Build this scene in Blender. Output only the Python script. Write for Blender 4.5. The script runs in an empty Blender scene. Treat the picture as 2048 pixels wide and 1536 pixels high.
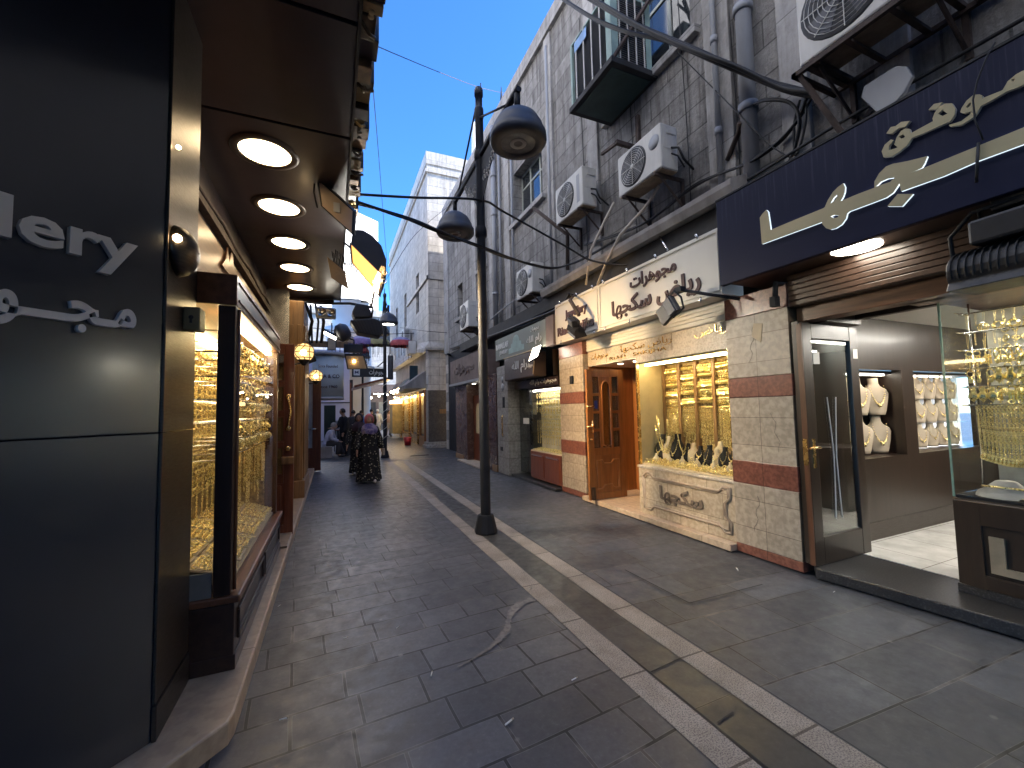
import bpy, bmesh, math, random
from mathutils import Vector, Matrix
random.seed(7)
scene = bpy.context.scene
col = scene.collection
R = math.radians

# ------------------------------------------------------------------ camera
H = 1.65
F_PX = 830.0
def _cam():
    roll = .021
    x, y = 665 - 1024, 768 - 825
    c, s = math.cos(roll), math.sin(roll)
    xp, yp = x*c + y*s, -x*s + y*c
    p = math.atan(-yp/F_PX); yaw = math.atan(-xp/math.hypot(F_PX, yp))
    fw = Vector((math.sin(yaw)*math.cos(p), math.cos(yaw)*math.cos(p), math.sin(p)))
    r0 = Vector((math.cos(yaw), -math.sin(yaw), 0)); u0 = r0.cross(fw)
    return r0*c - u0*s, r0*s + u0*c, fw
E1, E2, FW = _cam()
CP = Vector((0, 0, H))
cam_d = bpy.data.cameras.new('camera'); cam = bpy.data.objects.new('camera', cam_d); col.objects.link(cam)
m = Matrix((E1, E2, -FW)).transposed().to_4x4(); m.translation = CP
cam.matrix_world = m
cam_d.sensor_width = 36; cam_d.lens = F_PX/2048*36; cam_d.clip_end = 2000; cam_d.clip_start = .02
scene.camera = cam

# measured photo positions -> metres on a known plane of the place
def ray(u, v): return E1*((u-1024)/F_PX) + E2*((768-v)/F_PX) + FW
def G(u, v, z=0.): d = ray(u, v); return CP + d*((z-H)/d.z)
def PX(u, v, X): d = ray(u, v); return CP + d*(X/d.x)
def PY(u, v, Y): d = ray(u, v); return CP + d*(Y/d.y)

# ------------------------------------------------------------------ world, sun, exposure
SUN_EL, SUN_AZ = R(18), R(100)     # azimuth: clockwise from +Y; low sun behind the roofs on the right
world = bpy.data.worlds.new('World'); scene.world = world; world.use_nodes = True
wn = world.node_tree.nodes; wl = world.node_tree.links
sky = wn.new('ShaderNodeTexSky'); sky.sky_type = 'NISHITA'; sky.sun_disc = False
sky.sun_elevation = SUN_EL; sky.sun_rotation = SUN_AZ
sky.air_density = 1.0; sky.dust_density = .1; sky.ozone_density = 10
bg = wn['Background']; wl.new(sky.outputs[0], bg.inputs[0]); bg.inputs[1].default_value = .15
sun_d = bpy.data.lights.new('sun', 'SUN'); sun_d.energy = 5.0; sun_d.angle = R(.5); sun_d.color = (1, .94, .86)
sun = bpy.data.objects.new('sun', sun_d); col.objects.link(sun)
sdir = Vector((math.sin(SUN_AZ)*math.cos(SUN_EL), math.cos(SUN_AZ)*math.cos(SUN_EL), math.sin(SUN_EL)))
sun.rotation_euler = sdir.to_track_quat('Z', 'Y').to_euler()
vs = scene.view_settings
vs.view_transform = 'Standard'; vs.look = 'None'; vs.exposure = 2.0; vs.gamma = 1; vs.use_curve_mapping = False
scene.cycles.use_denoising = True
scene.cycles.max_bounces = 8; scene.cycles.transparent_max_bounces = 24
scene.cycles.sample_clamp_indirect = 6; scene.cycles.caustics_reflective = False; scene.cycles.caustics_refractive = False

# ------------------------------------------------------------------ mesh helpers
class MB:
    def __init__(s): s.v = []; s.f = []; s.sm = []
    def add(s, vs, fs, smooth=False):
        o = len(s.v); s.v += [tuple(p) for p in vs]
        for f in fs: s.f.append([i+o for i in f]); s.sm.append(smooth)
        return s
    def box(s, x0, x1, y0, y1, z0, z1):
        if x0 > x1: x0, x1 = x1, x0
        if y0 > y1: y0, y1 = y1, y0
        if z0 > z1: z0, z1 = z1, z0
        return s.add([(x0,y0,z0),(x1,y0,z0),(x1,y1,z0),(x0,y1,z0),(x0,y0,z1),(x1,y0,z1),(x1,y1,z1),(x0,y1,z1)],
                     [(0,3,2,1),(4,5,6,7),(0,1,5,4),(1,2,6,5),(2,3,7,6),(3,0,4,7)])
    def obox(s, c, ax, ay, az, hx, hy, hz):
        c = Vector(c); ax = Vector(ax).normalized()*hx; ay = Vector(ay).normalized()*hy; az = Vector(az).normalized()*hz
        P = [c+ax*i+ay*j+az*k for k in (-1,1) for i, j in ((-1,-1),(1,-1),(1,1),(-1,1))]
        return s.add(P, [(0,3,2,1),(4,5,6,7),(0,1,5,4),(1,2,6,5),(2,3,7,6),(3,0,4,7)])
    def prism(s, pts, d):
        n = len(pts); d = Vector(d); a = [Vector(p) for p in pts]
        return s.add(a + [p+d for p in a], [tuple(range(n)), tuple(range(2*n-1, n-1, -1))] + [(i, i+n, (i+1) % n+n, (i+1) % n) for i in range(n)])
    def sheet(s, pts): return s.add(pts, [tuple(range(len(pts)))])
    def tube(s, pts, r, n=8, cap=True, r2=None):
        pts = [Vector(p) for p in pts]; N = len(pts); vs = []; prev = None
        for i, p in enumerate(pts):
            t = (pts[min(i+1, N-1)] - pts[max(i-1, 0)])
            t = t.normalized() if t.length > 1e-9 else Vector((0, 0, 1))
            if prev is None:
                a = t.orthogonal().normalized()
            else:
                a = (prev - t*prev.dot(t)); a = a.normalized() if a.length > 1e-6 else t.orthogonal().normalized()
            prev = a; b = t.cross(a)
            rr = r if r2 is None else r + (r2-r)*i/max(1, N-1)
            if isinstance(r, (list, tuple)): rr = r[i]
            vs += [p + a*(rr*math.cos(2*math.pi*k/n)) + b*(rr*math.sin(2*math.pi*k/n)) for k in range(n)]
        fs = [(i*n+k, i*n+(k+1) % n, (i+1)*n+(k+1) % n, (i+1)*n+k) for i in range(N-1) for k in range(n)]
        s.add(vs, fs, n > 5)
        if cap: o = len(s.v)-len(vs); s.f += [[o+k for k in range(n-1, -1, -1)], [o+(N-1)*n+k for k in range(n)]]; s.sm += [False, False]
        return s
    def lathe(s, prof, c=(0,0,0), ax=(0,0,1), n=24, smooth=True, arc=2*math.pi, a0=0, up=None):
        ax = Vector(ax).normalized(); a = Vector(up).normalized() if up else ax.orthogonal().normalized(); b = ax.cross(a); c = Vector(c)
        full = abs(arc-2*math.pi) < 1e-6; m_ = n if full else n+1
        vs = [c + ax*h + (a*math.cos(a0+arc*k/n) + b*math.sin(a0+arc*k/n))*r for r, h in prof for k in range(m_)]
        fs = [(i*m_+k, i*m_+(k+1) % m_, (i+1)*m_+(k+1) % m_, (i+1)*m_+k) for i in range(len(prof)-1) for k in range(n)]
        return s.add(vs, fs, smooth)
    def ball(s, c, rx, ry=None, rz=None, n=12, k=8):
        ry = ry or rx; rz = rz or rx; c = Vector(c); vs = []; fs = []
        for i in range(k+1):
            t = math.pi*i/k
            for j in range(n):
                p = 2*math.pi*j/n; vs.append(c + Vector((rx*math.sin(t)*math.cos(p), ry*math.sin(t)*math.sin(p), rz*math.cos(t))))
        for i in range(k):
            for j in range(n): fs.append((i*n+j, (i+1)*n+j, (i+1)*n+(j+1) % n, i*n+(j+1) % n))
        return s.add(vs, fs, True)
    def torus(s, c, ax, Rr, r, n=14, k=5, e=1.0):
        c = Vector(c); ax = Vector(ax).normalized(); a = ax.orthogonal().normalized(); b = ax.cross(a); vs = []
        for i in range(n):
            t = 2*math.pi*i/n; d = a*math.cos(t)+b*math.sin(t)*e
            for j in range(k):
                q = 2*math.pi*j/k; vs.append(c + d*(Rr + r*math.cos(q)) + ax*(r*math.sin(q)))
        return s.add(vs, [(i*k+j, ((i+1) % n)*k+j, ((i+1) % n)*k+(j+1) % k, i*k+(j+1) % k) for i in range(n) for j in range(k)], True)
    def mesh(s, name, off=(0,0,0)):
        me = bpy.data.meshes.new(name); o = Vector(off)
        me.from_pydata([Vector(p)-o for p in s.v], [], s.f)
        me.polygons.foreach_set('use_smooth', s.sm)
        bm = bmesh.new(); bm.from_mesh(me); bmesh.ops.remove_doubles(bm, verts=bm.verts, dist=1e-6)
        bmesh.ops.recalc_face_normals(bm, faces=bm.faces); bm.to_mesh(me); bm.free()
        return me

def link(o, parent=None):
    col.objects.link(o)
    if parent: o.parent = parent
    return o
def tag(o, label=None, cat=None, group=None, kind=None):
    if label: o['label'] = label
    if cat: o['category'] = cat
    if group: o['group'] = group
    if kind: o['kind'] = kind
    return o
def wpos(o):
    p = Vector(o.location)
    while o.parent: o = o.parent; p += Vector(o.location)
    return p
def thing(name, label, cat, loc=(0,0,0), group=None, rz=0):
    o = bpy.data.objects.new(name, None); o.empty_display_size = .1; o.location = loc; o.rotation_euler = (0, 0, rz)
    return tag(link(o), label, cat, group)
def part(name, mb, mt, parent, bevel=0, local=False, label=None):
    """a part (or sub-part): mb in world metres unless local"""
    off = (0,0,0) if local else wpos(parent)
    me = mb.mesh(name, off) if isinstance(mb, MB) else mb
    o = bpy.data.objects.new(name, me); link(o, parent)
    if mt: me.materials.clear(); me.materials.append(mt)
    if bevel: bev(o, bevel)
    if label: o['label'] = label
    return o
def single(name, mb, mt, label, cat, group=None, bevel=0, origin=None):
    off = origin or (0,0,0); me = mb.mesh(name, off); o = bpy.data.objects.new(name, me); o.location = off; link(o)
    me.materials.append(mt)
    if bevel: bev(o, bevel)
    return tag(o, label, cat, group)
def struct(name, mb, mt, kind='structure'):
    me = mb.mesh(name); o = bpy.data.objects.new(name, me); link(o); me.materials.append(mt); o['kind'] = kind; return o
def bev(o, w, seg=2):
    b = o.modifiers.new('bevel', 'BEVEL'); b.width = w; b.segments = seg; b.limit_method = 'ANGLE'; b.angle_limit = R(40)
def copy_tree(o, loc=None, label=None, rz=None, parent=None):
    c = o.copy(); col.objects.link(c)
    if parent: c.parent = parent
    if loc is not None: c.location = loc
    if rz is not None: c.rotation_euler = (c.rotation_euler.x, c.rotation_euler.y, rz)
    if label: c['label'] = label
    for ch in list(o.children): copy_tree(ch, parent=c)
    return c

# ------------------------------------------------------------------ text (Latin and shaped Arabic)
AR = {'ا':'FE8D FE8E','ب':'FE8F FE90 FE91 FE92','ت':'FE95 FE96 FE97 FE98','ج':'FE9D FE9E FE9F FEA0','ر':'FEAD FEAE','س':'FEB1 FEB2 FEB3 FEB4','ض':'FEBD FEBE FEBF FEC0','ق':'FED5 FED6 FED7 FED8','ف':'FED1 FED2 FED3 FED4','ك':'FED9 FEDA FEDB FEDC','ل':'FEDD FEDE FEDF FEE0','م':'FEE1 FEE2 FEE3 FEE4','ن':'FEE5 FEE6 FEE7 FEE8','ه':'FEE9 FEEA FEEB FEEC','و':'FEED FEEE','ي':'FEF1 FEF2 FEF3 FEF4','ز':'FEAF FEB0','د':'FEA9 FEAA','ط':'FEC1 FEC2 FEC3 FEC4','ـ':'0640 0640 0640 0640'}
def shape_ar(t):
    out = []
    for wd in t.split(' '):
        r = []
        for i, ch in enumerate(wd):
            if ch not in AR: r.append(ch); continue
            f = AR[ch].split()
            pj = i > 0 and wd[i-1] in AR and len(AR[wd[i-1]].split()) == 4
            nj = i < len(wd)-1 and len(f) == 4
            r.append(chr(int(f[(3 if nj else 1) if pj else (2 if nj else 0)], 16)))
        out.append(''.join(r[::-1]))
    return ' '.join(out[::-1])
_glyph = {}
def glyph(ch, bold, res):
    """one character as (verts, faces) with unit extrusion, plus its advance"""
    k = (ch, bold, res)
    if k in _glyph: return _glyph[k]
    cu = bpy.data.curves.new('glyph', 'FONT'); cu.extrude = .5; cu.offset = bold; cu.resolution_u = res
    o = bpy.data.objects.new('glyph', cu); col.objects.link(o)
    def ev(t):
        cu.body = t; bpy.context.view_layer.update()
        me = bpy.data.meshes.new_from_object(o.evaluated_get(bpy.context.evaluated_depsgraph_get()))
        r = [v.co.copy() for v in me.vertices], [tuple(p.vertices) for p in me.polygons]; bpy.data.meshes.remove(me); return r
    w = lambda t: max(v.x for v in ev(t)[0])-min(v.x for v in ev(t)[0])
    adv = w('I'+ch+'I')-w('II'); vs, fs = ev(ch) if ch.strip() else ([], [])
    bpy.data.objects.remove(o); bpy.data.curves.remove(cu); _glyph[k] = (vs, fs, adv); return _glyph[k]
def text(name, body, ll, w, h, right, up, mt, parent=None, depth=.01, bold=0., res=3, lift=.0015):
    """lettering fitted into w x h metres with its lower-left corner at ll; every letter a solid of its own, joined where script joins"""
    if any(c in AR for c in body): body = shape_ar(body)
    V, Fc, x = [], [], 0.
    for i, ch in enumerate(body):
        vs, fs, adv = glyph(ch, bold, res); o = len(V)
        V += [(v.x+x, v.y, v.z+.5, i % 2) for v in vs]; Fc += [tuple(q+o for q in f) for f in fs]; x += adv
    xs = [v[0] for v in V]; ys = [v[1] for v in V]; x0, x1, y0, y1 = min(xs), max(xs), min(ys), max(ys)
    right = Vector(right).normalized(); up = Vector(up).normalized(); nm = right.cross(up); ll = Vector(ll)
    base = wpos(parent) if parent else ll
    me = bpy.data.meshes.new(name)
    me.from_pydata([ll + right*((a-x0)/(x1-x0)*w) + up*((b-y0)/(y1-y0)*h) + nm*(lift + c*depth + (.0006 if c > .5 else -.0003)*p) - base for a, b, c, p in V], [], Fc)
    me.materials.append(mt)
    ob = bpy.data.objects.new(name, me); link(ob, parent)
    if not parent: ob.location = ll
    return ob
def outline(name, loops, right, up, org, mt, parent, depth, lift=0.):
    """lettering from 2-D outlines (metres), holes included"""
    cu = bpy.data.curves.new(name, 'CURVE'); cu.dimensions = '2D'; cu.fill_mode = 'BOTH'; cu.extrude = depth/2
    for lp in loops:
        sp = cu.splines.new('POLY'); sp.points.add(len(lp)-1); sp.use_cyclic_u = True
        for p, q in zip(sp.points, lp): p.co = (q[0], q[1], 0, 1)
    o = bpy.data.objects.new(name, cu); col.objects.link(o)
    dg = bpy.context.evaluated_depsgraph_get(); me = bpy.data.meshes.new_from_object(o.evaluated_get(dg))
    bpy.data.objects.remove(o); bpy.data.curves.remove(cu)
    right = Vector(right); up = Vector(up); nm = right.cross(up); base = wpos(parent)
    for v in me.vertices: v.co = Vector(org) + right*v.co.x + up*v.co.y + nm*(v.co.z+depth/2+lift) - base
    me.materials.clear(); me.materials.append(mt)
    for p in me.polygons: p.use_smooth = False
    return link(bpy.data.objects.new(name, me), parent)
WR = dict(right=(0,-1,0), up=(0,0,1))     # reading direction on the right-hand wall
FR = dict(right=(1,0,0), up=(0,0,1))      # on faces that look back down the street
LW = dict(right=(0,1,0), up=(0,0,1))      # on the left-hand wall

# ------------------------------------------------------------------ materials
def nodes(name):
    mt = bpy.data.materials.new(name); mt.use_nodes = True; nt = mt.node_tree
    return mt, nt, nt.nodes['Principled BSDF']
def setc(sock, c): sock.default_value = (*c, 1) if len(c) == 3 else c
def N(nt, t, **k):
    n = nt.nodes.new(t)
    for a, b in k.items(): setattr(n, a, b)
    return n
def ramp(nt, fac, stops):
    r = N(nt, 'ShaderNodeValToRGB'); e = r.color_ramp.elements
    while len(e) < len(stops): e.new(.5)
    for q, (p, c) in zip(e, stops): q.position = p; q.color = (*c, 1) if len(c) == 3 else c
    nt.links.new(fac, r.inputs[0]); return r.outputs[0]
def coords(nt, scale=(1,1,1), swap=None):
    tc = N(nt, 'ShaderNodeTexCoord'); o = tc.outputs['Object']
    if swap:
        sp = N(nt, 'ShaderNodeSeparateXYZ'); cb = N(nt, 'ShaderNodeCombineXYZ'); nt.links.new(o, sp.inputs[0])
        for i, a in enumerate(swap):
            if a in 'XYZ': nt.links.new(sp.outputs[a], cb.inputs[i])
        o = cb.outputs[0]
    mp = N(nt, 'ShaderNodeMapping'); mp.inputs['Scale'].default_value = scale; nt.links.new(o, mp.inputs[0]); return mp.outputs[0]
def noise(nt, vec, sc, det=4, ro=.6):
    n = N(nt, 'ShaderNodeTexNoise'); n.inputs['Scale'].default_value = sc; n.inputs['Detail'].default_value = det; n.inputs['Roughness'].default_value = ro
    nt.links.new(vec, n.inputs['Vector']); return n.outputs['Fac']
def mixc(nt, fac, a, b, mode='MIX'):
    n = N(nt, 'ShaderNodeMix', data_type='RGBA', blend_type=mode)
    for s, x in ((n.inputs[0], fac), (n.inputs[6], a), (n.inputs[7], b)):
        if hasattr(x, 'is_linked'): nt.links.new(x, s)
        elif isinstance(x, (int, float)): s.default_value = x
        else: setc(s, x)
    return n.outputs[2]
def bump(nt, bs, h, strength, dist=.01):
    b = N(nt, 'ShaderNodeBump'); b.inputs['Strength'].default_value = strength; b.inputs['Distance'].default_value = dist
    nt.links.new(h, b.inputs['Height'])
    if bs.inputs['Normal'].is_linked: nt.links.new(bs.inputs['Normal'].links[0].from_socket, b.inputs['Normal'])
    nt.links.new(b.outputs[0], bs.inputs['Normal'])
def mat(name, c, rough=.6, metal=0., var=.25, sc=4., st=(1,1,1), bmp=.15, bsc=60, coat=0., spec=.5, det=5):
    mt, nt, bs = nodes(name); v = coords(nt, st)
    f = noise(nt, v, sc, det)
    lo = tuple(x*(1-var) for x in c); hi = tuple(min(1, x*(1+var)) for x in c)
    nt.links.new(ramp(nt, f, [(.3, lo), (.7, hi)]), bs.inputs['Base Color'])
    bs.inputs['Metallic'].default_value = metal; bs.inputs['Coat Weight'].default_value = coat; bs.inputs['Coat Roughness'].default_value = .15
    bs.inputs['Specular IOR Level'].default_value = spec
    r = N(nt, 'ShaderNodeMapRange'); r.inputs[3].default_value = max(.03, rough-.1); r.inputs[4].default_value = min(1, rough+.12)
    nt.links.new(noise(nt, v, sc*2.3, 3), r.inputs[0]); nt.links.new(r.outputs[0], bs.inputs['Roughness'])
    if bmp: bump(nt, bs, noise(nt, v, bsc, 3), bmp, .004)
    return mt
def wood(name, c, rough=.4, axis='Z', coat=.2, var=.45):
    st = {'Z': (9, 9, .7), 'Y': (9, .7, 9), 'X': (.7, 9, 9)}[axis]
    mt, nt, bs = nodes(name); v = coords(nt, st); f = noise(nt, v, 2.2, 7, .65)
    v2 = coords(nt, (1,1,1)); g = noise(nt, v2, 1.6, 3)
    a = ramp(nt, f, [(.3, tuple(x*(1-var) for x in c)), (.55, c), (.75, tuple(x*(1+var*.8) for x in c))])
    nt.links.new(mixc(nt, .35, a, ramp(nt, g, [(.3, (.55,.55,.55)), (.7, (1.0,1.0,1.0))]), 'MULTIPLY'), bs.inputs['Base Color'])
    bs.inputs['Roughness'].default_value = rough; bs.inputs['Coat Weight'].default_value = coat; bs.inputs['Coat Roughness'].default_value = .2
    bump(nt, bs, f, .08, .003); return mt
def glow(name, c, s):
    mt = bpy.data.materials.new(name); mt.use_nodes = True; nt = mt.node_tree
    bs = nt.nodes['Principled BSDF']; setc(bs.inputs['Base Color'], (.8,.8,.8)); setc(bs.inputs['Emission Color'], c); bs.inputs['Emission Strength'].default_value = s
    return mt
def glass(name, tint=(.96,.98,.97), boost=.55, rough=.0):
    """clear pane: see-through with a surface reflection that grows towards grazing"""
    mt = bpy.data.materials.new(name); mt.use_nodes = True; nt = mt.node_tree; nt.nodes.clear()
    out = N(nt, 'ShaderNodeOutputMaterial'); mx = N(nt, 'ShaderNodeMixShader'); tr = N(nt, 'ShaderNodeBsdfTransparent'); gl = N(nt, 'ShaderNodeBsdfGlossy'); lw = N(nt, 'ShaderNodeLayerWeight')
    setc(tr.inputs[0], tint); gl.inputs['Roughness'].default_value = rough; lw.inputs['Blend'].default_value = .5
    p = N(nt, 'ShaderNodeMath', operation='POWER'); p.inputs[1].default_value = 5; nt.links.new(lw.outputs['Facing'], p.inputs[0])
    k = N(nt, 'ShaderNodeMath', operation='MULTIPLY_ADD'); k.inputs[1].default_value = .9*boost; k.inputs[2].default_value = .03 if boost < .8 else .2; nt.links.new(p.outputs[0], k.inputs[0])
    nt.links.new(k.outputs[0], mx.inputs[0]); nt.links.new(tr.outputs[0], mx.inputs[1]); nt.links.new(gl.outputs[0], mx.inputs[2]); nt.links.new(mx.outputs[0], out.inputs[0]); return mt
def blocks(name, c, bw, bh, swap, mort=.012, rough=.85, rugged=.6, var=.25, streak=.5, mc=None, squash=.5):
    """coursed stone with joints, rough faces and rain streaks"""
    mt, nt, bs = nodes(name); v = coords(nt, (1,1,1), swap)
    br = N(nt, 'ShaderNodeTexBrick'); br.offset = squash; nt.links.new(v, br.inputs['Vector'])
    br.inputs['Scale'].default_value = 1; br.inputs['Brick Width'].default_value = bw; br.inputs['Row Height'].default_value = bh
    br.inputs['Mortar Size'].default_value = mort; br.inputs['Mortar Smooth'].default_value = .3; br.inputs['Bias'].default_value = 0
    setc(br.inputs['Color1'], tuple(x*(1-var) for x in c)); setc(br.inputs['Color2'], tuple(x*(1+var) for x in c)); setc(br.inputs['Mortar'], mc or tuple(x*.5 for x in c))
    o = coords(nt)
    n1 = noise(nt, o, 2.2, 6, .7)
    cc = mixc(nt, .8, br.outputs['Color'], ramp(nt, n1, [(.3, (.62,.6,.58)), (.65, (1.1,1.1,1.1))]), 'MULTIPLY')
    if streak:
        sv = coords(nt, (5, 5, .35)); n2 = noise(nt, sv, 1.6, 6, .65)
        pm_ = N(nt, 'ShaderNodeMath', operation='MULTIPLY'); pm_.inputs[1].default_value = streak; nt.links.new(ramp(nt, noise(nt, o, .55, 3, .6), [(.4, (.25,.25,.25)), (.62, (1,1,1))]), pm_.inputs[0])
        cc = mixc(nt, pm_.outputs[0], cc, ramp(nt, n2, [(.38, (.3,.28,.26)), (.52, (.86,.86,.86)), (.64, (1.12,1.11,1.1))]), 'MULTIPLY')
        n4 = noise(nt, coords(nt, (1,1,.6)), 7, 5, .7); cc = mixc(nt, streak*.8, cc, ramp(nt, n4, [(.34, (.55,.54,.54)), (.55, (1.05,1.05,1.05))]), 'MULTIPLY')
    nt.links.new(cc, bs.inputs['Base Color']); bs.inputs['Roughness'].default_value = rough
    if rugged: bump(nt, bs, noise(nt, o, 16, 6, .7), rugged, .03)
    inv = N(nt, 'ShaderNodeMath', operation='SUBTRACT'); inv.inputs[0].default_value = 1; nt.links.new(br.outputs['Fac'], inv.inputs[1])
    bump(nt, bs, inv.outputs[0], .6, .012)
    return mt
def speckle(name, c, c2, sc=160, rough=.5, th=.55, joint=None, big=.3):
    mt, nt, bs = nodes(name); v = coords(nt)
    n = noise(nt, v, sc, 2, .5); n2 = noise(nt, v, 3, 5, .7)
    a = ramp(nt, n, [(th-.1, c), (th+.1, c2)])
    a = mixc(nt, min(1,big*1.6), a, ramp(nt, n2, [(.3, (.5,.48,.45)), (.6, (1.05,1.05,1.05))]), 'MULTIPLY')
    if joint:
        br = N(nt, 'ShaderNodeTexBrick'); nt.links.new(coords(nt, (1,1,1), joint[0]), br.inputs['Vector']); br.offset = joint[4] if len(joint) > 4 else 0
        for k_, x in (('Scale', 1), ('Brick Width', joint[1]), ('Row Height', joint[2]), ('Mortar Size', joint[3]), ('Mortar Smooth', .2)): br.inputs[k_].default_value = x
        setc(br.inputs['Color1'], (1,1,1)); setc(br.inputs['Color2'], (.82,.82,.82)); setc(br.inputs['Mortar'], (.3,.27,.25))
        a = mixc(nt, 1., a, br.outputs['Color'], 'MULTIPLY')
        bump(nt, bs, br.outputs['Fac'], -.5, .006)
    nt.links.new(a, bs.inputs['Base Color']); bs.inputs['Roughness'].default_value = rough
    return mt
def paving(name, c, bw, bh, mort, rough, swap='XY-', rot=0.):
    mt, nt, bs = nodes(name); v = coords(nt, (1,1,1), swap)
    mp = N(nt, 'ShaderNodeMapping'); mp.inputs['Rotation'].default_value = (0, 0, rot); nt.links.new(v, mp.inputs[0]); v = mp.outputs[0]
    o = coords(nt)
    nd = N(nt, 'ShaderNodeTexNoise'); nd.inputs['Scale'].default_value = 1.4; nt.links.new(o, nd.inputs['Vector'])
    vv = N(nt, 'ShaderNodeVectorMath', operation='MULTIPLY_ADD'); nt.links.new(nd.outputs['Color'], vv.inputs[0]); vv.inputs[1].default_value = (.03,.03,0); nt.links.new(v, vv.inputs[2])
    br = N(nt, 'ShaderNodeTexBrick'); nt.links.new(vv.outputs[0], br.inputs['Vector']); br.offset = .42; br.squash = .7; br.squash_frequency = 3
    for k_, x in (('Scale', 1), ('Brick Width', bw), ('Row Height', bh), ('Mortar Size', mort), ('Mortar Smooth', .4), ('Bias', -.2)): br.inputs[k_].default_value = x
    setc(br.inputs['Color1'], tuple(x*.72 for x in c)); setc(br.inputs['Color2'], tuple(x*1.3 for x in c)); setc(br.inputs['Mortar'], (.5, .5, .5))
    n1 = noise(nt, o, 1.7, 6, .7); n2 = noise(nt, o, 34, 4, .7); n3 = noise(nt, o, 9, 5, .6)
    jc = ramp(nt, noise(nt, o, 2.6, 3), [(.5, (.01,.009,.008)), (.68, (.12,.112,.105))])
    cc = mixc(nt, br.outputs['Fac'], br.outputs['Color'], jc)
    cc = mixc(nt, .75, cc, ramp(nt, n1, [(.3, (.68,.67,.68)), (.52, (.97,.96,.96)), (.72, (1.25,1.22,1.2))]), 'MULTIPLY')
    cc = mixc(nt, .6, cc, ramp(nt, n2, [(.3, (.65,.65,.65)), (.6, (1.05,1.05,1.05)), (.78, (1.9,1.85,1.8))]), 'MULTIPLY')
    # trodden gum and pale scuffs
    vo = N(nt, 'ShaderNodeTexVoronoi'); vo.inputs['Scale'].default_value = 3.1; nt.links.new(o, vo.inputs['Vector'])
    cc = mixc(nt, ramp(nt, vo.outputs['Distance'], [(.035, (.55,.55,.55)), (.06, (0,0,0))]), cc, (.2,.19,.18))
    nt.links.new(cc, bs.inputs['Base Color'])
    rr = ramp(nt, n3, [(.3, (rough-.13,)*3), (.7, (rough+.14,)*3)]); nt.links.new(rr, bs.inputs['Roughness'])
    bump(nt, bs, n3, .25, .006); bump(nt, bs, n2, .12, .004); bump(nt, bs, br.outputs['Fac'], -.8, .008)
    return mt

def lamp_light(name, loc, target, energy, size, color, size_y=None, spread=120):
    d = bpy.data.lights.new(name, 'AREA'); d.energy = energy; d.size = size; d.color = color; d.spread = R(spread)
    if size_y: d.shape = 'RECTANGLE'; d.size_y = size_y
    o = bpy.data.objects.new(name, d); col.objects.link(o); o.location = loc
    o.rotation_euler = (Vector(target)-Vector(loc)).to_track_quat('-Z', 'Y').to_euler(); return o
M = {}
M['pave_l'] = paving('slate_paving', (.092,.092,.1), .5, .27, .012, .42, rot=R(-4))
M['pave_r'] = paving('grey_paving', (.07,.075,.086), .8, .38, .01, .44, rot=R(3))
M['channel'] = paving('channel_paving', (.055,.055,.058), 3., .9, .006, .4)
M['strip'] = speckle('pale_granite', (.36,.315,.27), (.13,.11,.1), 130, .55, .55, ('YX-', .72, 5, .008), .45)
M['kerb'] = speckle('beige_marble', (.6,.47,.33), (.5,.38,.27), 14, .35, .5, ('YX-', 1.1, 7, .004))
M['trav'] = speckle('travertine', (.58,.48,.35), (.46,.37,.26), 22, .4, .5, ('YZ-', .44, .3, .003, .5))
M['trav2'] = speckle('cream_marble', (.55,.48,.38), (.42,.36,.28), 40, .35, .52)
M['pil'] = speckle('pilaster_marble', (.47,.39,.3), (.35,.29,.22), 18, .42, .5, ('YZ-', .36, .3, .003), .18)
M['pilband'] = speckle('red_marble', (.26,.1,.065), (.17,.06,.042), 26, .3, .5, ('YZ-', .5, 9, .003))
M['greystone'] = speckle('veined_grey_marble', (.42,.4,.36), (.3,.28,.26), 16, .45, .5, ('YZ-', .6, .42, .004))
M['wall'] = blocks('rough_limestone', (.34,.328,.315), .72, .34, 'YZ-', .011, .9, 1.5, .16, .8)
M['wall_smooth'] = blocks('smooth_limestone_band', (.39,.38,.37), 5, .9, 'YZ-', .006, .85, .25, .08, .5)
M['white_x'] = blocks('white_limestone_side', (.62,.58,.52), .85, .4, 'XZ-', .012, .8, .2, .1, .35, (.36,.34,.31))
M['white_y'] = blocks('white_limestone_front', (.56,.53,.48), .85, .4, 'YZ-', .012, .8, .2, .1, .5, (.36,.34,.31))
M['far'] = blocks('far_stone', (.6,.58,.54), 1.0, .5, 'XZ-', .012, .8, .2, .1, .3)
M['plaster'] = mat('pale_plaster', (.88,.87,.84), .8, var=.07, sc=.6)
M['blue_plaster'] = mat('blue_white_plaster', (.55,.57,.72), .7, var=.06, sc=1)
M['leftwall'] = blocks('left_upper_stone', (.6,.6,.6), .6, .3, 'YZ-', .012, .9, .4, .12, .5)
M['navy'] = mat('navy_composite_panel', (.006,.012,.03), .3, var=.22, sc=1.6, bmp=.03, coat=1., spec=.8, bsc=9)
M['navysign'] = None
M['bronze'] = mat('brushed_bronze', (.1,.085,.075), .36, .8, .2, 3, (3,3,40), .1, 30)
M['brown_panel'] = mat('brown_soffit_panel', (.036,.027,.036), .36, var=.2, sc=2, bmp=.03, coat=.15)
M['letter'] = mat('grey_acrylic', (.82,.83,.85), .5, var=.05, bmp=0)
M['wood'] = wood('walnut', (.13,.055,.028), .36)
M['wood_y'] = wood('walnut_long', (.17,.075,.038), .36, 'Y')
M['wood_dk'] = wood('dark_stained_and_shaded_wood', (.035,.018,.012), .34)
M['wood_dky'] = wood('dark_stained_wood_long', (.05,.028,.02), .34, 'Y')
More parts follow.
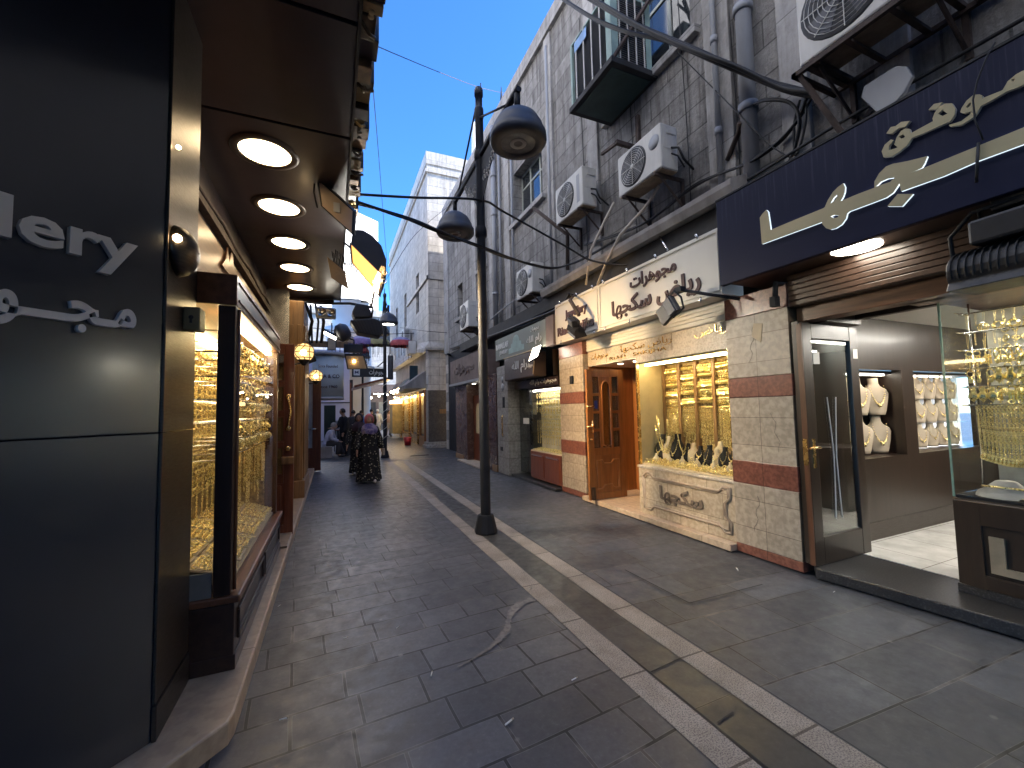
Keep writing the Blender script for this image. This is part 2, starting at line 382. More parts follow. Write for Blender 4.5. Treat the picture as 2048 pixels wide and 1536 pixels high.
M['wood_or'] = wood('orange_teak', (.3,.115,.03), .34, 'Z', .35, .35)
M['wood_red'] = wood('red_mahogany', (.19,.055,.025), .36)
M['wood_gold'] = wood('golden_oak', (.33,.18,.075), .42)
M['wood_brn'] = wood('chocolate_veneer', (.03,.019,.013), .36, 'Z', .3, .3)
M['wood_x'] = wood('walnut_cross', (.06,.034,.024), .34, 'X')
M['brass'] = mat('brass', (.85,.58,.24), .25, 1, .12, 6, bmp=0)
M['gold'] = mat('yellow_gold', (1.0,.76,.36), .27, 1, .12, 30, bmp=0)
M['silver'] = mat('polished_steel', (.75,.75,.74), .2, 1, .05, bmp=0)
M['black'] = mat('black_plastic', (.016,.016,.018), .45, var=.3, sc=6)
M['iron'] = mat('dark_painted_iron', (.016,.018,.024), .6, .0, .3, 5, bmp=.1, spec=.25)
M['lampgrey'] = mat('lamp_grey_paint', (.042,.047,.062), .5, .0, .2, 4, bmp=.05)
M['rust'] = mat('rusty_steel', (.07,.05,.042), .8, .2, .5, 9, bmp=.4)
M['acwhite'] = mat('ac_white_paint', (.56,.55,.52), .5, var=.14, sc=3, st=(2,2,.5), bmp=.03)
M['acdirty'] = mat('dusty_underside', (.26,.2,.14), .85, var=.35, sc=8, bmp=.2)
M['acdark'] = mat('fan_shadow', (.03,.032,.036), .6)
M['fan'] = mat('fan_blades', (.08,.085,.1), .5)
M['pipegrey'] = mat('grey_pvc', (.3,.31,.33), .5, var=.15, sc=2, st=(1,1,.3))
M['hose'] = mat('beige_hose', (.5,.44,.37), .6, var=.15)
M['cable'] = mat('black_cable', (.006,.006,.008), .55, bmp=.3)
M['cream'] = mat('cream_velvet', (.62,.5,.34), .8, var=.12, sc=5, bmp=.2, bsc=200)
M['creamlit'] = mat('cream_lining', (.62,.49,.27), .6, var=.1)
M['rackback'] = mat('golden_brown_backing', (.42,.29,.12), .6, var=.5, sc=30)
M['casecream'] = mat('pale_case_lining', (.72,.64,.5), .7)
M['tan'] = mat('beige_suede_bust', (.44,.36,.27), .8, var=.1)
M['blackvelvet'] = mat('black_velvet', (.012,.011,.012), .9)
M['signwhite'] = mat('ivory_sign_panel', (.62,.6,.55), .5, var=.06, sc=1.2, st=(1,1,.4), bmp=.02)
M['maroon'] = mat('maroon_letters', (.06,.022,.02), .5, bmp=0)
M['goldpaint'] = mat('matt_gold_face', (.45,.39,.24), .45, .25, .08, 2, bmp=0)
M['sage'] = mat('sage_green_sign', (.2,.22,.19), .5, var=.12, sc=1.5, bmp=.02)
M['palegreen'] = mat('pale_green_mark', (.33,.45,.42), .6)
M['whitepaint'] = mat('white_lettering', (.75,.75,.72), .5, bmp=0, var=.03)
M['brownsign'] = mat('brown_enamel_sign', (.06,.037,.024), .35, var=.15, coat=.3)
M['greyboard'] = mat('worn_brown_board', (.16,.12,.11), .7, var=.25, sc=3, bmp=.15)
M['concrete'] = mat('stained_concrete', (.27,.25,.235), .9, var=.3, sc=3, st=(1,1,.5), bmp=.4, bsc=25)
M['crack'] = mat('hairline_crack', (.12,.1,.085), .9)
M['soot_shade'] = mat('soot_and_shade_black', (.02,.02,.022), .75, var=.4)
M['winframe'] = mat('grey_green_frame', (.32,.34,.31), .55, var=.15)
M['mint'] = mat('mint_steel', (.27,.38,.35), .55, var=.2)
M['curtain'] = mat('dusty_room', (.25,.24,.2), .9, var=.2)
M['tile'] = speckle('white_floor_tile', (.72,.71,.68), (.66,.65,.62), 5, .22, .5, ('XY-', .6, .6, .004))
M['step'] = speckle('black_granite', (.026,.026,.028), (.07,.07,.07), 70, .34, .6)
M['ceil'] = mat('white_ceiling', (.75,.74,.7), .8, var=.03)
M['glass'] = glass('shop_glass', boost=.28)
M['doorglass'] = glass('reflective_door_glass', (.9,.94,.92), .9, .02)
M['glass2'] = glass('tinted_glass', (.62,.66,.66), 1.0)
M['pane'] = None
M['down'] = glow('warm_downlight', (1,.74,.42), 4.5)
M['downcool'] = glow('white_downlight', (1,.9,.74), 7)
M['niche'] = glow('niche_strip', (1,.9,.74), 4)
M['spot'] = glow('case_spotlight', (1,.92,.76), 34)
M['shoplight'] = glow('shop_ceiling_light', (1,.95,.86), 15)
M['led'] = glow('warm_led_strip', (1,.78,.43), 10)
M['ledw'] = glow('white_led_strip', (1,.9,.72), 8)
M['halogen'] = glow('halogen_glow', (1,.38,.03), .6)
M['floodwhite'] = glow('white_flood_glow', (1,.95,.85), 16)
M['bulb'] = glow('bulb_glow', (1,.7,.35), 14)
M['halo'] = glow('letter_edge_light', (.75,.9,1), .32)
M['signlit'] = glow('lit_letters', (1,.66,.3), 2)
def sky_pane():
    mt, nt, bs = nodes('window_pane'); setc(bs.inputs['Base Color'], (.03,.035,.04)); bs.inputs['Roughness'].default_value = .06; bs.inputs['Specular IOR Level'].default_value = .9
    bump(nt, bs, noise(nt, coords(nt), 1.5, 2), .12, .01); return mt
M['pane'] = sky_pane()
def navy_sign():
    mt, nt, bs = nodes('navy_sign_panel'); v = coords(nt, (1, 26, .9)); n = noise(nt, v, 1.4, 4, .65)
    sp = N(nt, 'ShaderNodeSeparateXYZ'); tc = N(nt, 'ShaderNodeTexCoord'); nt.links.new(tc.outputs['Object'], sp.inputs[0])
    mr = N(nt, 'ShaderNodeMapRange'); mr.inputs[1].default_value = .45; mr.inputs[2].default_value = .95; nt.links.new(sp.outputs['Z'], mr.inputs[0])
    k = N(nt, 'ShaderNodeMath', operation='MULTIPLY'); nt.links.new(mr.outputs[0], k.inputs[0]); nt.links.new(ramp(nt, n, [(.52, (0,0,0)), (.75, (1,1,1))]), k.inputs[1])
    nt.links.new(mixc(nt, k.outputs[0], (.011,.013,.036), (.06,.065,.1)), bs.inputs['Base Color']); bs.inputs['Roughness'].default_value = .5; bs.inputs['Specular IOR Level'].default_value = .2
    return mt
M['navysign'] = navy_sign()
def amber():
    mt, nt, bs = nodes('amber_globe_glass'); setc(bs.inputs['Base Color'], (.9,.6,.25)); setc(bs.inputs['Emission Color'], (1,.62,.22)); bs.inputs['Emission Strength'].default_value = .45; bs.inputs['Roughness'].default_value = .2; return mt
M['amber'] = amber()
# ================================================================== THE SETTING: ground
gx = MB().sheet([(-60,-30,-.012),(70,-30,-.012),(70,160,-.012),(-60,160,-.012)])
struct('ground', gx, M['pave_r'])
struct('street_paving', MB().sheet([(-3,-12,-.004),(1.62,-12,-.004),(1.62,15.0,-.004),(-3,15.0,-.004)]), M['pave_l'])
struct('channel_paving', MB().sheet([(1.80,-12,-.004),(2.1,-12,-.004),(2.1,14.2,-.004),(1.80,14.2,-.004)]), M['channel'])
def strip(x0, x1, y0, y1, jag=.0):
    mb = MB(); n = 60; L = []; Rr = []
    for i in range(n+1):
        y = y0+(y1-y0)*i/n; L.append((x0+random.uniform(-jag, jag), y, 0)); Rr.append((x1+random.uniform(-jag, jag), y, 0))
    vs = L+Rr; return mb.add(vs, [(i, n+1+i, n+2+i, i+1) for i in range(n)])
struct('paving_strip', strip(1.62, 1.80, -8, 14.2, .006), M['strip'])
struct('paving_strip', strip(2.1, 2.29, -8, 14.2, .003), M['strip'])
struct('cross_strip', MB().sheet([(-.46,15.0,.0),(3.7,14.2,.0),(3.7,14.38,.0),(-.46,15.18,.0)]), M['strip'])
# dark slit between channel stones, lifted cover outline, mortar repair
dk = M['soot_shade']
def slit(name, pts, w=.012):
    mb = MB()
    for a, b in zip(pts, pts[1:]):
        a = Vector(a); b = Vector(b); d = (b-a).normalized(); n = Vector((-d.y, d.x, 0))*w/2
        mb.sheet([(a-n).to_tuple(), (b-n).to_tuple(), (b+n).to_tuple(), (a+n).to_tuple()])
    o = struct(name, mb, dk); o.location.z = .002; return o
slit('pavement_joint', [(2.72,3.51,0),(2.74,2.70,0),(3.61,2.68,0)], .014)
slit('pavement_joint', [(1.81,2.4,0),(1.82,.3,0)], .012); slit('pavement_joint', [(2.3,14,0),(2.3,0,0)], .008)
slit('pavement_joint', [(1.82,2.13,0),(2.1,2.16,0)], .01); slit('pavement_joint', [(1.84,1.66,0),(1.98,1.68,0)], .01)
def wob(c, w, z=.003):
    mb = MB(); L = []; Rr = []
    for i, (x, y) in enumerate(c):
        a = Vector(c[max(0, i-1)]); b = Vector(c[min(len(c)-1, i+1)]); d = (b-a).normalized(); n = Vector((-d.y, d.x))*(w[i]/2)
        L.append((x+n.x, y+n.y, z)); Rr.append((x-n.x, y-n.y, z))
    k = len(c); return mb.add(L+Rr, [(i, k+i, k+i+1, i+1) for i in range(k-1)])
M['mortar'] = speckle('grey_mortar', (.22,.21,.205), (.15,.144,.14), 25, .8, .5)
ctr = [(1.6,3.34),(1.45,3.3),(1.33,3.2),(1.25,3.06),(1.19,2.95),(1.08,2.86),(.98,2.79),(.87,2.74),(.72,2.69)]; wds = [.07,.08,.06,.05,.07,.05,.035,.02,.008]
C2, W2 = [], []
for i in range(len(ctr)-1):
    for q in range(6):
        f_ = q/6; C2.append((ctr[i][0]*(1-f_)+ctr[i+1][0]*f_+random.uniform(-.006,.006), ctr[i][1]*(1-f_)+ctr[i+1][1]*f_+random.uniform(-.006,.006))); W2.append(max(.004,(wds[i]*(1-f_)+wds[i+1]*f_)*random.uniform(.6,1.25)))
struct('mortar_repair', wob(C2, W2), M['mortar'])
# left kerb
kb = MB().prism([(-.46,14.2,-.02),(-.46,2.66,-.02),(-.475,2.585,-.02),(-2.3,.72,-.02),(-2.3,14.2,-.02)], (0,0,.13))
ko = struct('kerb', kb, M['kerb']); bev(ko, .012)

# ================================================================== LEFT: corner pillar with grey lettering
t = thing('shop_corner_pillar', 'glossy dark navy corner cladding with big grey raised letters and a bronze edge strip', 'shop front', (-.78,2.58,.11))
P0 = Vector((-.78,2.58,0)); dd = Vector((-1,-1,0)).normalized()
Q = P0+dd*2.6
for z0, z1 in ((.111,1.566),(1.57,6.2)):
    part('cladding', MB().prism([(P0.x,P0.y,z0),(Q.x,Q.y,z0),(Q.x-.5,3.05,z0),(P0.x,3.05,z0)], (0,0,z1-z0)), M['navy'], t, .004)
    part('metal_trim', MB().box(-.78,-.768,2.572,3.062,z0+(.17 if z0 < 1 else 0),z1), M['bronze'], t, .002)
part('skirting', MB().box(-.78,-.76,2.57,3.062,.112,.275), M['bronze'], t, .003)
nrm = Vector((1,-1,0)).normalized()
def on_panel(u, v):
    d = ray(u, v); return CP + d*((P0-CP).dot(nrm)/d.dot(nrm))
rt = Vector((1,1,0)).normalized()
a = on_panel(0,475); b = on_panel(262,560)
def u_of(p): return (p-P0).dot(rt)
zb = on_panel(148,511).z; zt = on_panel(15,391).z; ur = u_of(on_panel(268,520)); desc = zb-on_panel(240,557).z
hh = zt-zb
wl_ = (ur-u_of(on_panel(8,440)))/.49
text('lettering', 'Gallery', P0+rt*(ur-wl_)+Vector((0,0,zb-desc)), wl_, hh+desc, rt, (0,0,1), M['letter'], t, (.028), .022)
ab = on_panel(247,645).z; at_ = on_panel(180,583).z
urA = u_of(on_panel(266,630))
wa_ = (urA-u_of(on_panel(8,575)))/.5
ztA, zbA = on_panel(180,583).z, on_panel(155,662).z
text('lettering', 'مـجـــوهرات', P0+rt*(urA-wa_)+Vector((0,0,zbA-.02)), wa_, (ztA-zbA)*1.25, rt, (0,0,1), M['letter'], t, .028, .03)

# half dome wall light and the little key switch on the bronze strip
t = thing('wall_sconce', 'half dome wall light with a glowing bulb on the bronze strip', 'wall light', (-.768,2.71,2.53))
part('shade', MB().lathe([(.004,.095),(.05,.09),(.09,.07),(.122,.038),(.135,0),(.13,0),(.115,.035),(.085,.063),(.035,.084),(.004,.088)], (-.768,2.71,2.53), (1,0,0), 28), M['bronze'], t)
part('bulb', MB().ball((-.735,2.585,2.56), .02), M['bulb'], t)
part('bulb', MB().ball((-.745,2.6,3.05), .011), M['bulb'], t)  # added glowing bead, stands in for a downlight reflected in the strip
t = thing('key_switch', 'small olive key switch box beside the glass case', 'switch', (-.768,2.91,2.2))
part('housing', MB().box(-.768,-.69,2.82,2.93,2.13,2.26), mat('olive_grey_box', (.2,.18,.1), .5), t, .006)
part('keyhole', MB().obox((-.73,2.818,2.185), (1,0,0), (0,1,0), (0,0,1), .006, .003, .018).ball((-.73,2.818,2.2), .012,.004,.012), M['black'], t)

# ================================================================== LEFT: shop building, canopy, lights
t = thing('jewellery_shop_building', 'left building above the dark canopy with wooden fascia panel behind the display case', 'building', (-1.2,6,0))
part('upper_wall', MB().box(-8,-1.2,-16,10.4,4.2,16), M['leftwall'], t)  # unseen; height and pale stone chosen to bounce sunlight across the lane
part('shop_wall', MB().box(-8,-1.13,3.06,10.4,.11,4.2), M['brown_panel'], t)
part('fascia_panel', MB().box(-1.13,-1.1,3.1,9.3,2.5,3.45), M['wood_y'], t, .006)
part('cable_tray', MB().box(-1.13,-1.06,3.1,9.3,3.52,3.6).tube([(-1.06,3.1+i*.5,3.62+.03*math.sin(i*2)) for i in range(13)], .018), M['rust'], t)
p = PX(380,515,-1.1); text('lettering', 'ni', (-1.1,p.y-.25,p.z-.03), .36, .33, (0,1,0), (0,0,1), M['wood_y'], t, .015, .0)
e = PX(452,525,-1.1)
part('emblem', MB().prism([(-1.09,e.y-.28,e.z-.12),(-1.09,e.y+.28,e.z-.12),(-1.09,e.y+.2,e.z+.28),(-1.09,e.y+.05,e.z+.02),(-1.09,e.y-.05,e.z+.16),(-1.09,e.y-.12,e.z)], (.015,0,0)), M['wood_y'], t, .003)
SZ = 4.0
t = thing('shop_canopy', 'deep dark brown canopy with round downlights above the left display case', 'canopy', (-.5,6,SZ))
for y0, y1 in ((-.6,1.38),(1.41,2.53),(2.56,3.68),(3.71,9.35)):
    part('soffit_panel', MB().box(-1.13 if y0 > 3 else -1.13,.13,y0,y1,SZ,SZ+.04), M['brown_panel'], t, .003)
part('frame', MB().box(-1.13,.12,-.6,9.35,SZ+.045,SZ+.5), M['black'], t)
part('end_wall', MB().box(-1.13,.02,9.3,9.42,3.92,SZ-.002), M['brown_panel'], t)
part('corner_post', MB().box(-1.13,-.72,9.3,9.4,.11,3.92), M['brown_panel'], t)
ed = [mat('tarnished_gilt', (.42,.3,.12), .35, .6, .4, 12, bmp=.4), mat('dark_gilt', (.07,.05,.03), .35, .5, .5, 12, bmp=.4), mat('brown_gilt', (.2,.12,.06), .4, .3, .5, 9, bmp=.4)]
ed += [M['wood_dk'], mat('weathered_tan', (.3,.22,.12), .6, 0, .4, 10, bmp=.5)]
y = 1.0; k = 0
while y < 5.3:
    w = random.uniform(.07,.2); o_ = random.uniform(-.02,.025); h_ = random.uniform(.1,.2)
    mb = MB().box(.135,.25+o_,y,y+w,SZ+random.uniform(-.01,.05),SZ+h_+.1)
    if k % 4 == 0: mb.lathe([(.0,-.01),(.02,-.01),(.02,0)], (.2,y+w*.3,SZ-.005), (0,0,1), 8); mb.lathe([(.0,-.01),(.02,-.01),(.02,0)], (.2,y+w*.7,SZ-.005), (0,0,1), 8)
    if k % 3 == 1: mb.tube([(.14,y+w*.2,SZ+.02),(.2,y+w*.5,SZ-.015),(.25+o_,y+w*.8,SZ+.02)], .014, 6)
    part('cornice_piece', mb, ed[[4,1,3,2,1,4,3,0,1,2,3,3][k % 12]], t, .006); y += w+random.uniform(.0,.012); k += 1
part('edge_rail', MB().box(.13,.15,.5,9.35,SZ-.03,SZ+.3), M['soot_shade'], t)
for i, y in enumerate((4.17,5.25,6.34,7.42,8.56)):
    l = thing('downlight', ['first round warm downlight in the dark canopy, nearest and largest', 'second round warm downlight along the dark canopy', 'third and middle round downlight of the dark canopy', 'fourth round downlight along the dark canopy', 'fifth and last round downlight at the far end of the canopy'][i], 'downlight', (-.565,y,SZ), 'downlights in the left canopy')
    part('trim_ring', MB().lathe([(.205,-.003),(.21,-.016),(.265,-.012),(.275,-.001),(.275,.0),(.2,.0)], (-.565,y,SZ-.001), (0,0,1), 32), M['bronze'], l)
    part('lens', MB().lathe([(.0,-.004),(.1,-.0045),(.207,-.004),(.207,-.001),(0,-.001)], (-.565,y,SZ-.001), (0,0,1), 32), M['down'], l)

# ------------------------------------------------------------------ floodlights hung along the canopy edge
def flood_quad(name, label, quad, Y, back, lens_mt, body_mt, extra=None, group='floodlights along the left shops', frame=.03):
    c = [PY(u, v, Y) for u, v in quad]; o = sum(c, Vector())/4
    t = thing(name, label, 'floodlight', o, group)
    mb = MB(); back = Vector(back)
    mid = sum(c, Vector())/4
    outer = [mid+(p-mid)*1.16 for p in c]
    mb.prism([p+back*.02 for p in outer], back); part('housing', mb, body_mt, t, .006)
    part('lens', MB().prism([p-back*.03 for p in c], back*.045), lens_mt, t)
    top = (outer[0]+outer[1])/2+back
    return t, c, mid, top
tanglass = mat('frosted_flood_glass', (.5,.38,.27), .35, var=.06)
t, c, mid, top = flood_quad('floodlight', 'square floodlight with unlit tan glass under the near canopy edge', ((638,362),(705,422),(703,465),(645,412)), 4.55, (.02,.09,.05), tanglass, M['black'])
part('led_array', MB().box(*(mid.x-.03,mid.x+.03),mid.y-.012,mid.y-.008,mid.z-.05,mid.z+.05), M['acwhite'], t)
part('bracket', MB().tube([c[0]+Vector((-.04,.02,.02)), c[0]+Vector((-.05,.06,-.1)), c[3]+Vector((-.05,.06,0))], .008).tube([mid+Vector((0,.1,0)), mid+Vector((.02,.14,.2))], .012), M['iron'], t)
t, c, mid, top = flood_quad('floodlight', 'orange glowing halogen floodlight with a rounded dark hood', ((703,490),(762,549),(757,588),(706,526)), 5.94, (.01,.1,.02), M['halogen'], M['bronze'])
hq = [(701,492),(704,470),(712,458),(726,459),(745,470),(763,490),(773,518),(773,552),(767,578),(759,574),(760,548)]
part('hood', MB().prism([PY(u_, v_, 5.97) for u_, v_ in hq], (0,.34,0)), mat('dark_brown_hood', (.03,.024,.022), .55), t, .02)
part('clip', MB().torus(c[1]+Vector((.05,-.03,.02)), (0,1,0), .03, .006, 10, 4).torus(c[1]+Vector((.04,-.03,-.1)), (0,1,0), .03, .006, 10, 4), M['iron'], t)
lamp_light('halogen_light', mid+Vector((.15,-.12,-.05)), (4.2,6.0,1.9), 15, .3, (1,.62,.24), spread=75)
part('bracket', MB().tube([c[1]+Vector((.03,.02,-.03)), c[1]+Vector((.06,.06,.02)), c[1]+Vector((.05,.1,.08))], .012).tube([c[0]+Vector((0,.12,.0)), c[0]+Vector((-.12,.15,.1))], .015), M['iron'], t)
t, c, mid, top = flood_quad('floodlight', 'white glaring louvred floodlight below the halogen one', ((692,530),(747,575),(741,607),(694,562)), 6.1, (.01,.08,.02), M['floodwhite'], M['bronze'])
lamp_light('white_flood_light', mid+Vector((.15,-.12,-.1)), (4.2,4.6,1.1), 17, .4, (1,.9,.72), spread=80)
mb = MB()
for i in range(22):
    q = c[0].lerp(c[1], (i-6)/16) + Vector((0,-.02,.0)); mb.obox(q+Vector((0,0,.035)), (1,0,-.5), (0,1,0), (0,0,1), .006, .05, .035)
for i in range(8):
    q = c[0].lerp(c[1], (i-8)/16); q2 = c[3].lerp(c[2], (i-8)/16); mb.tube([q+Vector((0,-.02,.02)), q2+Vector((0,-.02,-.01))], .006, 5)
part('louvre', mb, M['iron'], t)
part('side_shield', MB().prism([c[0]+Vector((-.24,-.03,.08)), c[0]+Vector((-.02,-.03,-.1)), c[3]+Vector((.02,-.03,-.12)), c[3]+Vector((-.2,-.03,.02))], (0,.02,0)), mat('tan_shield', (.28,.2,.12), .5), t)
# finned floodlights seen from behind
def finned(name, label, c, s, rz, mt, fins=16, tilt=.35, group='floodlights along the left shops', cat='floodlight'):
    t = thing(name, label, cat, c, group, rz)
    mb = MB(); n = 10
    prof = [(.0,-.5),(.14,-.5)]
    # rounded drum lying across, opening downwards
    pts = [(0, .22*math.cos(a), .22*math.sin(a)) for a in [math.pi*i/n-.5 for i in range(n+1)]] + [(0,-.28,-.2),(0,.24,-.2)]
    pts = [(-.5, y*s, z*s) for _, y, z in pts]; pts = [(x*s, y, z) for x, y, z in pts]
    mb.prism(pts, (s,0,0)); part('drum', mb, mt, t, .01*s, True)
    fm = MB()
    for i in range(fins):
        x = (-.46+.92*i/(fins-1))*s
        P = [(x-.006*s, .245*math.cos(a)*s, .245*math.sin(a)*s) for a in [math.pi*k/8-.3 for k in range(9)]]+[(x-.006*s,0,0)]
        fm.prism(P, (.012*s,0,0))
    part('cooling_fins', fm, mt, t, 0, True)
    bm_ = MB().box(-.38*s,.3*s,-.1*s,.22*s,.24*s,.5*s)
    part('gear_box', bm_, mt, t, .03*s, True)
    part('bracket', MB().tube([(-.52*s,0,.05*s),(-.54*s,0,.45*s),(-.3*s,.1*s,.62*s),(.3*s,.1*s,.62*s),(.54*s,0,.45*s),(.52*s,0,.05*s)], .022*s), M['iron'], t, 0, True)
    return t
t = thing('floodlight', 'big black finned floodlight seen from behind over the lane', 'floodlight', PY(735,645,8.0), 'floodlights along the left shops')
def px_prism(q, Y, d): return MB().prism([PY(u, v, Y) for u, v in q], (0,d,0))
dq = [(700,640),(746,636),(757,639),(764,647),(766,658),(765,667),(760,673),(716,665)]
part('drum', px_prism(dq, 8.0, .36), M['black'], t, .02)
mb = MB()
for k in range(9):
    f_ = k/8; a_, b_ = PY(703+44*f_+(10*f_**2), 640-2*f_, 7.985), PY(717+46*f_, 665+7*f_, 7.985); mb.tube([a_, b_], .006, 4)
part('cooling_fins', mb, M['iron'], t)
part('gear_box', px_prism([(704,624),(712,607),(737,610),(746,634),(708,636)], 8.02, .3), M['black'], t, .02)
part('bracket', MB().tube([PY(743,634,8.0), PY(746,618,7.98), PY(738,604,7.98), PY(722,603,7.98)], .018), M['iron'], t)
t, c, mid, top = flood_quad('floodlight', 'black floodlight with a faint lamp behind amber glass, facing the camera', ((692,712),(726,712),(733,737),(697,737)), 11.0, (.0,.1,.05), mat('amber_flood_glass', (.4,.28,.14), .3), M['black'])
part('bulb', MB().ball(mid+Vector((-.05,-.02,.02)), .03), M['bulb'], t)
part('gear_box', MB().box(c[0].x-.05,c[1].x+.0,c[0].y,c[0].y+.15,c[0].z+.1,c[0].z+.3), M['black'], t, .01)
part('bracket', MB().tube([top, top+Vector((.0,.05,.35)), top+Vector((-.5,.05,.5))], .02), M['iron'], t)
t, c, mid, top = flood_quad('floodlight', 'flat square floodlight with pale glass on a wooden rail', ((656,678),(671,678),(671,699),(656,699)), 11.5, (.0,.08,.02), M['cream'], M['black'])
part('bracket', MB().tube([top, top+Vector((0,.05,.4))], .015), M['iron'], t)
t, c, mid, top = flood_quad('floodlight', 'slim tilted floodlight with a glowing slit and curved hood', ((648,662),(673,675),(671,680),(647,667)), 10.2, (.0,.1,.08), M['downcool'], M['lampgrey'])
part('hood', MB().lathe([(.0,.0),(.12,.02),(.2,.08),(.22,.2),(.16,.3),(0,.34)], mid+Vector((.12,.05,.02)), (1,.2,.5), 14), M['lampgrey'], t)
t = thing('emergency_light', 'clear twin lamp box under the end of the canopy', 'lamp', PY(652,625,9.6))
q = wpos(t); part('housing', MB().box(q.x-.2,q.x+.2,q.y,q.y+.1,q.z-.13,q.z+.12), mat('milky_plastic', (.5,.5,.48), .15, coat=.6), t, .04)
part('reflector', MB().lathe([(0,0),(.07,-.03),(.09,-.05)], q+Vector((-.09,-.01,0)), (0,1,0), 14).lathe([(0,0),(.07,-.03),(.09,-.05)], q+Vector((.09,-.01,0)), (0,1,0), 14), M['silver'], t)
single('light_bracket', MB().tube([PY(578,600,9.5), PY(640,607,9.5), PY(700,607,8.6), PY(745,615,8.2)], .025).tube([PY(600,600,9.45), PY(740,598,8.2)], .006), M['iron'], 'thin steel arm carrying floodlights across the end of the canopy', 'bracket')

# ================================================================== LEFT: near display case
X0, X1, Y0, Y1 = -1.1, -.57, 3.075, 5.4
t = thing('display_case', 'tall dark walnut display case full of gold beside the navy pillar', 'display case', (-.85,4.2,.11))
part('base', MB().box(X0,-.545,Y0,Y1+.04,.112,.5), M['wood_dky'], t, .006)
part('plinth', MB().box(X0,-.535,Y0-.004,Y1+.05,.112,.2), M['wood_dky'], t, .004)
mb = MB()
for y0, y1 in ((3.17,4.2),(4.28,5.34)):
    mb.box(-.545,-.53,y0,y1,.25,.27).box(-.545,-.53,y0,y1,.42,.44).box(-.545,-.53,y0,y0+.02,.27,.42).box(-.545,-.53,y1-.02,y1,.27,.42)
part('base_moulding', mb, M['wood_dky'], t, .003)
part('ledge', MB().box(X0,-.515,Y0-.006,Y1+.06,.502,.55), M['wood_y'], t, .012)
part('near_post', MB().box(-.66,-.565,Y0,3.14,.552,2.34), M['wood_dk'], t, .006)  # corner post in shadow; its shade is put into the near-black wood
part('post_bead', MB().tube([(-.562,3.15,.56),(-.562,3.15,2.33)], .012), M['wood'], t)
part('far_post', MB().box(-.68,-.57,5.31,Y1,.552,2.34), M['wood'], t, .006)
part('fascia', MB().box(X0,-.56,Y0-.004,Y1+.03,2.342,2.54), M['wood_y'], t, .008)
part('fascia_moulding', MB().box(-.56,-.55,3.12,5.38,2.375,2.39).box(-.56,-.55,3.12,5.38,2.49,2.505), M['wood_y'], t, .003)
part('back_panel', MB().box(X0-.01,X0,Y0,Y1,.552,2.34), M['rackback'], t)
part('end_panel', MB().box(X0,-.68,5.36,5.39,.552,2.34), M['rackback'], t)
part('deck', MB().prism([(-.6,3.2,.56),(-.6,5.3,.56),(X0,5.3,.72),(X0,3.2,.72)], (0,0,.015)), M['cream'], t)
part('side_glass', MB().box(X0,-.665,3.085,3.091,.7,2.335), M['glass'], t)
part('front_glass', MB().box(-.584,-.578,3.145,5.305,.556,2.335), M['glass'], t)
part('light_strip', MB().box(-.68,-.63,3.2,5.28,2.3,2.33).box(X0+.02,X0+.05,3.2,5.28,2.3,2.33), M['led'], t)
part('side_board', MB().box(X0,-.665,3.082,3.094,.552,.7), mat('grey_board', (.2,.2,.18), .6), t)

# jewellery prototypes (all real geometry, shared by the copies)
def bangle_mesh():
    mb = MB()
    for k in range(3): mb.torus((0,.012*(k-1),-.03), (0,1,.15*(k-1)), .026, .0035, 12, 4)
    return mb.mesh('bangle_set')
def chain_mesh(L=.42, links=26, pend=True, loopw=.022):
    mb = MB()
    for sgn in (-1, 1):
        for i in range(links):
            z = -L*i/links; mb.torus((0, sgn*loopw*(1-i/links*.7), z-.008), (1,.0,0) if i % 2 else (.5,1,0), .0065, .0024, 6, 4, 1.0)
    if pend: mb.torus((0,0,-L-.02), (1,0,0), .02, .006, 10, 4).ball((0,0,-L-.02), .009, .012, .012, 6, 4)
    return mb.mesh('gold_chain')
def earring_mesh(v=0):
    mb = MB()
    if v == 0: mb.torus((0,0,-.022), (1,.2,0), .016, .0035, 10, 4); mb.ball((0,0,-.05), .008,.01,.014, 6, 4); mb.ball((0,0,-.002), .006, n=5, k=3)
    elif v == 1: mb.ball((0,0,-.012), .008,.012,.012, 6, 4); mb.lathe([(0,0),(.014,-.02),(.017,-.035),(.004,-.05),(0,-.06)], (0,0,-.012), (0,0,1), 6, False)
    else:
        mb.torus((0,0,-.014), (1,0,0), .012, .003, 8, 4)
        for k in range(3): mb.tube([(0,.009*(k-1),-.025),(0,.011*(k-1),-.062-.01*(k == 1))], .003, 4)
    return mb.mesh('gold_earring')
BAN, CH, CHP = bangle_mesh(), chain_mesh(.5, 30, False), chain_mesh(.36, 22, True)
EAR = [earring_mesh(i) for i in range(3)]
CHL = chain_mesh(.62, 36, True)
for me in (BAN, CH, CHP, CHL, *EAR): me.materials.append(M['gold'])
def piece(name, me, loc, label, cat, group, rz=0., sc=1., rx=0.):
    o = bpy.data.objects.new(name, me); o.location = loc; o.rotation_euler = (rx, 0, rz); o.scale = (sc,)*3; link(o); return tag(o, label, cat, group)
rails = [2.2,2.06,1.9,1.75,1.6,1.46]
rl = MB()
for z in rails+[1.36]:
    rl.tube([(-.655,3.2,z),(-.655,5.3,z)], .005, 6)
    for y in (3.22,3.75,4.25,4.8,5.26): rl.tube([(X0,y,z),(-.64,y,z)], .005, 5)
part('rail', rl, M['silver'], t)
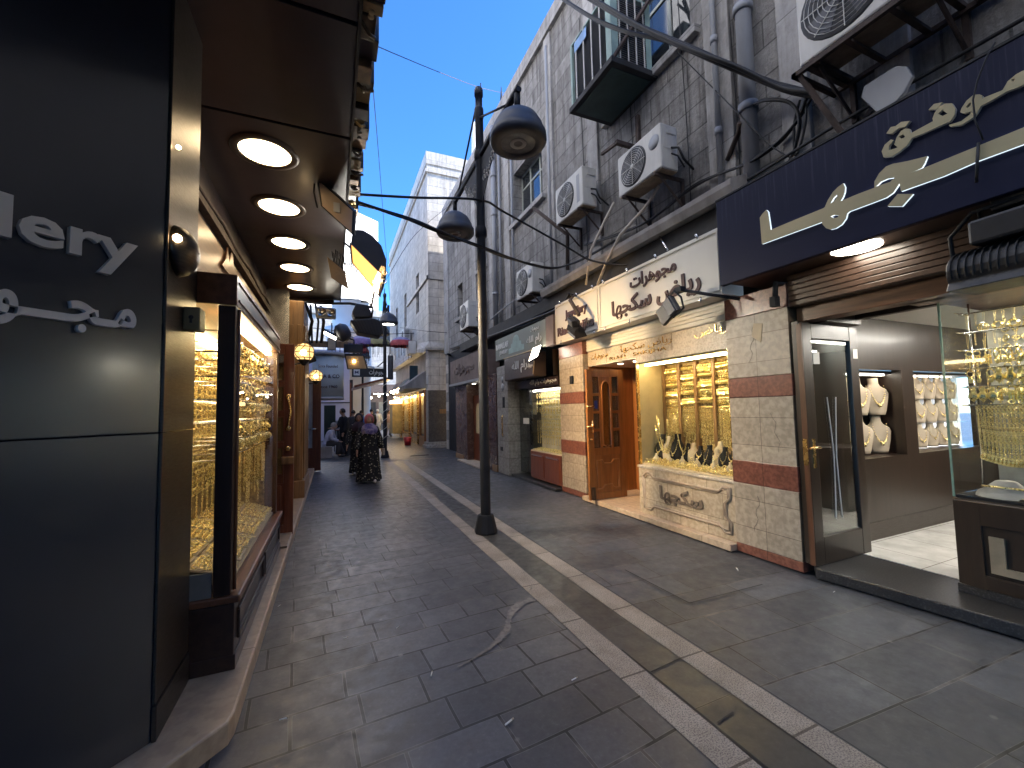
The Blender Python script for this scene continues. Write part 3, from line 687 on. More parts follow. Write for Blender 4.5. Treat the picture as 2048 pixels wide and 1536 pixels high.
for r_, z in enumerate(rails):
    n = 22
    for i in range(n):
        y = 3.24+2.04*i/(n-1)+random.uniform(-.012,.012)
        if r_ % 2: piece('gold_bangle', BAN, (-.655,y,z), 'set of thin gold bangles hanging from a rail of the left walnut case', 'bangle', 'gold bangles in the left case', random.uniform(-.5,.5), random.uniform(1.0,1.45))
        else: piece('gold_earring', EAR[(i+r_) % 3], (-.655,y,z), 'gold drop earring hanging from a rail of the left walnut case', 'earring', 'gold earrings in the left case', random.uniform(-.4,.4), random.uniform(1.5,2.2))
for i in range(40):
    y = 3.24+2.02*i/39; piece('gold_chain', CH if i % 3 else CHP, (-.67+random.uniform(-.02,.02),y,1.35), 'long gold chain hanging low in the left walnut case', 'chain', 'gold chains in the left case', random.uniform(-.3,.3), random.uniform(.75,1.05))
for i in range(26):
    y = 3.24+2.02*i/25; piece('gold_chain', CHL if i % 2 else CH, (X0+.06,y,2.0-.5*(i % 2)), 'gold chain pinned on the back panel of the left walnut case', 'chain', 'gold chains at the back of the left case', math.pi/2*.0, 1.1)
def tray_mesh(nx, ny, dx, dy, kind=0):
    mb = MB()
    for i in range(nx):
        for j in range(ny):
            x, y = (i-(nx-1)/2)*dx, (j-(ny-1)/2)*dy
            if kind == 0: mb.torus((x,y,.012), (random.uniform(-.4,.4),random.uniform(-.4,.4),1), dx*.42, dx*.1, 9, 4)
            else: mb.torus((x,y,.008), (.2,random.uniform(.5,1),.3), dx*.4, dx*.12, 8, 4); mb.ball((x,y,.02), dx*.18, n=5, k=3)
    return mb.mesh('ring_rows')
TR = [tray_mesh(5,7,.045,.036,0), tray_mesh(6,8,.036,.03,1)]
for me in TR: me.materials.append(M['gold'])
def tray(loc, label, group, rx=0., ry=0., rz=0., v=0, cush=None):
    t = thing('jewellery_tray', label, 'tray', loc, group); t.rotation_euler = (rx, ry, rz)
    part('cushion', MB().box(-.125,.125,-.14,.14,-.012,.002), cush or M['cream'], t, .004, True)
    part('rings', TR[v], None, t, 0, True); return t
def dense(name, pts, parent, sz=.02):
    mb = MB()
    for p in pts:
        q = random.random(); ax_ = (random.uniform(.3,1),random.uniform(-1,1),random.uniform(-.4,.4))
        if q < .6: mb.torus(p, ax_, sz*random.uniform(.6,1.2), sz*.22, 8, 3)
        else: mb.ball(p, sz*.35, sz*.45, sz*random.uniform(.5,1.6), 5, 3)
    o = part(name, mb, M['gold'], parent); o['kind'] = 'stuff'; return o
dense('jewellery_rows', [(X0+.02,y_,z_) for z_ in [1.0+.075*i for i in range(17)] for y_ in [3.2+.055*j for j in range(38)]], t, .026)
dense('jewellery_rows', [(x_,5.345,z_) for z_ in [.95+.07*i for i in range(18)] for x_ in [-1.05+.045*j for j in range(9)]], t, .026)
dense('loose_jewellery', [(random.uniform(-1.05,-.62),random.uniform(3.2,5.28),0) for _ in range(520)], t, .02)
_o = [c_ for c_ in t.children if c_.name.startswith('loose_jewellery')][-1]
for v_ in _o.data.vertices: v_.co.z += .6 + .28*(-.6-(v_.co.x-.85)) - .11
k = 0
for i in range(7):
    for j, x in enumerate((-.72,-.97)):
        tray((x,3.4+.3*i,.605+.32*(-.6-x)*.9+(.01)), 'cream tray of gold rings on the sloping floor of the left walnut case', 'ring trays in the left case', 0, R(18), random.uniform(-.06,.06), (i+j) % 2); k += 1

# ------------------------------------------------------------------ LEFT: open wooden door, oak pilaster, globe lamps, second door
def glazed_door(name, label, mt, hw, x0, x1, y, z0, z1, rows, th=.05, pane_mt=None, low=.75, stile=.11):
    t = thing(name, label, 'door', ((x0+x1)/2, y, z0))
    w = x1-x0
    mb = MB().box(x0,x0+stile,y,y+th,z0,z1).box(x1-stile,x1,y,y+th,z0,z1)
    zz = z0+low; mb.box(x0+stile,x1-stile,y+.001,y+th-.001,z0,z0+.12).box(x0+stile,x1-stile,y+.001,y+th-.001,zz-.1,zz).box(x0+stile,x1-stile,y+.001,y+th-.001,z1-.13,z1)
    H_ = (z1-.13-zz)/rows
    for i in range(1, rows): mb.box(x0+stile,x1-stile,y+.002,y+th-.002,zz+H_*i-.03,zz+H_*i+.03)
    part('leaf', mb, mt, t, .006)
    part('bottom_panel', MB().box(x0+stile+.03,x1-stile-.03,y+.004,y+th-.004,z0+.15,zz-.13).box(x0+stile-.001,x1-stile+.001,y+.014,y+th-.014,z0+.12,zz-.1), mt, t, .008)
    part('pane', MB().box(x0+stile,x1-stile,y+.02,y+.028,zz,z1-.13), pane_mt or M['glass2'], t)
    bd = MB()
    for i in range(rows):
        a, b = zz+H_*i+(.032 if i else .002), zz+H_*(i+1)-(.032 if i < rows-1 else .002)
        bd.box(x0+stile,x0+stile+.014,y-.004,y+.012,a,b).box(x1-stile-.014,x1-stile,y-.004,y+.012,a,b).box(x0+stile+.014,x1-stile-.014,y-.004,y+.012,b-.014,b).box(x0+stile+.014,x1-stile-.014,y-.004,y+.012,a,a+.014)
    part('glazing_bead', bd, mt, t, .003)
    return t
t = glazed_door('shop_door', 'open reddish wood door with four panes and an S-shaped brass pull, past the walnut case', M['wood_red'], None, -1.15,-.46,6.1,.112,2.56,4)
hx = -.525
part('handle', MB().tube([(hx,6.09,1.86),(hx,6.05,1.87),(hx+.012,6.045,1.8),(hx+.03,6.045,1.68),(hx+.012,6.045,1.56),(hx-.005,6.045,1.47),(hx,6.09,1.46)], [.012,.014,.012,.014,.012,.014,.012]).ball((hx,6.08,1.87), .035,.02,.035).ball((hx,6.08,1.46), .035,.02,.035), M['brass'], t)
part('lock', MB().lathe([(0,-.03),(.03,-.028),(.036,0),(0,0)], (hx,6.1,1.2), (0,1,0), 16), M['brass'], t)
part('kick_block', MB().box(-.6,-.455,6.06,6.099,1.0,1.1), M['wood_gold'], t, .01)
single('door_threshold', MB().box(-1.13,-.47,5.5,8.4,.112,.135), M['kerb'], 'pale marble doorstep under the open reddish wood door', 'step', bevel=.006)
t = thing('oak_pilaster', 'fluted golden oak pilaster beside the globe lamp', 'pilaster', (-.55,9.4,.1))
mb = MB(); mb.box(-1.1,-.5,8.6,10.1,.112,3.75)
part('shaft', mb, M['wood_gold'], t, .01)
fl = MB()
for i in range(9): fl.box(-.5,-.475,8.66+i*.16,8.66+i*.16+.09,.45,3.3)
for i in range(4): fl.box(-1.0+i*.13,-1.0+i*.13+.07,8.575,8.6,.45,3.3)
part('fluting', fl, M['wood_gold'], t, .012)
part('plinth', MB().box(-1.1,-.46,8.55,10.12,.112,.42), M['wood_gold'], t, .01)
part('metal_corner', MB().box(-1.1,-.73,8.45,8.47,2.56,3.9), M['silver'], t)
def globe(loc, r, label):
    t = thing('globe_lamp', label, 'wall lamp', loc, 'amber globe lamps by the doors'); c = Vector(loc)
    part('globe', MB().ball(c, r, n=20, k=14), M['amber'], t)
    cg = MB()
    for k in range(8):
        a = math.pi*2*k/8; cg.tube([c+Vector((math.sin(q)*math.cos(a+.25*math.sin(q*3)), math.sin(q)*math.sin(a+.25*math.sin(q*3)), math.cos(q)))*r*1.03 for q in [math.pi*i/10 for i in range(11)]], .008*r/.15, 5)
    for q in (.9,1.57,2.2): cg.torus(c+Vector((0,0,math.cos(q)*r)), (0,0,1), math.sin(q)*r*1.03, .008*r/.15, 16, 4)
    part('cage', cg, mat('cage_brass', (.2,.12,.05), .4, .6), t)
    part('cup', MB().lathe([(.0,-r*1.45),(r*.2,-r*1.4),(r*.3,-r*1.2),(r*.55,-r*.95),(r*.6,-r*.8)], c, (0,0,1), 16).tube([c+Vector((0,0,-r*1.1)), c+Vector((-.12,0,-r*1.3)), c+Vector((-.3,.0,-r*1.2))], .014), M['bronze'], t)
    part('finial', MB().lathe([(.03,r*.96),(.02,r*1.1),(.008,r*1.2),(.0,r*1.35)], c, (0,0,1), 10), M['bronze'], t)
    part('bulb', MB().ball(c+Vector((0,-r*.98,-.02)), r*.3), M['bulb'], t)
globe(PX(608,705,-.42), .145, 'larger amber globe wall lamp in a leaf cage, by the oak pilaster')
globe(PX(632,752,-.4), .155, 'second amber globe wall lamp, farther along above the red door')
t = glazed_door('shop_door', 'dark red wood door standing open beyond the second globe lamp, one tall milky pane', M['wood_red'], None, -1.2,-.3,13.0,.03,2.7,1, pane_mt=mat('milky_pane', (.5,.52,.5), .3), low=.62, stile=.2)
part('handle', MB().tube([(-.42,12.96,1.2),(-.62,12.96,1.2)], .015), M['silver'], t)
t = thing('corner_shop_building', 'narrow dark shopfront between the oak pilaster and the open red door', 'building', (-2,12,0))
part('wall', MB().box(-8,-1.13,10.4,14.2,0,4.6), M['greyboard'], t)
part('upper_wall', MB().box(-8,-1.3,10.4,14.2,4.62,14), M['leftwall'], t)
part('window', MB().box(-1.13,-1.1,10.6,12.7,.6,2.5), M['pane'], t)
part('lit_edge', MB().box(-.36,-.32,13.15,13.2,.9,2.6), M['signlit'], t)
part('awning_folds', MB().prism([(-1.13,10.5,3.9),(-.5,10.5,3.4),(-.45,10.5,3.2),(-.9,10.5,3.0),(-1.13,10.5,3.1)], (0,3.2,0)), M['soot_shade'], t)
mb = MB()
for i in range(9): mb.tube([(-1.05+.1*i,9.6+random.uniform(0,.4),4.0),(-1.0+.1*i+random.uniform(-.1,.1),9.7,3.6),(-.95+.09*i,9.8,3.15)], random.uniform(.02,.05), 6)
single('cable_tangle', mb, M['soot_shade'], 'tangle of dark cables and old fittings hanging above the oak pilaster', 'cables')
single('wooden_rail', MB().box(-1.1,.35,11.7,11.8,3.35,3.5), M['wood_gold'], 'light wooden rail running out above the shop doors', 'rail')
# ================================================================== RIGHT: old stone building
WX = 4.5
bld = thing('stone_building', 'old rough limestone building with flat smooth bands above the right-hand shops', 'building', (WX,8,4))
ZT = 10.5
# openings in the upper wall: (y0, y1, z0, z1)
OPEN = [(8.35,10.0,6.62,8.0), (3.95,5.75,6.75,8.6), (12.3,13.0,6.3,7.9), (14.9,15.6,5.2,6.5), (.2,1.5,6.6,8.4)]
def wall_with_holes(y0, y1, z0, z1, X, th, holes):
    mb = MB(); ys = sorted({y0, y1, *[h[0] for h in holes], *[h[1] for h in holes]})
    for a, b in zip(ys, ys[1:]):
        hs = sorted([h for h in holes if h[0] <= a+1e-6 and h[1] >= b-1e-6], key=lambda h: h[2]); z = z0
        for h in hs: mb.box(X, X+th, a, b, z, h[2]); z = h[3]
        mb.box(X, X+th, a, b, z, z1)
    return mb
part('wall', wall_with_holes(-16,17.6,4.0,ZT,WX,.45,OPEN), M['wall'], bld)  # unseen end behind the camera extended to keep sun off the lane
part('side_wall', MB().box(WX+.002,10,17.2,17.598,0,ZT-.002), M['white_x'], bld)
part('back_mass', MB().box(WX+.46,10,-16,17.19,4.02,ZT-.2), M['concrete'], bld)
for y0, y1, hz in ((3.35,3.72,ZT),(2.5,2.78,ZT),(6.1,6.42,ZT),(7.75,8.05,ZT),(10.25,10.6,ZT),(11.6,11.9,ZT),(13.2,13.6,ZT),(16.9,17.6,ZT),(1.7,1.95,ZT)):
    part('smooth_band', MB().box(WX-.05,WX+.01,y0,y1,4.05,hz-.35), M['wall_smooth'], bld, .008)
part('parapet', MB().box(WX-.09,WX+.3,-16,17.62,ZT-.32,ZT+.05), M['wall_smooth'], bld, .01)
for i, (y0, y1, z0, z1) in enumerate(OPEN):
    f = MB(); yc = (y0+y1)/2; w = .05
    f.box(4.74,4.8,y0,y1,z0,z0+w).box(4.74,4.8,y0,y1,z1-w,z1).box(4.741,4.799,y0,y0+w,z0+w,z1-w).box(4.741,4.799,y1-w,y1,z0+w,z1-w)
    for q in ((y0*2+y1)/3, (y0+2*y1)/3): f.box(4.742,4.798,q-.03,q+.03,z0+w,z1-w)
    f.box(4.743,4.797,y0+w,y1-w,z0+(z1-z0)*.68,z0+(z1-z0)*.68+.05)
    wn_ = part('window', f, M['winframe'], bld, .004)
    part('pane', MB().box(4.765,4.77,y0,y1,z0,z1), M['pane'], wn_)
    part('sill', MB().box(WX-.1,4.75,y0-.15,y1+.15,z0-.12,z0-.002), M['wall_smooth'], wn_, .008)
part('ledge', MB().prism([(4.49,3.1,4.0),(4.05,3.1,3.98),(4.02,3.1,4.08),(4.02,3.1,4.14),(4.49,3.1,4.34)], (0,4.6,0)), M['concrete'], bld, .006)
part('ledge_shade_fill', MB().box(4.15,4.49,3.1,14.2,3.7,3.97), M['soot_shade'], bld)  # near-black box standing in for the shade beneath the ledge
part('shop_backing', MB().box(4.52,4.62,7.3,17.2,0,4.0).box(6.6,6.7,3.4,7.3,0,4.0).box(4.62,10,7.2,7.3,0,4.0), M['soot_shade'], bld)
mb = MB()
for y, z0 in ((7.9,4.1),(10.0,3.9),(10.9,3.9),(12.2,3.9)): mb.tube([(WX-.06,y,z0),(WX-.06,y,9.9)], .035)
part('sun_block_wall', MB().box(4.5,4.6,-16,-2.1,0,4.0), M['concrete'], bld)  # unseen wall added to keep low sun off the lane
part('sun_block_cross_wall', MB().box(4.61,10,-2.3,-2.12,0,4.0), M['concrete'], bld)  # unseen wall added to stop sun leaking in behind the shop
part('thin_pipe', mb, M['pipegrey'], bld)
def drain(name, y, r, z0, z1, mt, label, x=WX-.12):
    mb = MB().tube([(x,y,z0),(x,y,z1)], r, 14)
    for z in (5.0,6.2,7.4,8.6): mb.lathe([(r,0),(r*1.25,0),(r*1.25,.09),(r,.09)], (x,y,z), (0,0,1), 14)
    return single(name, mb, mt, label, 'pipe', origin=(x,y,z0))
drain('drain_pipe', 3.1, .085, 4.0, 10.2, M['pipegrey'], 'fat grey drain pipe on the rough wall just left of the navy sign')
drain('drain_pipe', 3.52, .035, 4.1, 10.2, M['pipegrey'], 'thin grey pipe on the smooth band left of the fat drain pipe', WX-.1)
drain('drain_pipe', 11.25, .07, 3.9, 10.2, M['pipegrey'], 'grey drain pipe on the far part of the rough wall behind the lamp post', WX-.1)
# roof bits
t = thing('roof_mast', 'pale tapering mast with a thin rod on the roof edge', 'mast', (4.9,14.5,ZT)); part('mast', MB().tube([(4.9,14.5,ZT),(4.9,14.5,12.6)], .1, 10, True, .07), M['plaster'], t)
part('rod', MB().tube([(4.9,14.0,ZT),(4.9,14.0,12.2)], .06, 8).tube([(4.9,13.6,ZT),(4.9,13.6,13.5)], .02, 6), M['iron'], t)
single('roof_spike', MB().tube([(4.7,11.2,ZT),(4.7,11.2,11.5)], .1, 8, True, .008).ball((4.7,11.5,10.75), .12), M['lampgrey'], 'grey spike standing on the parapet above the street lamp', 'spike')

# ------------------------------------------------------------------ pilasters between the shops
def pilaster(label, y0, y1, deep):
    t = thing('stone_pilaster', label, 'pilaster', (4.2,(y0+y1)/2,0), None)
    zs = [(0,.1,1),(.1,.77,0),(.77,1.02,1),(1.02,1.72,0),(1.72,1.94,1),(1.94,2.62,0),(2.62,2.86,1)]
    for a, b, r in zs:
        e = .004 if r else 0
        part('band' if r else 'shaft', MB().box(4.2-e,4.55,y0-e,y1+e,a+.001,b-.001), M['pilband'] if r else M['pil'], t, .006)
    return t
pa = pilaster('banded stone pilaster between the wooden door and the navy-signed shop, with a chipped top', 2.68, 3.4, .3)
pb = pilaster('banded stone pilaster between the orange wooden door and the narrow shop to its left', 6.42, 7.28, .3)
part('hook', MB().box(4.17,4.2,6.75,6.85,2.1,2.25), M['iron'], pb)
for k_, (y_, z_) in enumerate(((3.05,2.5),(2.9,1.55),(3.1,.66))):
    c_ = [(4.196+.0*i, y_+.02*math.sin(i*1.7+k_)+.008*i*((-1)**k_), z_-.05*i) for i in range(9)]; part('crack', MB().tube(c_, .0016, 4), M['crack'], pa)
mb = MB(); mb.prism([(4.194,2.95,2.5),(4.194,3.05,2.52),(4.194,3.08,2.38),(4.194,2.98,2.3)], (.01,0,0)); part('old_paint_mark', mb, M['cream'], pa)

# ------------------------------------------------------------------ centre shop (ivory sign)
t = thing('shop_sign', 'ivory shop sign with maroon Latin and Arabic lettering over the lit gold window', 'sign', (4.05,5.2,2.9))
L0, L1, Z0, Z1 = 3.3, 7.12, 2.9, 3.68
part('panel', MB().box(4.05,4.4,L0,L1,Z0,Z1), M['signwhite'], t, .006)
mb = MB()
for a, b in ((L0+.02,5.62),(5.68,L1-.02)):
    mb.box(4.035,4.05,a,b,Z1-.05,Z1-.03).box(4.035,4.05,a,b,Z0+.05,Z0+.065).box(4.035,4.05,a,a+.015,Z0+.065,Z1-.05).box(4.035,4.05,b-.015,b,Z0+.065,Z1-.05)
part('frame', mb, M['signwhite'], t)
mb = MB()
for y in (3.6,4.3,4.9,5.5,5.8,6.3,6.9):
    mb.tube([(4.06,y,Z1-.04),(4.02,y,Z1+.03)], .018, 8); mb.tube([(4.06,y,Z0+.04),(4.03,y,Z0-.02)], .014, 8)
part('clip', mb, M['silver'], t)
X = 4.05
def wt(body, u0, v0, w, h, mt=M['maroon'], d=.02, bold=.02, parent=None, name='lettering', x=X, **k):
    p = PX(u0, v0, x); return text(name, body, (x,p.y,p.z), w, h, (0,-1,0), (0,0,1), mt, parent, d, bold, **k)
def span(u0, v0, u1, v1, x): a = PX(u0,v0,x); b = PX(u1,v1,x); return a.y-b.y
text('lettering', 'مجوهرات', (X,4.85,3.33), .9, .24, (0,-1,0), (0,0,1), M['maroon'], t, .018, .022)
text('lettering', 'رياض سكجها', (X,5.3,2.98), 1.72, .32, (0,-1,0), (0,0,1), M['maroon'], t, .018, .03)
text('lettering', 'Jewellery', (X,6.72,3.28), .72, .2, (0,-1,0), (0,0,1), M['maroon'], t, .018, .03)
text('lettering', 'Riad Sakijha', (X,7.02,2.98), 1.22, .22, (0,-1,0), (0,0,1), M['maroon'], t, .018, .03)
cs = thing('centre_shop', 'jewellery shop with a lit gold window and carved stone base between banded pilasters', 'shop', (4.3,4.9,0))
part('doorstep', MB().box(4.1,6.6,3.4,6.42,.001,.075), M['kerb'], cs, .006)
mb = MB().box(4.3,4.52,3.4,6.42,2.66,2.9)
for k in range(4): mb.box(4.285,4.3,3.4,6.42,2.67+k*.055,2.67+k*.055+.045)
part('shutter_box', mb, M['signwhite'], cs, .004)
part('sign_soffit', MB().box(4.3,4.5,3.41,6.41,2.905,2.96), M['signwhite'], cs)
fas = part('fascia', MB().box(4.31,4.45,3.4,6.42,2.4,2.655), M['trav2'], cs, .004)
text('lettering', 'رياض سكجها', (4.31,5.45,2.5), 1.1, .13, (0,-1,0), (0,0,1), M['brass'], cs, .012, -.008)
text('lettering', 'رياض', (4.31,3.95,2.5), .5, .13, (0,-1,0), (0,0,1), M['brass'], cs, .012, -.008)
text('lettering', 'مجوهرات', (4.31,6.3,2.48), .5, .12, (0,-1,0), (0,0,1), M['brass'], cs, .012, -.008)
text('lettering', 'RIAD   SAKIJHA', (4.31,5.75,2.415), 1.3, .07, (0,-1,0), (0,0,1), M['brass'], cs, .01, .01)
part('seam', MB().box(4.307,4.31,4.35,4.356,2.4,2.655).box(4.307,4.31,5.85,5.856,2.4,2.655), M['maroon'], cs)
part('window_lintel', MB().box(4.24,4.5,3.4,5.03,2.3,2.398), M['trav2'], cs, .006)
# carved stone base
part('window_base', MB().box(4.22,4.95,3.4,5.03,.076,.74), M['trav'], cs, .008)
part('base_cap', MB().box(4.2,4.95,3.4,5.04,.742,.775), M['trav2'], cs, .006)
mb = MB(); cx_ = 4.215
fr_ = [(4.93,.62),(4.86,.68),(4.78,.68),(4.72,.62),(3.62,.62),(3.56,.68),(3.47,.68),(3.47,.56),(3.53,.5),(3.53,.34),(3.47,.28),(3.47,.16),(3.56,.16),(3.62,.22),(4.72,.22),(4.78,.16),(4.93,.16)]
mb.tube([(cx_,y,z) for y, z in fr_+[fr_[0]]], .018, 6); mb.tube([(cx_,4.2+(y-4.2)*.955,.42+(z-.42)*.88) for y, z in fr_+[fr_[0]]], .011, 6)
part('base_moulding', mb, mat('carved_stone_shade', (.36,.28,.2), .55), cs)  # carved relief; shade of the carving put into a darker stone colour
text('lettering', 'سكجها', (4.218,4.6,.3), .74, .24, (0,-1,0), (0,0,1), mat('incised_letter_shade', (.16,.12,.085), .6), cs, .014, .035)  # raised letters; dark colour stands in for shade of the incision
part('entrance_wall', MB().box(5.3,5.36,5.05,6.42,.076,2.4), M['wood_or'], cs)
part('entrance_side', MB().box(4.32,5.3,5.032,5.06,.79,2.3), M['wood_or'], cs)
part('entrance_side', MB().box(4.32,5.3,6.395,6.42,.076,2.4), M['wood_or'], cs)
part('entrance_ceiling', MB().box(4.32,5.36,5.03,6.42,2.39,2.4), M['ceil'], cs)
for y in (5.45,5.85):
    part('spotlight', MB().lathe([(0,-.004),(.03,-.004),(.045,0)], (4.6,y,2.388), (0,0,1), 12), M['downcool'], cs)
mb = MB()
for a, b in ((.3,.8),(.95,1.02),(1.1,2.2)): mb.box(5.28,5.3,5.3,6.2,a,b)
part('inner_door', MB().box(5.24,5.3,5.15,5.95,.08,2.28).add(mb.v, mb.f), M['wood_or'], cs, .006)
for y_ in (3.402,5.0): part('window_jamb', MB().box(4.23,4.27,y_,y_+.028,.776,2.3), M['brass'], cs)
part('window_glass', MB().box(4.245,4.251,3.43,5.0,.776,2.3), M['glass'], cs)
part('window_back', MB().box(4.93,4.96,3.4,5.03,.776,2.3), M['rackback'], cs)
for i in range(5):
    a_, b_ = 3.44+1.53*i/5+.035, 3.44+1.53*(i+1)/5-.035
    part('display_pad', MB().box(4.76,4.775,a_,b_,1.03,2.27), M['rackback'], cs)
dense('jewellery_rows', [(4.75,y_,z_) for z_ in [1.1+.052*i for i in range(22)] for y_ in [3.46+.038*j for j in range(41)] if abs(((y_-3.44)/.306+.5)%1-.5) > .11], cs, .019)
dense('loose_jewellery', [(x_,random.uniform(3.45,4.98),.80+.18*(x_-4.27)+random.random()*.03) for x_ in [4.29+.35*random.random() for _ in range(300)]], cs, .03)
part('window_sides', MB().box(4.28,4.93,3.4,3.41,.776,2.3).box(4.28,4.93,5.02,5.03,.776,2.3).box(4.28,4.93,3.41,5.02,2.28,2.3), M['creamlit'], cs)
part('window_deck', MB().prism([(4.27,3.42,.78),(4.27,5.0,.78),(4.92,5.0,.9),(4.92,3.42,.9)], (0,0,.01)), M['cream'], cs)
part('light_strip', MB().box(4.34,4.39,3.5,4.95,2.25,2.275), M['led'], cs)
mull = MB()
for i in range(6): y = 3.44+1.53*i/5; mull.box(4.71,4.775,y-.026,y+.026,1.03,2.27)
mull.box(4.71,4.775,3.42,5.0,.98,1.03)
part('display_rack', mull, M['wood_gold'], cs, .003)
rk = MB()
for i in range(5):
    a, b = 3.44+1.53*i/5+.03, 3.44+1.53*(i+1)/5-.03
    for z in (2.22,2.1,1.98,1.86,1.74,1.62): rk.tube([(4.74,a,z),(4.74,b,z)], .005, 5)
part('rack_rods', rk, M['brass'], cs)
for i in range(5):
    a, b = 3.44+1.53*i/5+.04, 3.44+1.53*(i+1)/5-.04
    for r_, z in enumerate((2.22,2.1,1.98,1.86,1.74)):
        for q in range(9):
            y = a+(b-a)*q/8
            if (i+r_) % 3: piece('gold_earring', EAR[(i+r_) % 3], (4.735,y,z), 'gold earring on a rod of the lit window with the carved stone base', 'earring', 'gold earrings in the centre window', random.uniform(-.4,.4), random.uniform(1.3,1.7))
            else: piece('gold_bangle', BAN, (4.735,y,z), 'gold bangle set on a rod of the lit window with the carved stone base', 'bangle', 'gold bangles in the centre window', random.uniform(-.6,.6)+1.2, 1.1)
    for q in range(12): piece('gold_chain', CH if q % 2 else CHP, (4.735,a+(b-a)*q/9,1.62), 'gold chain hanging in the lower rows of the lit window with the carved stone base', 'chain', 'gold chains in the centre window', random.uniform(-.2,.2), random.uniform(.85,1.05))
for q in range(14): piece('gold_chain', CHL, (4.6,3.5+.1*q,1.45+random.uniform(-.15,.1)), 'long gold chain draped above the busts of the lit window with the carved stone base', 'chain', 'gold chains draped in the centre window', random.uniform(-.3,.3), random.uniform(.5,.8)) if q % 3 == 0 or q > 10 else None
# necklace busts
for k_, (ya, yb, za, dz) in enumerate(((4.92,4.55,1.5,.55),(4.95,4.6,1.35,.4),(4.55,4.3,1.5,.5),(4.88,4.7,1.45,.5))):
    single('gold_chain', MB().tube([(4.5,ya+(yb-ya)*q/16,za-dz*(1-(2*q/16-1)**2)) for q in range(17)], .008, 6), M['gold'], 'heavy gold chain swagged in a loop above the busts of the lit centre window', 'chain', 'swagged chains in the centre window')
def bust_mesh(h=.3, w=.2, tall=False):
    """a flat-fronted neck-and-chest jewellery stand facing -X"""
    mb = MB(); rings = [(0,w*.4,.05),(h*.2,w*.5,.06),(h*.45,w*.52,.058),(h*.62,w*.4,.05),(h*.74,w*.22,.042),(h*.85,w*.16,.04),(h,w*.17,.04)]
    if tall: rings = [(0,w*.3,.03),(h*.1,w*.36,.035),(h*.35,w*.47,.045),(h*.58,w*.54,.05),(h*.68,w*.48,.05),(h*.77,w*.26,.045),(h*.85,w*.19,.04),(h,w*.19,.04)]
    n = 14; vs = []
    for z, a, b in rings: vs += [(-b*math.cos(2*math.pi*k/n)+z*.12, a*math.sin(2*math.pi*k/n), z) for k in range(n)]
    fs = [(i*n+k, i*n+(k+1) % n, (i+1)*n+(k+1) % n, (i+1)*n+k) for i in range(len(rings)-1) for k in range(n)]
    fs += [tuple(range(n)), tuple(range((len(rings)-1)*n, len(rings)*n))]
    mb.add(vs, fs, True); return mb.mesh('bust')
def necklace_mesh(h=.3, w=.2, drop=.5, big=False):
    mb = MB(); n = 22
    for i in range(n+1):
        a = math.pi*(i/n)-math.pi/2; y = math.sin(a)*w*.27; z = h*.78-math.cos(a)*h*drop
        x = -.052-.012*math.cos(a)+z*.12
        r = .0045+(.006*math.cos(a)**2 if big else .001)
        mb.ball((x,y,z), r, n=6, k=4)
    mb.ball((-.066+h*.03,0,h*.78-h*drop-.015), .011,.012,.016, 6, 4)
    return mb.mesh('necklace')
BU = {'b': bust_mesh(), 't': bust_mesh(.36,.22,True)}; NK = [necklace_mesh(), necklace_mesh(drop=.35, big=True), necklace_mesh(.36,.22,.5,True), necklace_mesh(.36,.22,.4)]
for me in NK: me.materials.append(M['gold'])
BM = {}
def bust(loc, label, group, mt, k='b', nk=0, rz=0., sc=1.):
    t = thing('necklace_bust', label, 'bust', loc, group, rz); t.scale = (sc,)*3
    key = (k, mt.name)
    if key not in BM: me = BU[k].copy(); me.materials.clear(); me.materials.append(mt); BM[key] = me
    part('form', BM[key], None, t, 0, True); part('necklace', NK[nk], None, t, 0, True); return t
for i_ in range(2):
    bust((4.7,4.0-.36*i_,.87), 'tall cream velvet bust behind the black ones, above the carved stone base', 'tall cream busts in the centre window', M['cream'], 't', 2, 0, .8)
seq = [(4.9,M['blackvelvet'],1.0),(4.76,M['cream'],.95),(4.6,M['blackvelvet'],1.05),(4.42,M['blackvelvet'],.72),(4.3,M['cream'],.75),(4.18,M['blackvelvet'],.66),(4.05,M['blackvelvet'],.72),(3.92,M['cream'],.6),(3.8,M['blackvelvet'],.7),(3.68,M['blackvelvet'],.64),(3.56,M['cream'],.6),(3.48,M['blackvelvet'],.7)]
for i, (y, mt, s) in enumerate(seq):
    dark = mt is M['blackvelvet']
    bust((4.55,y,.85), ('black' if dark else 'cream')+' velvet necklace bust on the deck of the lit window with the carved stone base', ('black' if dark else 'cream')+' busts in the centre window', mt, 'b', i % 2, random.uniform(-.3,.3), s*1.22)
for i in range(6):
    bust((4.42,3.62+.25*i,.81), 'small cream bust low in front of the black busts above the carved stone base', 'small cream busts in the centre window', M['cream'], 'b', 1, random.uniform(-.5,.5), .45)
    tray((4.4,3.56+.26*i,.815), 'cream tray of gold rings along the glass above the carved stone base', 'ring trays in the centre window', 0, R(-10), R(90)*0, i % 2)

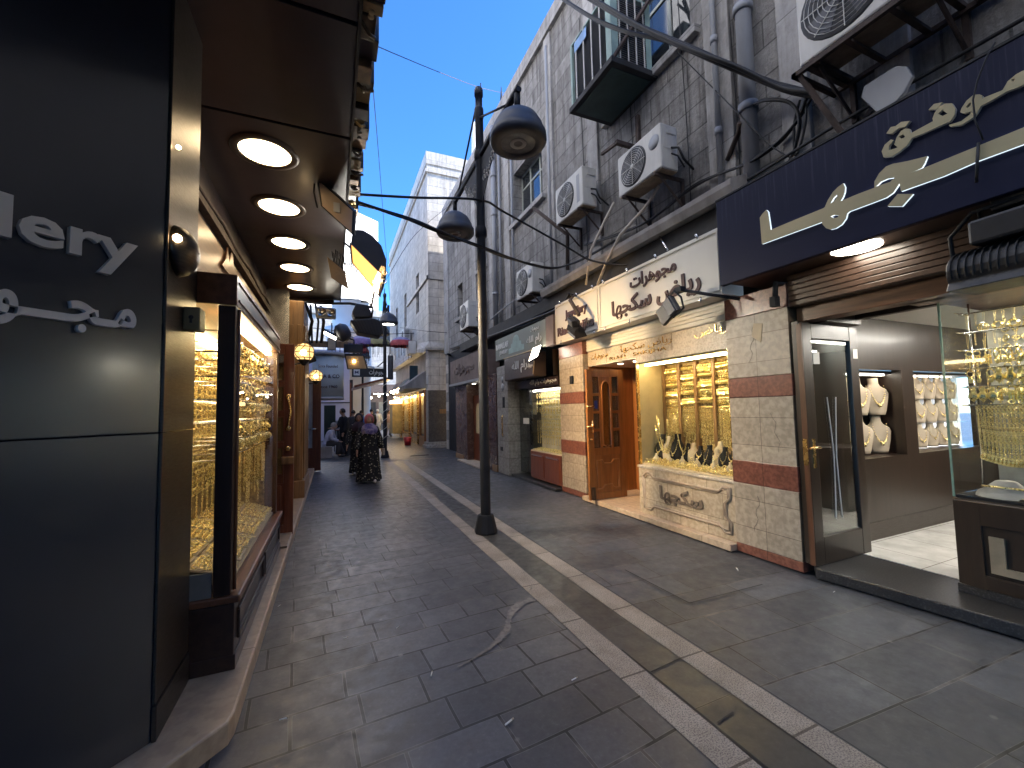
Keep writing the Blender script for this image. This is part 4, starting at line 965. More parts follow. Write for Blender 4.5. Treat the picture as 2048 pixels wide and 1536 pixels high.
# orange wooden door, standing open at a right angle to the lane
DX0, DX1, DY = 3.97, 4.74, 5.97
t = thing('shop_door', 'open orange-brown wooden door with small panes and brass handles at the gold shop', 'door', ((DX0+DX1)/2,DY,.08))
z0, z1 = .085, 2.3; st = .1; th = .05
cx0, cx1 = DX0+.3, DX0+.47
mb = MB().box(DX0,DX0+.12,DY,DY+th,z0,z1).box(DX1-.12,DX1,DY,DY+th,z0,z1).box(DX0+.12,DX1-.12,DY+.001,DY+th-.001,z1-.13,z1).box(DX0+.12,DX1-.12,DY+.001,DY+th-.001,.82,.95).box(DX0+.12,DX1-.12,DY+.001,DY+th-.001,z0,.2)
mb.box(cx0-.05,cx0,DY+.001,DY+th-.001,.95,z1-.13).box(cx1,cx1+.05,DY+.001,DY+th-.001,.95,z1-.13)
for i in range(1, 4):
    z = .95+(z1-.13-.95)*i/4; mb.box(DX0+.12,cx0-.05,DY+.002,DY+th-.002,z-.025,z+.025).box(cx1+.05,DX1-.12,DY+.002,DY+th-.002,z-.025,z+.025)
part('leaf', mb, M['wood_or'], t, .005)
part('bottom_panel', MB().box(DX0+.121,DX1-.121,DY+.012,DY+th-.012,.2,.82), M['wood_or'], t)
pm = [(DX0+.16,.26),(DX0+.16,.74),(DX0+.27,.74),(DX0+.31,.68),(DX1-.31,.68),(DX1-.27,.74),(DX1-.16,.74),(DX1-.16,.26),(DX1-.27,.26),(DX1-.31,.32),(DX0+.31,.32),(DX0+.27,.26)]
part('panel_moulding', MB().tube([(x,DY+.008,z) for x, z in pm+[pm[0]]], .013, 6), M['wood_or'], t)
part('pane', MB().box(DX0+.12,DX1-.12,DY+.022,DY+.028,.95,z1-.13), M['glass2'], t)
part('net_curtain', MB().box(DX0+.13,cx0-.06,DY+.04,DY+.045,.96,z1-.14).box(cx1+.06,DX1-.13,DY+.04,DY+.045,.96,z1-.14), mat('net_curtain', (.7,.62,.48), .9), t)
part('handle', MB().tube([(DX0+.06,DY-.05,1.2),(DX0+.06,DY-.05,1.42)], .012).tube([(DX0+.06,DY,1.22),(DX0+.06,DY-.05,1.22)], .01).tube([(DX0-.03,DY-.02,1.66),(DX0+.1,DY-.05,1.66)], .014).tube([(DX0-.03,DY-.02,1.32),(DX0+.1,DY-.05,1.32)], .014), M['brass'], t)
part('lock', MB().lathe([(0,-.012),(.02,-.012),(.022,0)], (DX0+.06,DY,1.1), (0,1,0), 12), M['brass'], t)
part('sticker', MB().box(DX0+.16,DX0+.22,DY+.016,DY+.021,1.62,1.76), mat('blue_sticker', (.03,.06,.22), .4), t)
part('floor_bolt', MB().box(DX0+.03,DX0+.09,DY-.04,DY-.001,.09,.3), M['wood_dk'], t, .005)
part('arch_trim', MB().tube([(cx0,DY-.004,1.0),(cx0,DY-.004,1.98)]+[(cx0+(cx1-cx0)/2*(1-math.cos(a)),DY-.004,1.98+.12*math.sin(a)) for a in [math.pi*i/8 for i in range(1, 8)]]+[(cx1,DY-.004,1.98),(cx1,DY-.004,1.0),((cx0+cx1)/2,DY-.004,.96),(cx0,DY-.004,1.0)], .012, 6), M['wood_or'], t)
part('wood_fill', MB().prism([(cx0,DY+.01,2.0),(cx0,DY+.01,2.17),(cx1,DY+.01,2.17),(cx1,DY+.01,2.0)]+[(cx1-(cx1-cx0)/2*(1-math.cos(a)),DY+.01,2.0+.1*math.sin(a)) for a in [math.pi*i/6 for i in range(1, 6)]], (0,.009,0)), M['wood_or'], t)

# ------------------------------------------------------------------ near right shop: navy sign, glass door, case
SX = 3.8
t = thing('shop_sign', 'long dark navy shop sign with big gold Arabic letters', 'sign', (SX,1.5,2.91))
SY1 = 3.12
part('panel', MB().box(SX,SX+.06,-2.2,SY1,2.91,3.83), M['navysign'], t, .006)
part('return_panel', MB().box(SX+.062,4.48,SY1-.03,SY1-.001,2.95,3.8), M['navysign'], t)
part('soffit', MB().box(SX+.062,4.5,-2.2,SY1-.04,2.93,2.97), M['wood_x'], t)
part('top_flashing', MB().box(SX-.006,4.48,-2.2,SY1+.002,3.832,3.85), M['soot_shade'], t)
z4 = lambda x, y: (x/5.908+1500, y/5.908+250)
z3 = lambda x, y: (x/3.656+1740, y/3.656+80)
def loop(pts):
    o = []
    for f, x, y in pts: p = PX(*f(x, y), SX); o.append((SY1-p.y, p.z-2.91))
    return o
A4 = lambda L: [(z4, *p) for p in L]; A3 = lambda L: [(z3, *p) for p in L]
big = loop(A4([(160,1410),(135,1100),(170,1050),(210,1008),(230,1030),(262,1245),(600,1105),(885,990),(905,975),(940,895),(1000,800),(1060,740),(1120,695),(1140,740),(1135,800),(1118,850),(1085,908),(1130,890),(1300,820),(1500,745)]) +
    A3([(45,1085),(45,1040),(80,980),(130,930),(180,910),(290,890),(430,855),(410,905),(388,942),(290,985),(420,935),(780,790),(1126,650),(1700,400),(1700,530),(1126,770),(800,890),(550,1000),(240,1110),(228,1050),(180,1120),(130,1155),(40,1190)]) +
    A4([(1195,1025),(1165,1050),(1150,1110),(1100,1180),(1030,1225),(970,1240),(920,1225),(880,1180),(870,1150)]))
h1 = loop(A4([(965,938),(1005,865),(1048,828),(1052,852),(1030,890)])); h2 = loop(A4([(970,1085),(1010,1068),(1070,1075),(1055,1098),(1010,1106)])); h3 = loop(A3([(52,1078),(90,1040),(140,1018),(195,1010),(160,1042)]))
dot = loop(A3([(215,1130),(325,1130),(245,1220),(140,1220)]))
w1 = loop(A3([(1190,215),(1126,235),(1080,260),(1020,310),(985,370),(975,378),(830,435),(835,415),(815,405),(770,408),(720,450),(685,500),(672,535),(700,545),(760,528),(740,555),(680,600),(590,628),(600,642),(680,628),(770,572),(808,520),(822,490),(900,450),(985,400),(1010,385),(1100,352),(1180,310),(1260,260),(1240,225)]))
w1h = loop(A3([(1040,300),(1075,290),(1062,310)])); w1g = loop(A3([(718,490),(750,458),(748,488),(722,506)]))
q1 = loop(A3([(470,580),(485,540),(520,492),(560,472),(612,470),(638,510),(630,560),(600,600),(400,690),(318,722),(290,770),(230,820),(170,858),(112,862),(98,820),(120,772),(165,733),(185,738),(152,780),(152,812),(192,800),(215,790),(190,770),(210,712),(240,672),(270,652),(300,655),(312,688),(400,640),(474,600)]))
q1h = loop(A3([(510,545),(540,518),(580,545),(545,562)])); q1g = loop(A3([(225,712),(255,695),(270,715),(240,728)]))
d1 = loop(A3([(440,518),(480,475),(542,462),(500,515)])); d2 = loop(A3([(132,690),(165,642),(200,636),(240,605),(305,598),(270,642),(222,652),(172,690)]))
seen = loop(A3([(1700,400),(1740,200),(1790,180),(1800,330),(1860,170),(1900,160),(1905,280),(1980,100),(2020,90),(2010,330),(1700,530)]))
big_loops = [big, h1, h2, h3]; other = [[dot], [w1, w1h, w1g], [q1, q1h, q1g], [d1], [d2], [seen]]
for lp in [big_loops]+other:
    lit = lp is big_loops or lp[0] is dot
    outline('letter_body', lp, (0,-1,0), (0,0,1), (SX,SY1,2.91), M['halo'] if lit else M['acwhite'], t, .016, .001)
    outline('lettering', lp, (0,-1,0), (0,0,1), (SX,SY1,2.91), M['goldpaint'], t, .006, .0185)
p = PX(1955,100,SX-.05)
single('dangling_cable', MB().tube([PX(1990,85,SX-.02), PX(1975,110,SX-.04), PX(1955,160,SX-.05), PX(1946,200,SX-.05), PX(1950,240,SX-.05), PX(1966,280,SX-.05)], .005, 6).tube([PX(1957,285,SX-.045), PX(1954,330,SX-.04), PX(1953,365,SX-.03)], .008, 6), M['cable'], 'thin cord dangling over the gold letters of the navy sign', 'cord')

rs = thing('near_shop', 'bright jewellery shop behind the open glass door, white tiled floor and dark veneer walls', 'shop', (4.7,1.5,0))
part('doorstep', MB().prism([(4.33,2.66,.0),(4.17,2.55,.0),(4.22,2.2,0),(4.33,1.32,0),(4.4,-1.5,0),(5.0,-1.5,0),(5.0,2.66,0)], (0,0,.1)), M['step'], rs, .012)
part('floor', MB().box(4.96,9,-2,2.75,.02,.106), M['tile'], rs)
part('side_wall', MB().box(4.5,9,2.74,2.84,.3,1.0).box(4.5,9,2.74,2.84,2.02,2.62).box(4.5,5.22,2.741,2.839,1.0,2.02).box(6.35,6.62,2.741,2.839,1.0,2.02).box(8.3,9,2.741,2.839,1.0,2.02), M['wood_brn'], rs)
part('skirting', MB().box(4.5,9,2.735,2.84,.106,.299), M['bronze'], rs)
part('back_wall', MB().box(8.9,9,-2,2.74,.1,2.7), M['wood_brn'], rs)
part('near_wall', MB().box(5.0,9,-2.1,-2,.1,2.7), M['creamlit'], rs)
part('ceiling', MB().box(4.5,9,-2,2.84,2.62,2.7), M['ceil'], rs)
part('niche', MB().box(5.1,9,3.2,3.22,1.0,2.02).box(5.1,9,2.85,3.2,1.985,2.02).box(5.1,9,2.85,3.2,.98,1.0).box(6.4,6.56,2.85,3.2,1.0,1.98), M['wood_dk'], rs)
part('niche_light', MB().box(5.25,6.33,2.9,2.94,1.965,1.98).box(6.65,8.28,3.0,3.012,1.972,1.98), M['niche'], rs)
part('shelf', MB().box(5.22,6.35,2.86,3.19,1.47,1.478).box(6.62,8.3,2.86,3.19,1.65,1.658).box(6.62,8.3,2.86,3.19,1.33,1.338), M['glass'], rs)
mb = MB()
for k in range(3): mb.box(5.4,8.4,.2+k*.8,.28+k*.8,2.608,2.616)
part('ceiling_light', mb, M['shoplight'], rs)
for i, x in enumerate((5.3,5.62,5.94,6.24)):
    for z in (1.01,1.48): bust((x,3.0-.04*(i % 2),z), 'beige necklace bust in the wall niche behind the open glass door', 'beige busts in the near shop niche', M['tan'], 't', (i) % 4 if i < 2 else 2, R(55), 1.27)
for i, x in enumerate((6.72,7.02,7.32,7.62,7.92,8.2)):
    for z in (1.01,1.34,1.66): bust((x,3.0,z), 'beige necklace bust on the shelves of the second niche in the near right shop', 'beige busts in the second niche', M['tan'], 't', 2+i % 2, R(58), .9)
part('counter', MB().box(6.6,7.2,-1.0,1.6,.106,1.0), M['wood_dk'], rs, .01)
part('header', MB().box(4.3,4.5,-2,2.66,2.46,2.6), M['wood_y'], rs, .006)
part('door_head', MB().box(4.5,5.1,2.5,2.7,2.45,2.6).box(4.98,5.06,-2,2.5,2.5,2.6), M['wood_brn'], rs, .006)
mb = MB().box(4.2,4.5,-2,2.66,2.602,2.925)
for k in range(6): mb.box(4.185,4.2,-2,2.66,2.61+k*.052,2.61+k*.052+.044)
part('shutter_box', mb, M['wood_x'], rs, .004)
part('door_frame', MB().box(4.22,4.4,2.6,2.672,.1,2.46), M['wood_brn'], rs, .006)
single('downlight', MB().lathe([(0,-.004),(.13,-.004),(.14,-.012),(.17,-.006),(.17,0)], (4.0,1.96,2.929), (0,0,1), 28), M['downcool'], 'white round downlight under the navy sign', 'downlight')
single('downlight', MB().lathe([(0,-.004),(.1,-.004),(.11,-.012),(.14,-.006),(.14,0)], (5.2,2.15,2.618), (0,0,1), 28), M['downcool'], 'white round downlight in the ceiling just inside the near right shop', 'downlight')
# open glass door
GX0, GX1, GY = 4.19, 5.1, 2.55
t = thing('glass_door', 'open dark wood glass door with a brass lever on the black granite step', 'door', (4.65,GY,.1))
mb = MB().box(GX0,GX0+.14,GY,GY+.05,.105,2.43).box(GX1-.14,GX1,GY,GY+.05,.105,2.43).box(GX0+.14,GX1-.14,GY+.001,GY+.049,.105,.36).box(GX0+.14,GX1-.14,GY+.001,GY+.049,2.28,2.43)
part('frame', mb, M['wood_brn'], t, .006)
part('pane', MB().box(GX0+.14,GX1-.14,GY+.02,GY+.03,.36,2.28), M['doorglass'], t)
part('edge_strip', MB().box(GX0-.012,GX0-.001,GY+.002,GY+.048,.11,2.42), M['wood'], t)
part('handle', MB().box(GX0-.02,GX0-.012,GY+.005,GY+.045,1.05,1.3).tube([(GX0+.07,GY-.06,1.22),(GX0-.08,GY-.06,1.22)], .012).tube([(GX0+.07,GY,1.22),(GX0+.07,GY-.06,1.22)], .01).tube([(GX0+.07,GY+.05,1.22),(GX0+.07,GY+.11,1.22),(GX0+.2,GY+.11,1.22)], .012).box(GX0+.05,GX0+.09,GY-.006,GY,1.02,1.3), M['brass'], t)
mb = MB()
for s in (-1, 1): mb.tube([(4.62+s*(.02+.12*abs(q-.5)**1.2*(1 if q > .4 else .6)), GY+.016, .5+1.2*q) for q in [i/14 for i in range(15)]], .005, 5)
part('etched_lines', mb, M['whitepaint'], t)
part('paper_notice', MB().box(GX0+.17,GX0+.27,GY+.012,GY+.018,2.03,2.15).box(GX1-.1,GX1-.02,GY-.004,GY-.001,2.1,2.2), M['whitepaint'], t)
# near right display case
C0, CY = 4.67, 1.74
t = thing('display_case', 'glass-fronted case of hanging gold on a dark veneer base at the right', 'display case', (4.9,.8,.1))
part('base', MB().box(C0,5.5,-1.6,CY,.17,.85), M['wood_brn'], t, .006)
part('plinth', MB().box(C0-.012,5.5,-1.6,CY+.012,.101,.17), M['step'], t, .004)
part('base_frame', MB().box(C0-.02,C0,-1.6,CY-.15,.66,.84).box(C0-.02,C0,-1.6,CY-.15,.175,.28).box(C0-.02,C0,CY-.15,CY,.175,.84), M['wood_brn'], t, .006)
text('lettering', 'La', (C0-.004,CY-.19,.31), .46, .28, (0,-1,0), (0,0,1), mat('brushed_letter_metal', (.5,.44,.33), .3, .7), t, .02, .03)
part('deck', MB().box(C0+.02,5.48,-1.58,CY-.01,.852,.875), M['blackvelvet'], t)
part('front_glass', MB().box(C0+.004,C0+.012,-1.6,CY,.876,2.46), M['glass'], t)
part('side_glass', MB().box(C0+.013,5.48,CY-.01,CY-.002,.876,2.46), M['glass'], t)
part('glass_edge', MB().box(C0,C0+.012,CY-.01,CY+.003,.86,2.46), mat('green_glass_edge', (.2,.32,.26), .15), t)
part('top', MB().box(C0,5.5,-1.6,CY+.01,2.462,2.6), M['wood_y'], t, .004)
part('front_header', MB().box(4.42,C0-.001,-1.6,CY+.12,2.46,2.62), M['wood_y'], t, .006)
part('light', MB().lathe([(0,-.004),(.1,-.004),(.12,-.01),(.14,0)], (C0+.25,1.1,2.459), (0,0,1), 24).lathe([(0,-.004),(.1,-.004),(.12,-.01),(.14,0)], (C0+.25,.3,2.459), (0,0,1), 24), M['spot'], t)
part('back_mirror', MB().box(5.46,5.48,-1.58,CY-.02,.88,2.46), mat('pale_backing', (.45,.42,.36), .2), t)
dense('jewellery_rows', [(5.44,y_,z_) for z_ in [1.3+.08*i for i in range(14)] for y_ in [.1+.06*j for j in range(26)]], t, .028)
dense('loose_jewellery', [(C0+random.uniform(.1,.7),random.uniform(.1,1.35),.91) for _ in range(240)], t, .022)
rz_ = [2.36,2.2,2.05,1.9,1.75,1.6]; rl = MB()
for z in rz_:
    rl.tube([(C0+.18,-1.4,z),(C0+.18,CY-.06,z)], .006, 6)
    for y in (-.6,.3,1.2,CY-.08): rl.tube([(C0+.06,y,z),(C0+.3,y,z)], .005, 5); rl.ball((C0+.18,y,z), .012, n=6, k=4)
for y in (CY-.08,1.2,.3): rl.tube([(C0+.3,y,.88),(C0+.3,y,2.46)], .007, 6)
part('rail', rl, M['silver'], t)
for r_, z in enumerate(rz_[:5]):
    for i in range(26):
        y = CY-.1-1.35*i/25+random.uniform(-.008,.008)
        if r_ < 2: piece('gold_bracelet', CHP if i % 2 else CH, (C0+.18,y,z), 'short gold bracelet chain on a steel rail of the case at the right', 'bracelet', 'gold bracelets in the right case', random.uniform(-.3,.3), .27)
        else: piece('gold_earring', EAR[(r_+i//3) % 3], (C0+.18,y,z), 'gold drop earring on a steel rail of the case at the right', 'earring', 'gold earrings in the right case', random.uniform(-.4,.4)+1.2, 1.9)
for i in range(30): piece('gold_chain', CHP, (C0+.18,CY-.14-.62*i/29,1.6), 'gold chain with a pendant hanging in the thick bunch of the case at the right', 'chain', 'bunch of gold chains in the right case', random.uniform(-.3,.3), 1.1+.1*math.sin(i*.2))
for r_, z in enumerate((2.3,2.16,2.02,1.88,1.74,1.62)):
    for i in range(16):
        piece('gold_chain' if r_ % 2 else 'gold_bangle', CHP if r_ % 2 else BAN, (C0+.42,CY-.12-1.3*i/15,z), ('short gold chain' if r_ % 2 else 'gold bangle set')+' on the rear rails of the case at the right', 'chain' if r_ % 2 else 'bangle', 'gold on the rear rails of the right case', random.uniform(-.4,.4)+1.0, .34 if r_ % 2 else 1.2)
for i in range(12): piece('gold_chain', CHP, (C0+.18,.7-.3*i/11,1.6), 'gold chain with a pendant hanging in the thick bunch of the case at the right', 'chain', 'bunch of gold chains in the right case', random.uniform(-.3,.3), 1.1)
t2 = thing('necklace_stand', 'grey suede collar stand with a gold necklace lying low in the case at the right', 'stand', (C0+.2,1.5,.876))
part('form', MB().lathe([(.17,0),(.16,.03),(.1,.08),(.06,.12),(.05,.125),(0,.125)], (C0+.2,1.5,.876), (0,0,1), 20), mat('grey_suede', (.4,.37,.35), .8), t2)
part('necklace', MB().torus((C0+.19,1.5,.945), (.15,0,1), .125, .008, 24, 5), M['gold'], t2)
for i in range(9):
    tray((C0+.14+.17*(i % 3), 1.28-.32*(i//3)+.05*(i % 2), .885), 'black pad of gold chains and bangles on the deck of the case at the right', 'pads of jewellery in the right case', 0, R(-8), random.uniform(-.6,.6), i % 2, M['blackvelvet'])
# finned floodlights under the navy sign
f = finned('floodlight', 'black finned floodlight under the navy sign, upper and smaller of the pair', (3.95,1.02,2.75), .42, R(90), M['black'], 14, group='floodlights under the navy sign'); f.rotation_euler = (0, R(0), R(80))
f = finned('floodlight', 'big black ribbed floodlight drum hanging under the navy sign at the right edge', (3.93,1.05,2.5), .62, R(84), M['black'], 16, group='floodlights under the navy sign')
single('shutter_lock', MB().tube([(4.25,2.72,2.86),(4.1,2.72,2.86),(4.08,2.72,2.7)], .025).box(4.05,4.12,2.7,2.76,2.62,2.72), M['iron'], 'dark shutter lock and hook above the pilaster beside the glass door', 'lock')

# ------------------------------------------------------------------ air conditioners
def ac(label, y, z, x=4.0, w=.85, h=.62, d=.3, grille='fan', text_=False, rz=0):
    """outdoor unit on an angle bracket; y, z is the near lower corner of the front, front faces the lane"""
    t = thing('air_conditioner', label, 'air conditioner', (x+d/2,y+w/2,z), 'air conditioners on the right wall')
    part('casing', MB().box(x,x+d,y,y+w,z,z+h), M['acwhite'], t, .02)
    part('underside', MB().box(x+.02,x+d-.02,y+.02,y+w-.02,z-.012,z-.001), M['acdirty'], t)
    cy, cz, r = y+w*.62, z+h*.5, h*.42
    part('fan_shade_disc', MB().lathe([(0,.006),(r,.006),(r*1.06,.0),(r*1.06,-.004)], (x-.0,cy,cz), (-1,0,0), 28), M['acdark'], t)  # flat disc; shade of the fan hollow is in its dark colour
    fb = MB()
    for k in range(4):
        a = k*math.pi/2+.4
        fb.prism([(x-.012,cy,cz)]+[(x-.012,cy+r*.9*math.cos(a+q*.22),cz+r*.9*math.sin(a+q*.22)) for q in range(5)], (.004,0,0))
    part('fan', fb, M['fan'], t)
    gr = MB()
    for k in range(1, 9): gr.torus((x-.02,cy,cz), (1,0,0), r*k/8.5, .0035, 24, 4)
    for k in range(8): a = k*math.pi/4; gr.tube([(x-.02,cy,cz),(x-.02,cy+r*math.cos(a),cz+r*math.sin(a))], .004, 4)
    gr.lathe([(0,0),(r*.14,0),(r*.14,-.006)], (x-.022,cy,cz), (-1,0,0), 12)
    part('fan_grille', gr, M['acwhite' if grille == 'fan' else 'acdark'], t)
    part('badge', MB().lathe([(0,.003),(.1,.003),(.1,0)], (x,y+w*.14,cz+.1), (-1,0,0), 20) if not text_ else MB().box(x-.003,x-.0005,y+w*.1,y+w*.2,z+.1,z+h-.1), M['pipegrey'], t)
    part('service_panel', MB().box(x+.04,x+d-.04,y-.006,y-.0005,z+h*.45,z+h*.9).box(x+.1,x+d-.06,y-.02,y-.006,z+h*.78,z+h*.86), M['acwhite'], t, .006)
    part('pipes', MB().tube([(x+d*.6,y-.005,z+.3),(x+d*.7,y-.1,z+.25),(x+d*.9,y-.12,z+.1),(WX-.02,y-.08,z+.02)], .016).tube([(x+d*.6,y-.005,z+.22),(x+d*.7,y-.08,z+.15),(x+d,y-.1,z+.0)], .012), M['cable'], t)
    for yy in (y+.1, y+w-.14):
        bk = MB().box(x-.03,WX,yy,yy+.04,z-.055,z-.015).box(WX-.04,WX-.001,yy,yy+.04,z-.45,z-.056); bk.tube([(x+.08,yy+.02,z-.05),(WX-.02,yy+.02,z-.42)], .016, 5)
        part('bracket', bk, M['rust'], t)
    return t
ac('white air conditioner nearest the ivory sign, big fan on its left half, beige hose below', 4.08, 4.82, 4.0, .9)
ac('white air conditioner with ringed fan grille left of the one over the ivory sign', 5.95, 5.2, 4.0, .95, .7, text_=True)
ac('white air conditioner low on the far wall just right of the lamp post', 8.0, 4.2, 4.0, .85, .68)
ac('white air conditioner farthest along the rough wall, left of the lamp post, seen end on', 12.5, 4.3, 3.95, .95, .85, .45)
big_ac = ac('large air conditioner at the top right above the navy sign', 1.25, 4.7, 3.9, 1.0, .78, .36)
mb = MB().box(3.86,4.5,2.26,2.3,4.62,4.66).box(3.86,3.9,.2,2.3,4.62,4.66).box(4.44,4.48,.2,2.3,4.62,4.66)
for k in range(7): mb.box(3.9,4.44,.35+k*.3,.39+k*.3,4.625,4.655)
mb.tube([(3.9,2.25,4.62),(4.1,2.0,3.87)], .025, 5).tube([(4.1,2.0,3.9),(4.48,2.0,4.3)], .025, 5).tube([(3.95,.9,4.62),(4.1,.9,3.87)], .03, 5)
single('steel_rack', mb, M['rust'], 'rusty steel rack carrying the large air conditioner above the navy sign', 'bracket')
t = thing('satellite_dish', 'small grey dish seen from behind between the steel rack and the navy sign', 'dish', (4.2,1.75,4.2))
q = [(1722,195),(1727,172),(1790,132),(1812,132),(1825,152),(1808,185),(1776,222),(1752,224)]
part('dish', MB().prism([PX(u, v, 4.12) for u, v in q], (.04,0,0)), M['pipegrey'], t, .01)
part('arm', MB().tube([(4.16,1.75,4.2),(4.45,1.7,4.1)], .02), M['iron'], t)
# caged window box cooler
bx0, bx1, by0, by1, bz0, bz1 = 3.68, 4.42, 4.62, 5.72, 6.66, 7.75
t = thing('window_air_cooler', 'large caged window air cooler box jutting out high on the right wall', 'air cooler', ((bx0+bx1)/2,(by0+by1)/2,bz0))
part('casing', MB().box(bx0+.05,bx1,by0+.05,by1-.05,bz0+.05,bz1-.03), M['acdark'], t)
fr = MB()
for x in (bx0, bx1-.05):
    for y in (by0, by1-.05): fr.box(x,x+.05,y,y+.05,bz0+.04,bz1)
fr.box(bx0,bx1,by0,by1,bz1-.002,bz1+.03)
part('frame', fr, M['mint'], t, .005)
part('corner_sheet', MB().box(bx0-.003,bx0+.12,by0-.003,by0-.0,bz0+.05,bz1).box(bx0-.003,bx0-.0,by0,by0+.12,bz0+.05,bz1), M['mint'], t)
part('corner_sheet', MB().box(bx1-.1,bx1,by0-.003,by0,bz0+.05,bz1), M['mint'], t)
ba = MB()
for k in range(4): y = by0+.25+k*.22; ba.box(bx0-.008,bx0+.004,y,y+.02,bz0+.05,bz1)
for k in range(4): x = bx0+.14+k*.15; ba.box(x,x+.018,by0-.012,by0,bz0+.05,bz1)
part('cage_bars', ba, M['acwhite'], t)
lv = MB()
for k in range(30): z = bz0+.08+k*.034; lv.obox(((bx0+bx1)/2,by0+.045,z), (1,0,0), (0,1,.7), (0,-.7,1), .3, .014, .002)
for k in range(30): z = bz0+.08+k*.034; lv.obox((bx0+.045,(by0+by1)/2,z), (0,1,0), (1,0,.7), (-.7,0,1), .48, .014, .002)
part('louvres', lv, M['pipegrey'], t)
part('tray', MB().box(bx0-.03,WX+.02,by0-.03,by1+.03,bz0-.06,bz0+.03), M['soot_shade'], t, .006)
part('underside', MB().box(bx0+.05,WX-.06,by0+.06,by1-.06,bz0-.068,bz0-.0605), mat('dark_green_sheet', (.03,.06,.06), .6), t)
part('strut', MB().tube([(bx0,by0,bz0-.02),(WX,by0-.1,bz1+.25)], .03, 5).tube([(bx0,by0+.02,bz1),(WX,by0+.02,bz1+.3)], .02, 5), M['rust'], t)
part('label_plate', MB().box(bx0-.012,bx0-.009,by1-.5,by1-.15,bz1-.22,bz1-.05), mat('blue_plate', (.2,.36,.62), .4), t)
# empty angle brackets, floodlight poles, hoses, wires
single('wall_bracket', MB().box(4.02,4.5,5.0,5.06,5.72,5.78).box(4.44,4.5,5.0,5.06,5.78,6.3).tube([(4.05,5.03,5.75),(4.1,5.5,5.85)], .03, 4), M['rust'], 'empty rusty angle bracket on the wall under the caged air cooler', 'bracket')
single('wall_bracket', MB().tube([PX(1066,415,3.95), PX(1110,450,4.2), PX(1135,470,4.38), PX(1135,540,4.42)], .04, 8), M['rust'], 'rusty bent pole sticking out left of the second air conditioner', 'pole')
single('wall_bracket', MB().tube([PX(1480,245,4.3), PX(1478,262,4.35), PX(1455,320,4.45)], .03, 6), M['rust'], 'short rusty arm on the wall beside the fat drain pipe', 'bracket')
single('drain_hose', MB().tube([PX(1318,372,4.25), PX(1290,415,4.2), PX(1240,470,4.05), PX(1215,520,4.0), PX(1195,570,4.02)], .022), M['hose'], 'beige hose running down from the nearest air conditioner to the ivory sign', 'hose')
single('drain_hose', MB().tube([PX(1228,405,4.3), PX(1210,440,4.2), PX(1182,500,4.05), PX(1172,570,4.03)], .022), M['hose'], 'beige hose running down from the ringed-fan air conditioner', 'hose')
single('sign_stay', MB().tube([PX(1318,470,4.15), PX(1335,500,4.05)], .012), M['silver'], 'bright steel stay holding the ivory sign', 'stay')
# two arm floodlights at the centre shop
a0 = PX(1480,598,4.1); a1 = PX(1360,580,3.75)
t = thing('floodlight', 'grey floodlight on a long arm in front of the ivory sign, seen from behind', 'floodlight', PX(1336,622,3.7), 'floodlights at the centre shop')
c = wpos(t); u_ = (PX(1300,640,3.7)-PX(1345,590,3.7)).normalized(); n_ = Vector((-.75,-.5,.25)); n_ = (n_-u_*n_.dot(u_)).normalized(); s_ = u_.cross(n_)
part('housing', MB().obox(c, u_, s_, n_, .15, .11, .03), mat('grey_flood_paint', (.05,.05,.055), .45), t, .012)
part('back_cover', MB().obox(c+n_*.04-u_*.07, u_, s_, n_, .055, .1, .012), mat('grey_flood_cover', (.09,.09,.1), .45), t, .006)
part('bracket', MB().tube([c+s_*.12-u_*.02, c+s_*.13-u_*.2, c-s_*.0-u_*.24, c-s_*.13-u_*.2, c-s_*.12-u_*.02], .012), M['iron'], t)
part('arm', MB().tube([a0, a1], .018).obox(a1, (0,1,0), (1,0,0), (0,0,1), .05, .04, .03), M['iron'], t)
t = finned('floodlight', 'black finned floodlight hanging in front of the Latin half of the ivory sign', PX(1152,660,3.75), .42, R(70), M['black'], 12, group='floodlights at the centre shop'); t.rotation_euler = (R(-15), R(-25), R(75))
single('stub_bracket', MB().tube([PX(1140,600,3.75), PX(1158,630,3.75)], .035, 6).tube([PX(1140,600,3.75), PX(1150,590,4.05)], .02), M['rust'], 'rusty stub arm above the black finned floodlight at the ivory sign', 'bracket')

# ------------------------------------------------------------------ narrow shop with the sage sign
t = thing('shop_sign', 'sage green shop sign with white lettering and a pale domed building mark', 'sign', (4.0,9,2.95))
part('panel', MB().box(4.0,4.12,7.45,10.3,2.92,3.48), M['sage'], t, .006)
part('end_panel', MB().box(4.0,4.12,7.13,7.44,2.9,3.5), M['greyboard'], t)
text('lettering', 'رام الله', (4.0,8.35,3.02), .72, .22, (0,-1,0), (0,0,1), M['whitepaint'], t, .01, .01)
text('lettering', 'مجوهرات', (4.0,8.15,3.3), .42, .12, (0,-1,0), (0,0,1), M['whitepaint'], t, .01, -.005)
text('lettering', 'RAMALLAH', (4.0,10.22,3.2), .8, .14, (0,-1,0), (0,0,1), M['whitepaint'], t, .01, .02)
text('lettering', 'JEWELRY', (4.0,10.0,3.02), .55, .12, (0,-1,0), (0,0,1), M['whitepaint'], t, .01, .02)
dm = [(9.4,3.0),(9.4,3.12),(9.25,3.14),(9.25,3.22)]+[(8.95+.2*math.cos(a),3.24+.17*math.sin(a)) for a in [math.pi*i/8 for i in range(9)]]+[(8.65,3.22),(8.65,3.14),(8.5,3.12),(8.5,3.0)]
part('dome_mark', MB().prism([(3.998,y,z) for y, z in dm], (.002,0,0)), M['palegreen'], t)
t = thing('shop_sign', 'dark brown curved-end shop sign with cream Arabic letters below the sage sign', 'sign', (3.85,8.2,2.3))
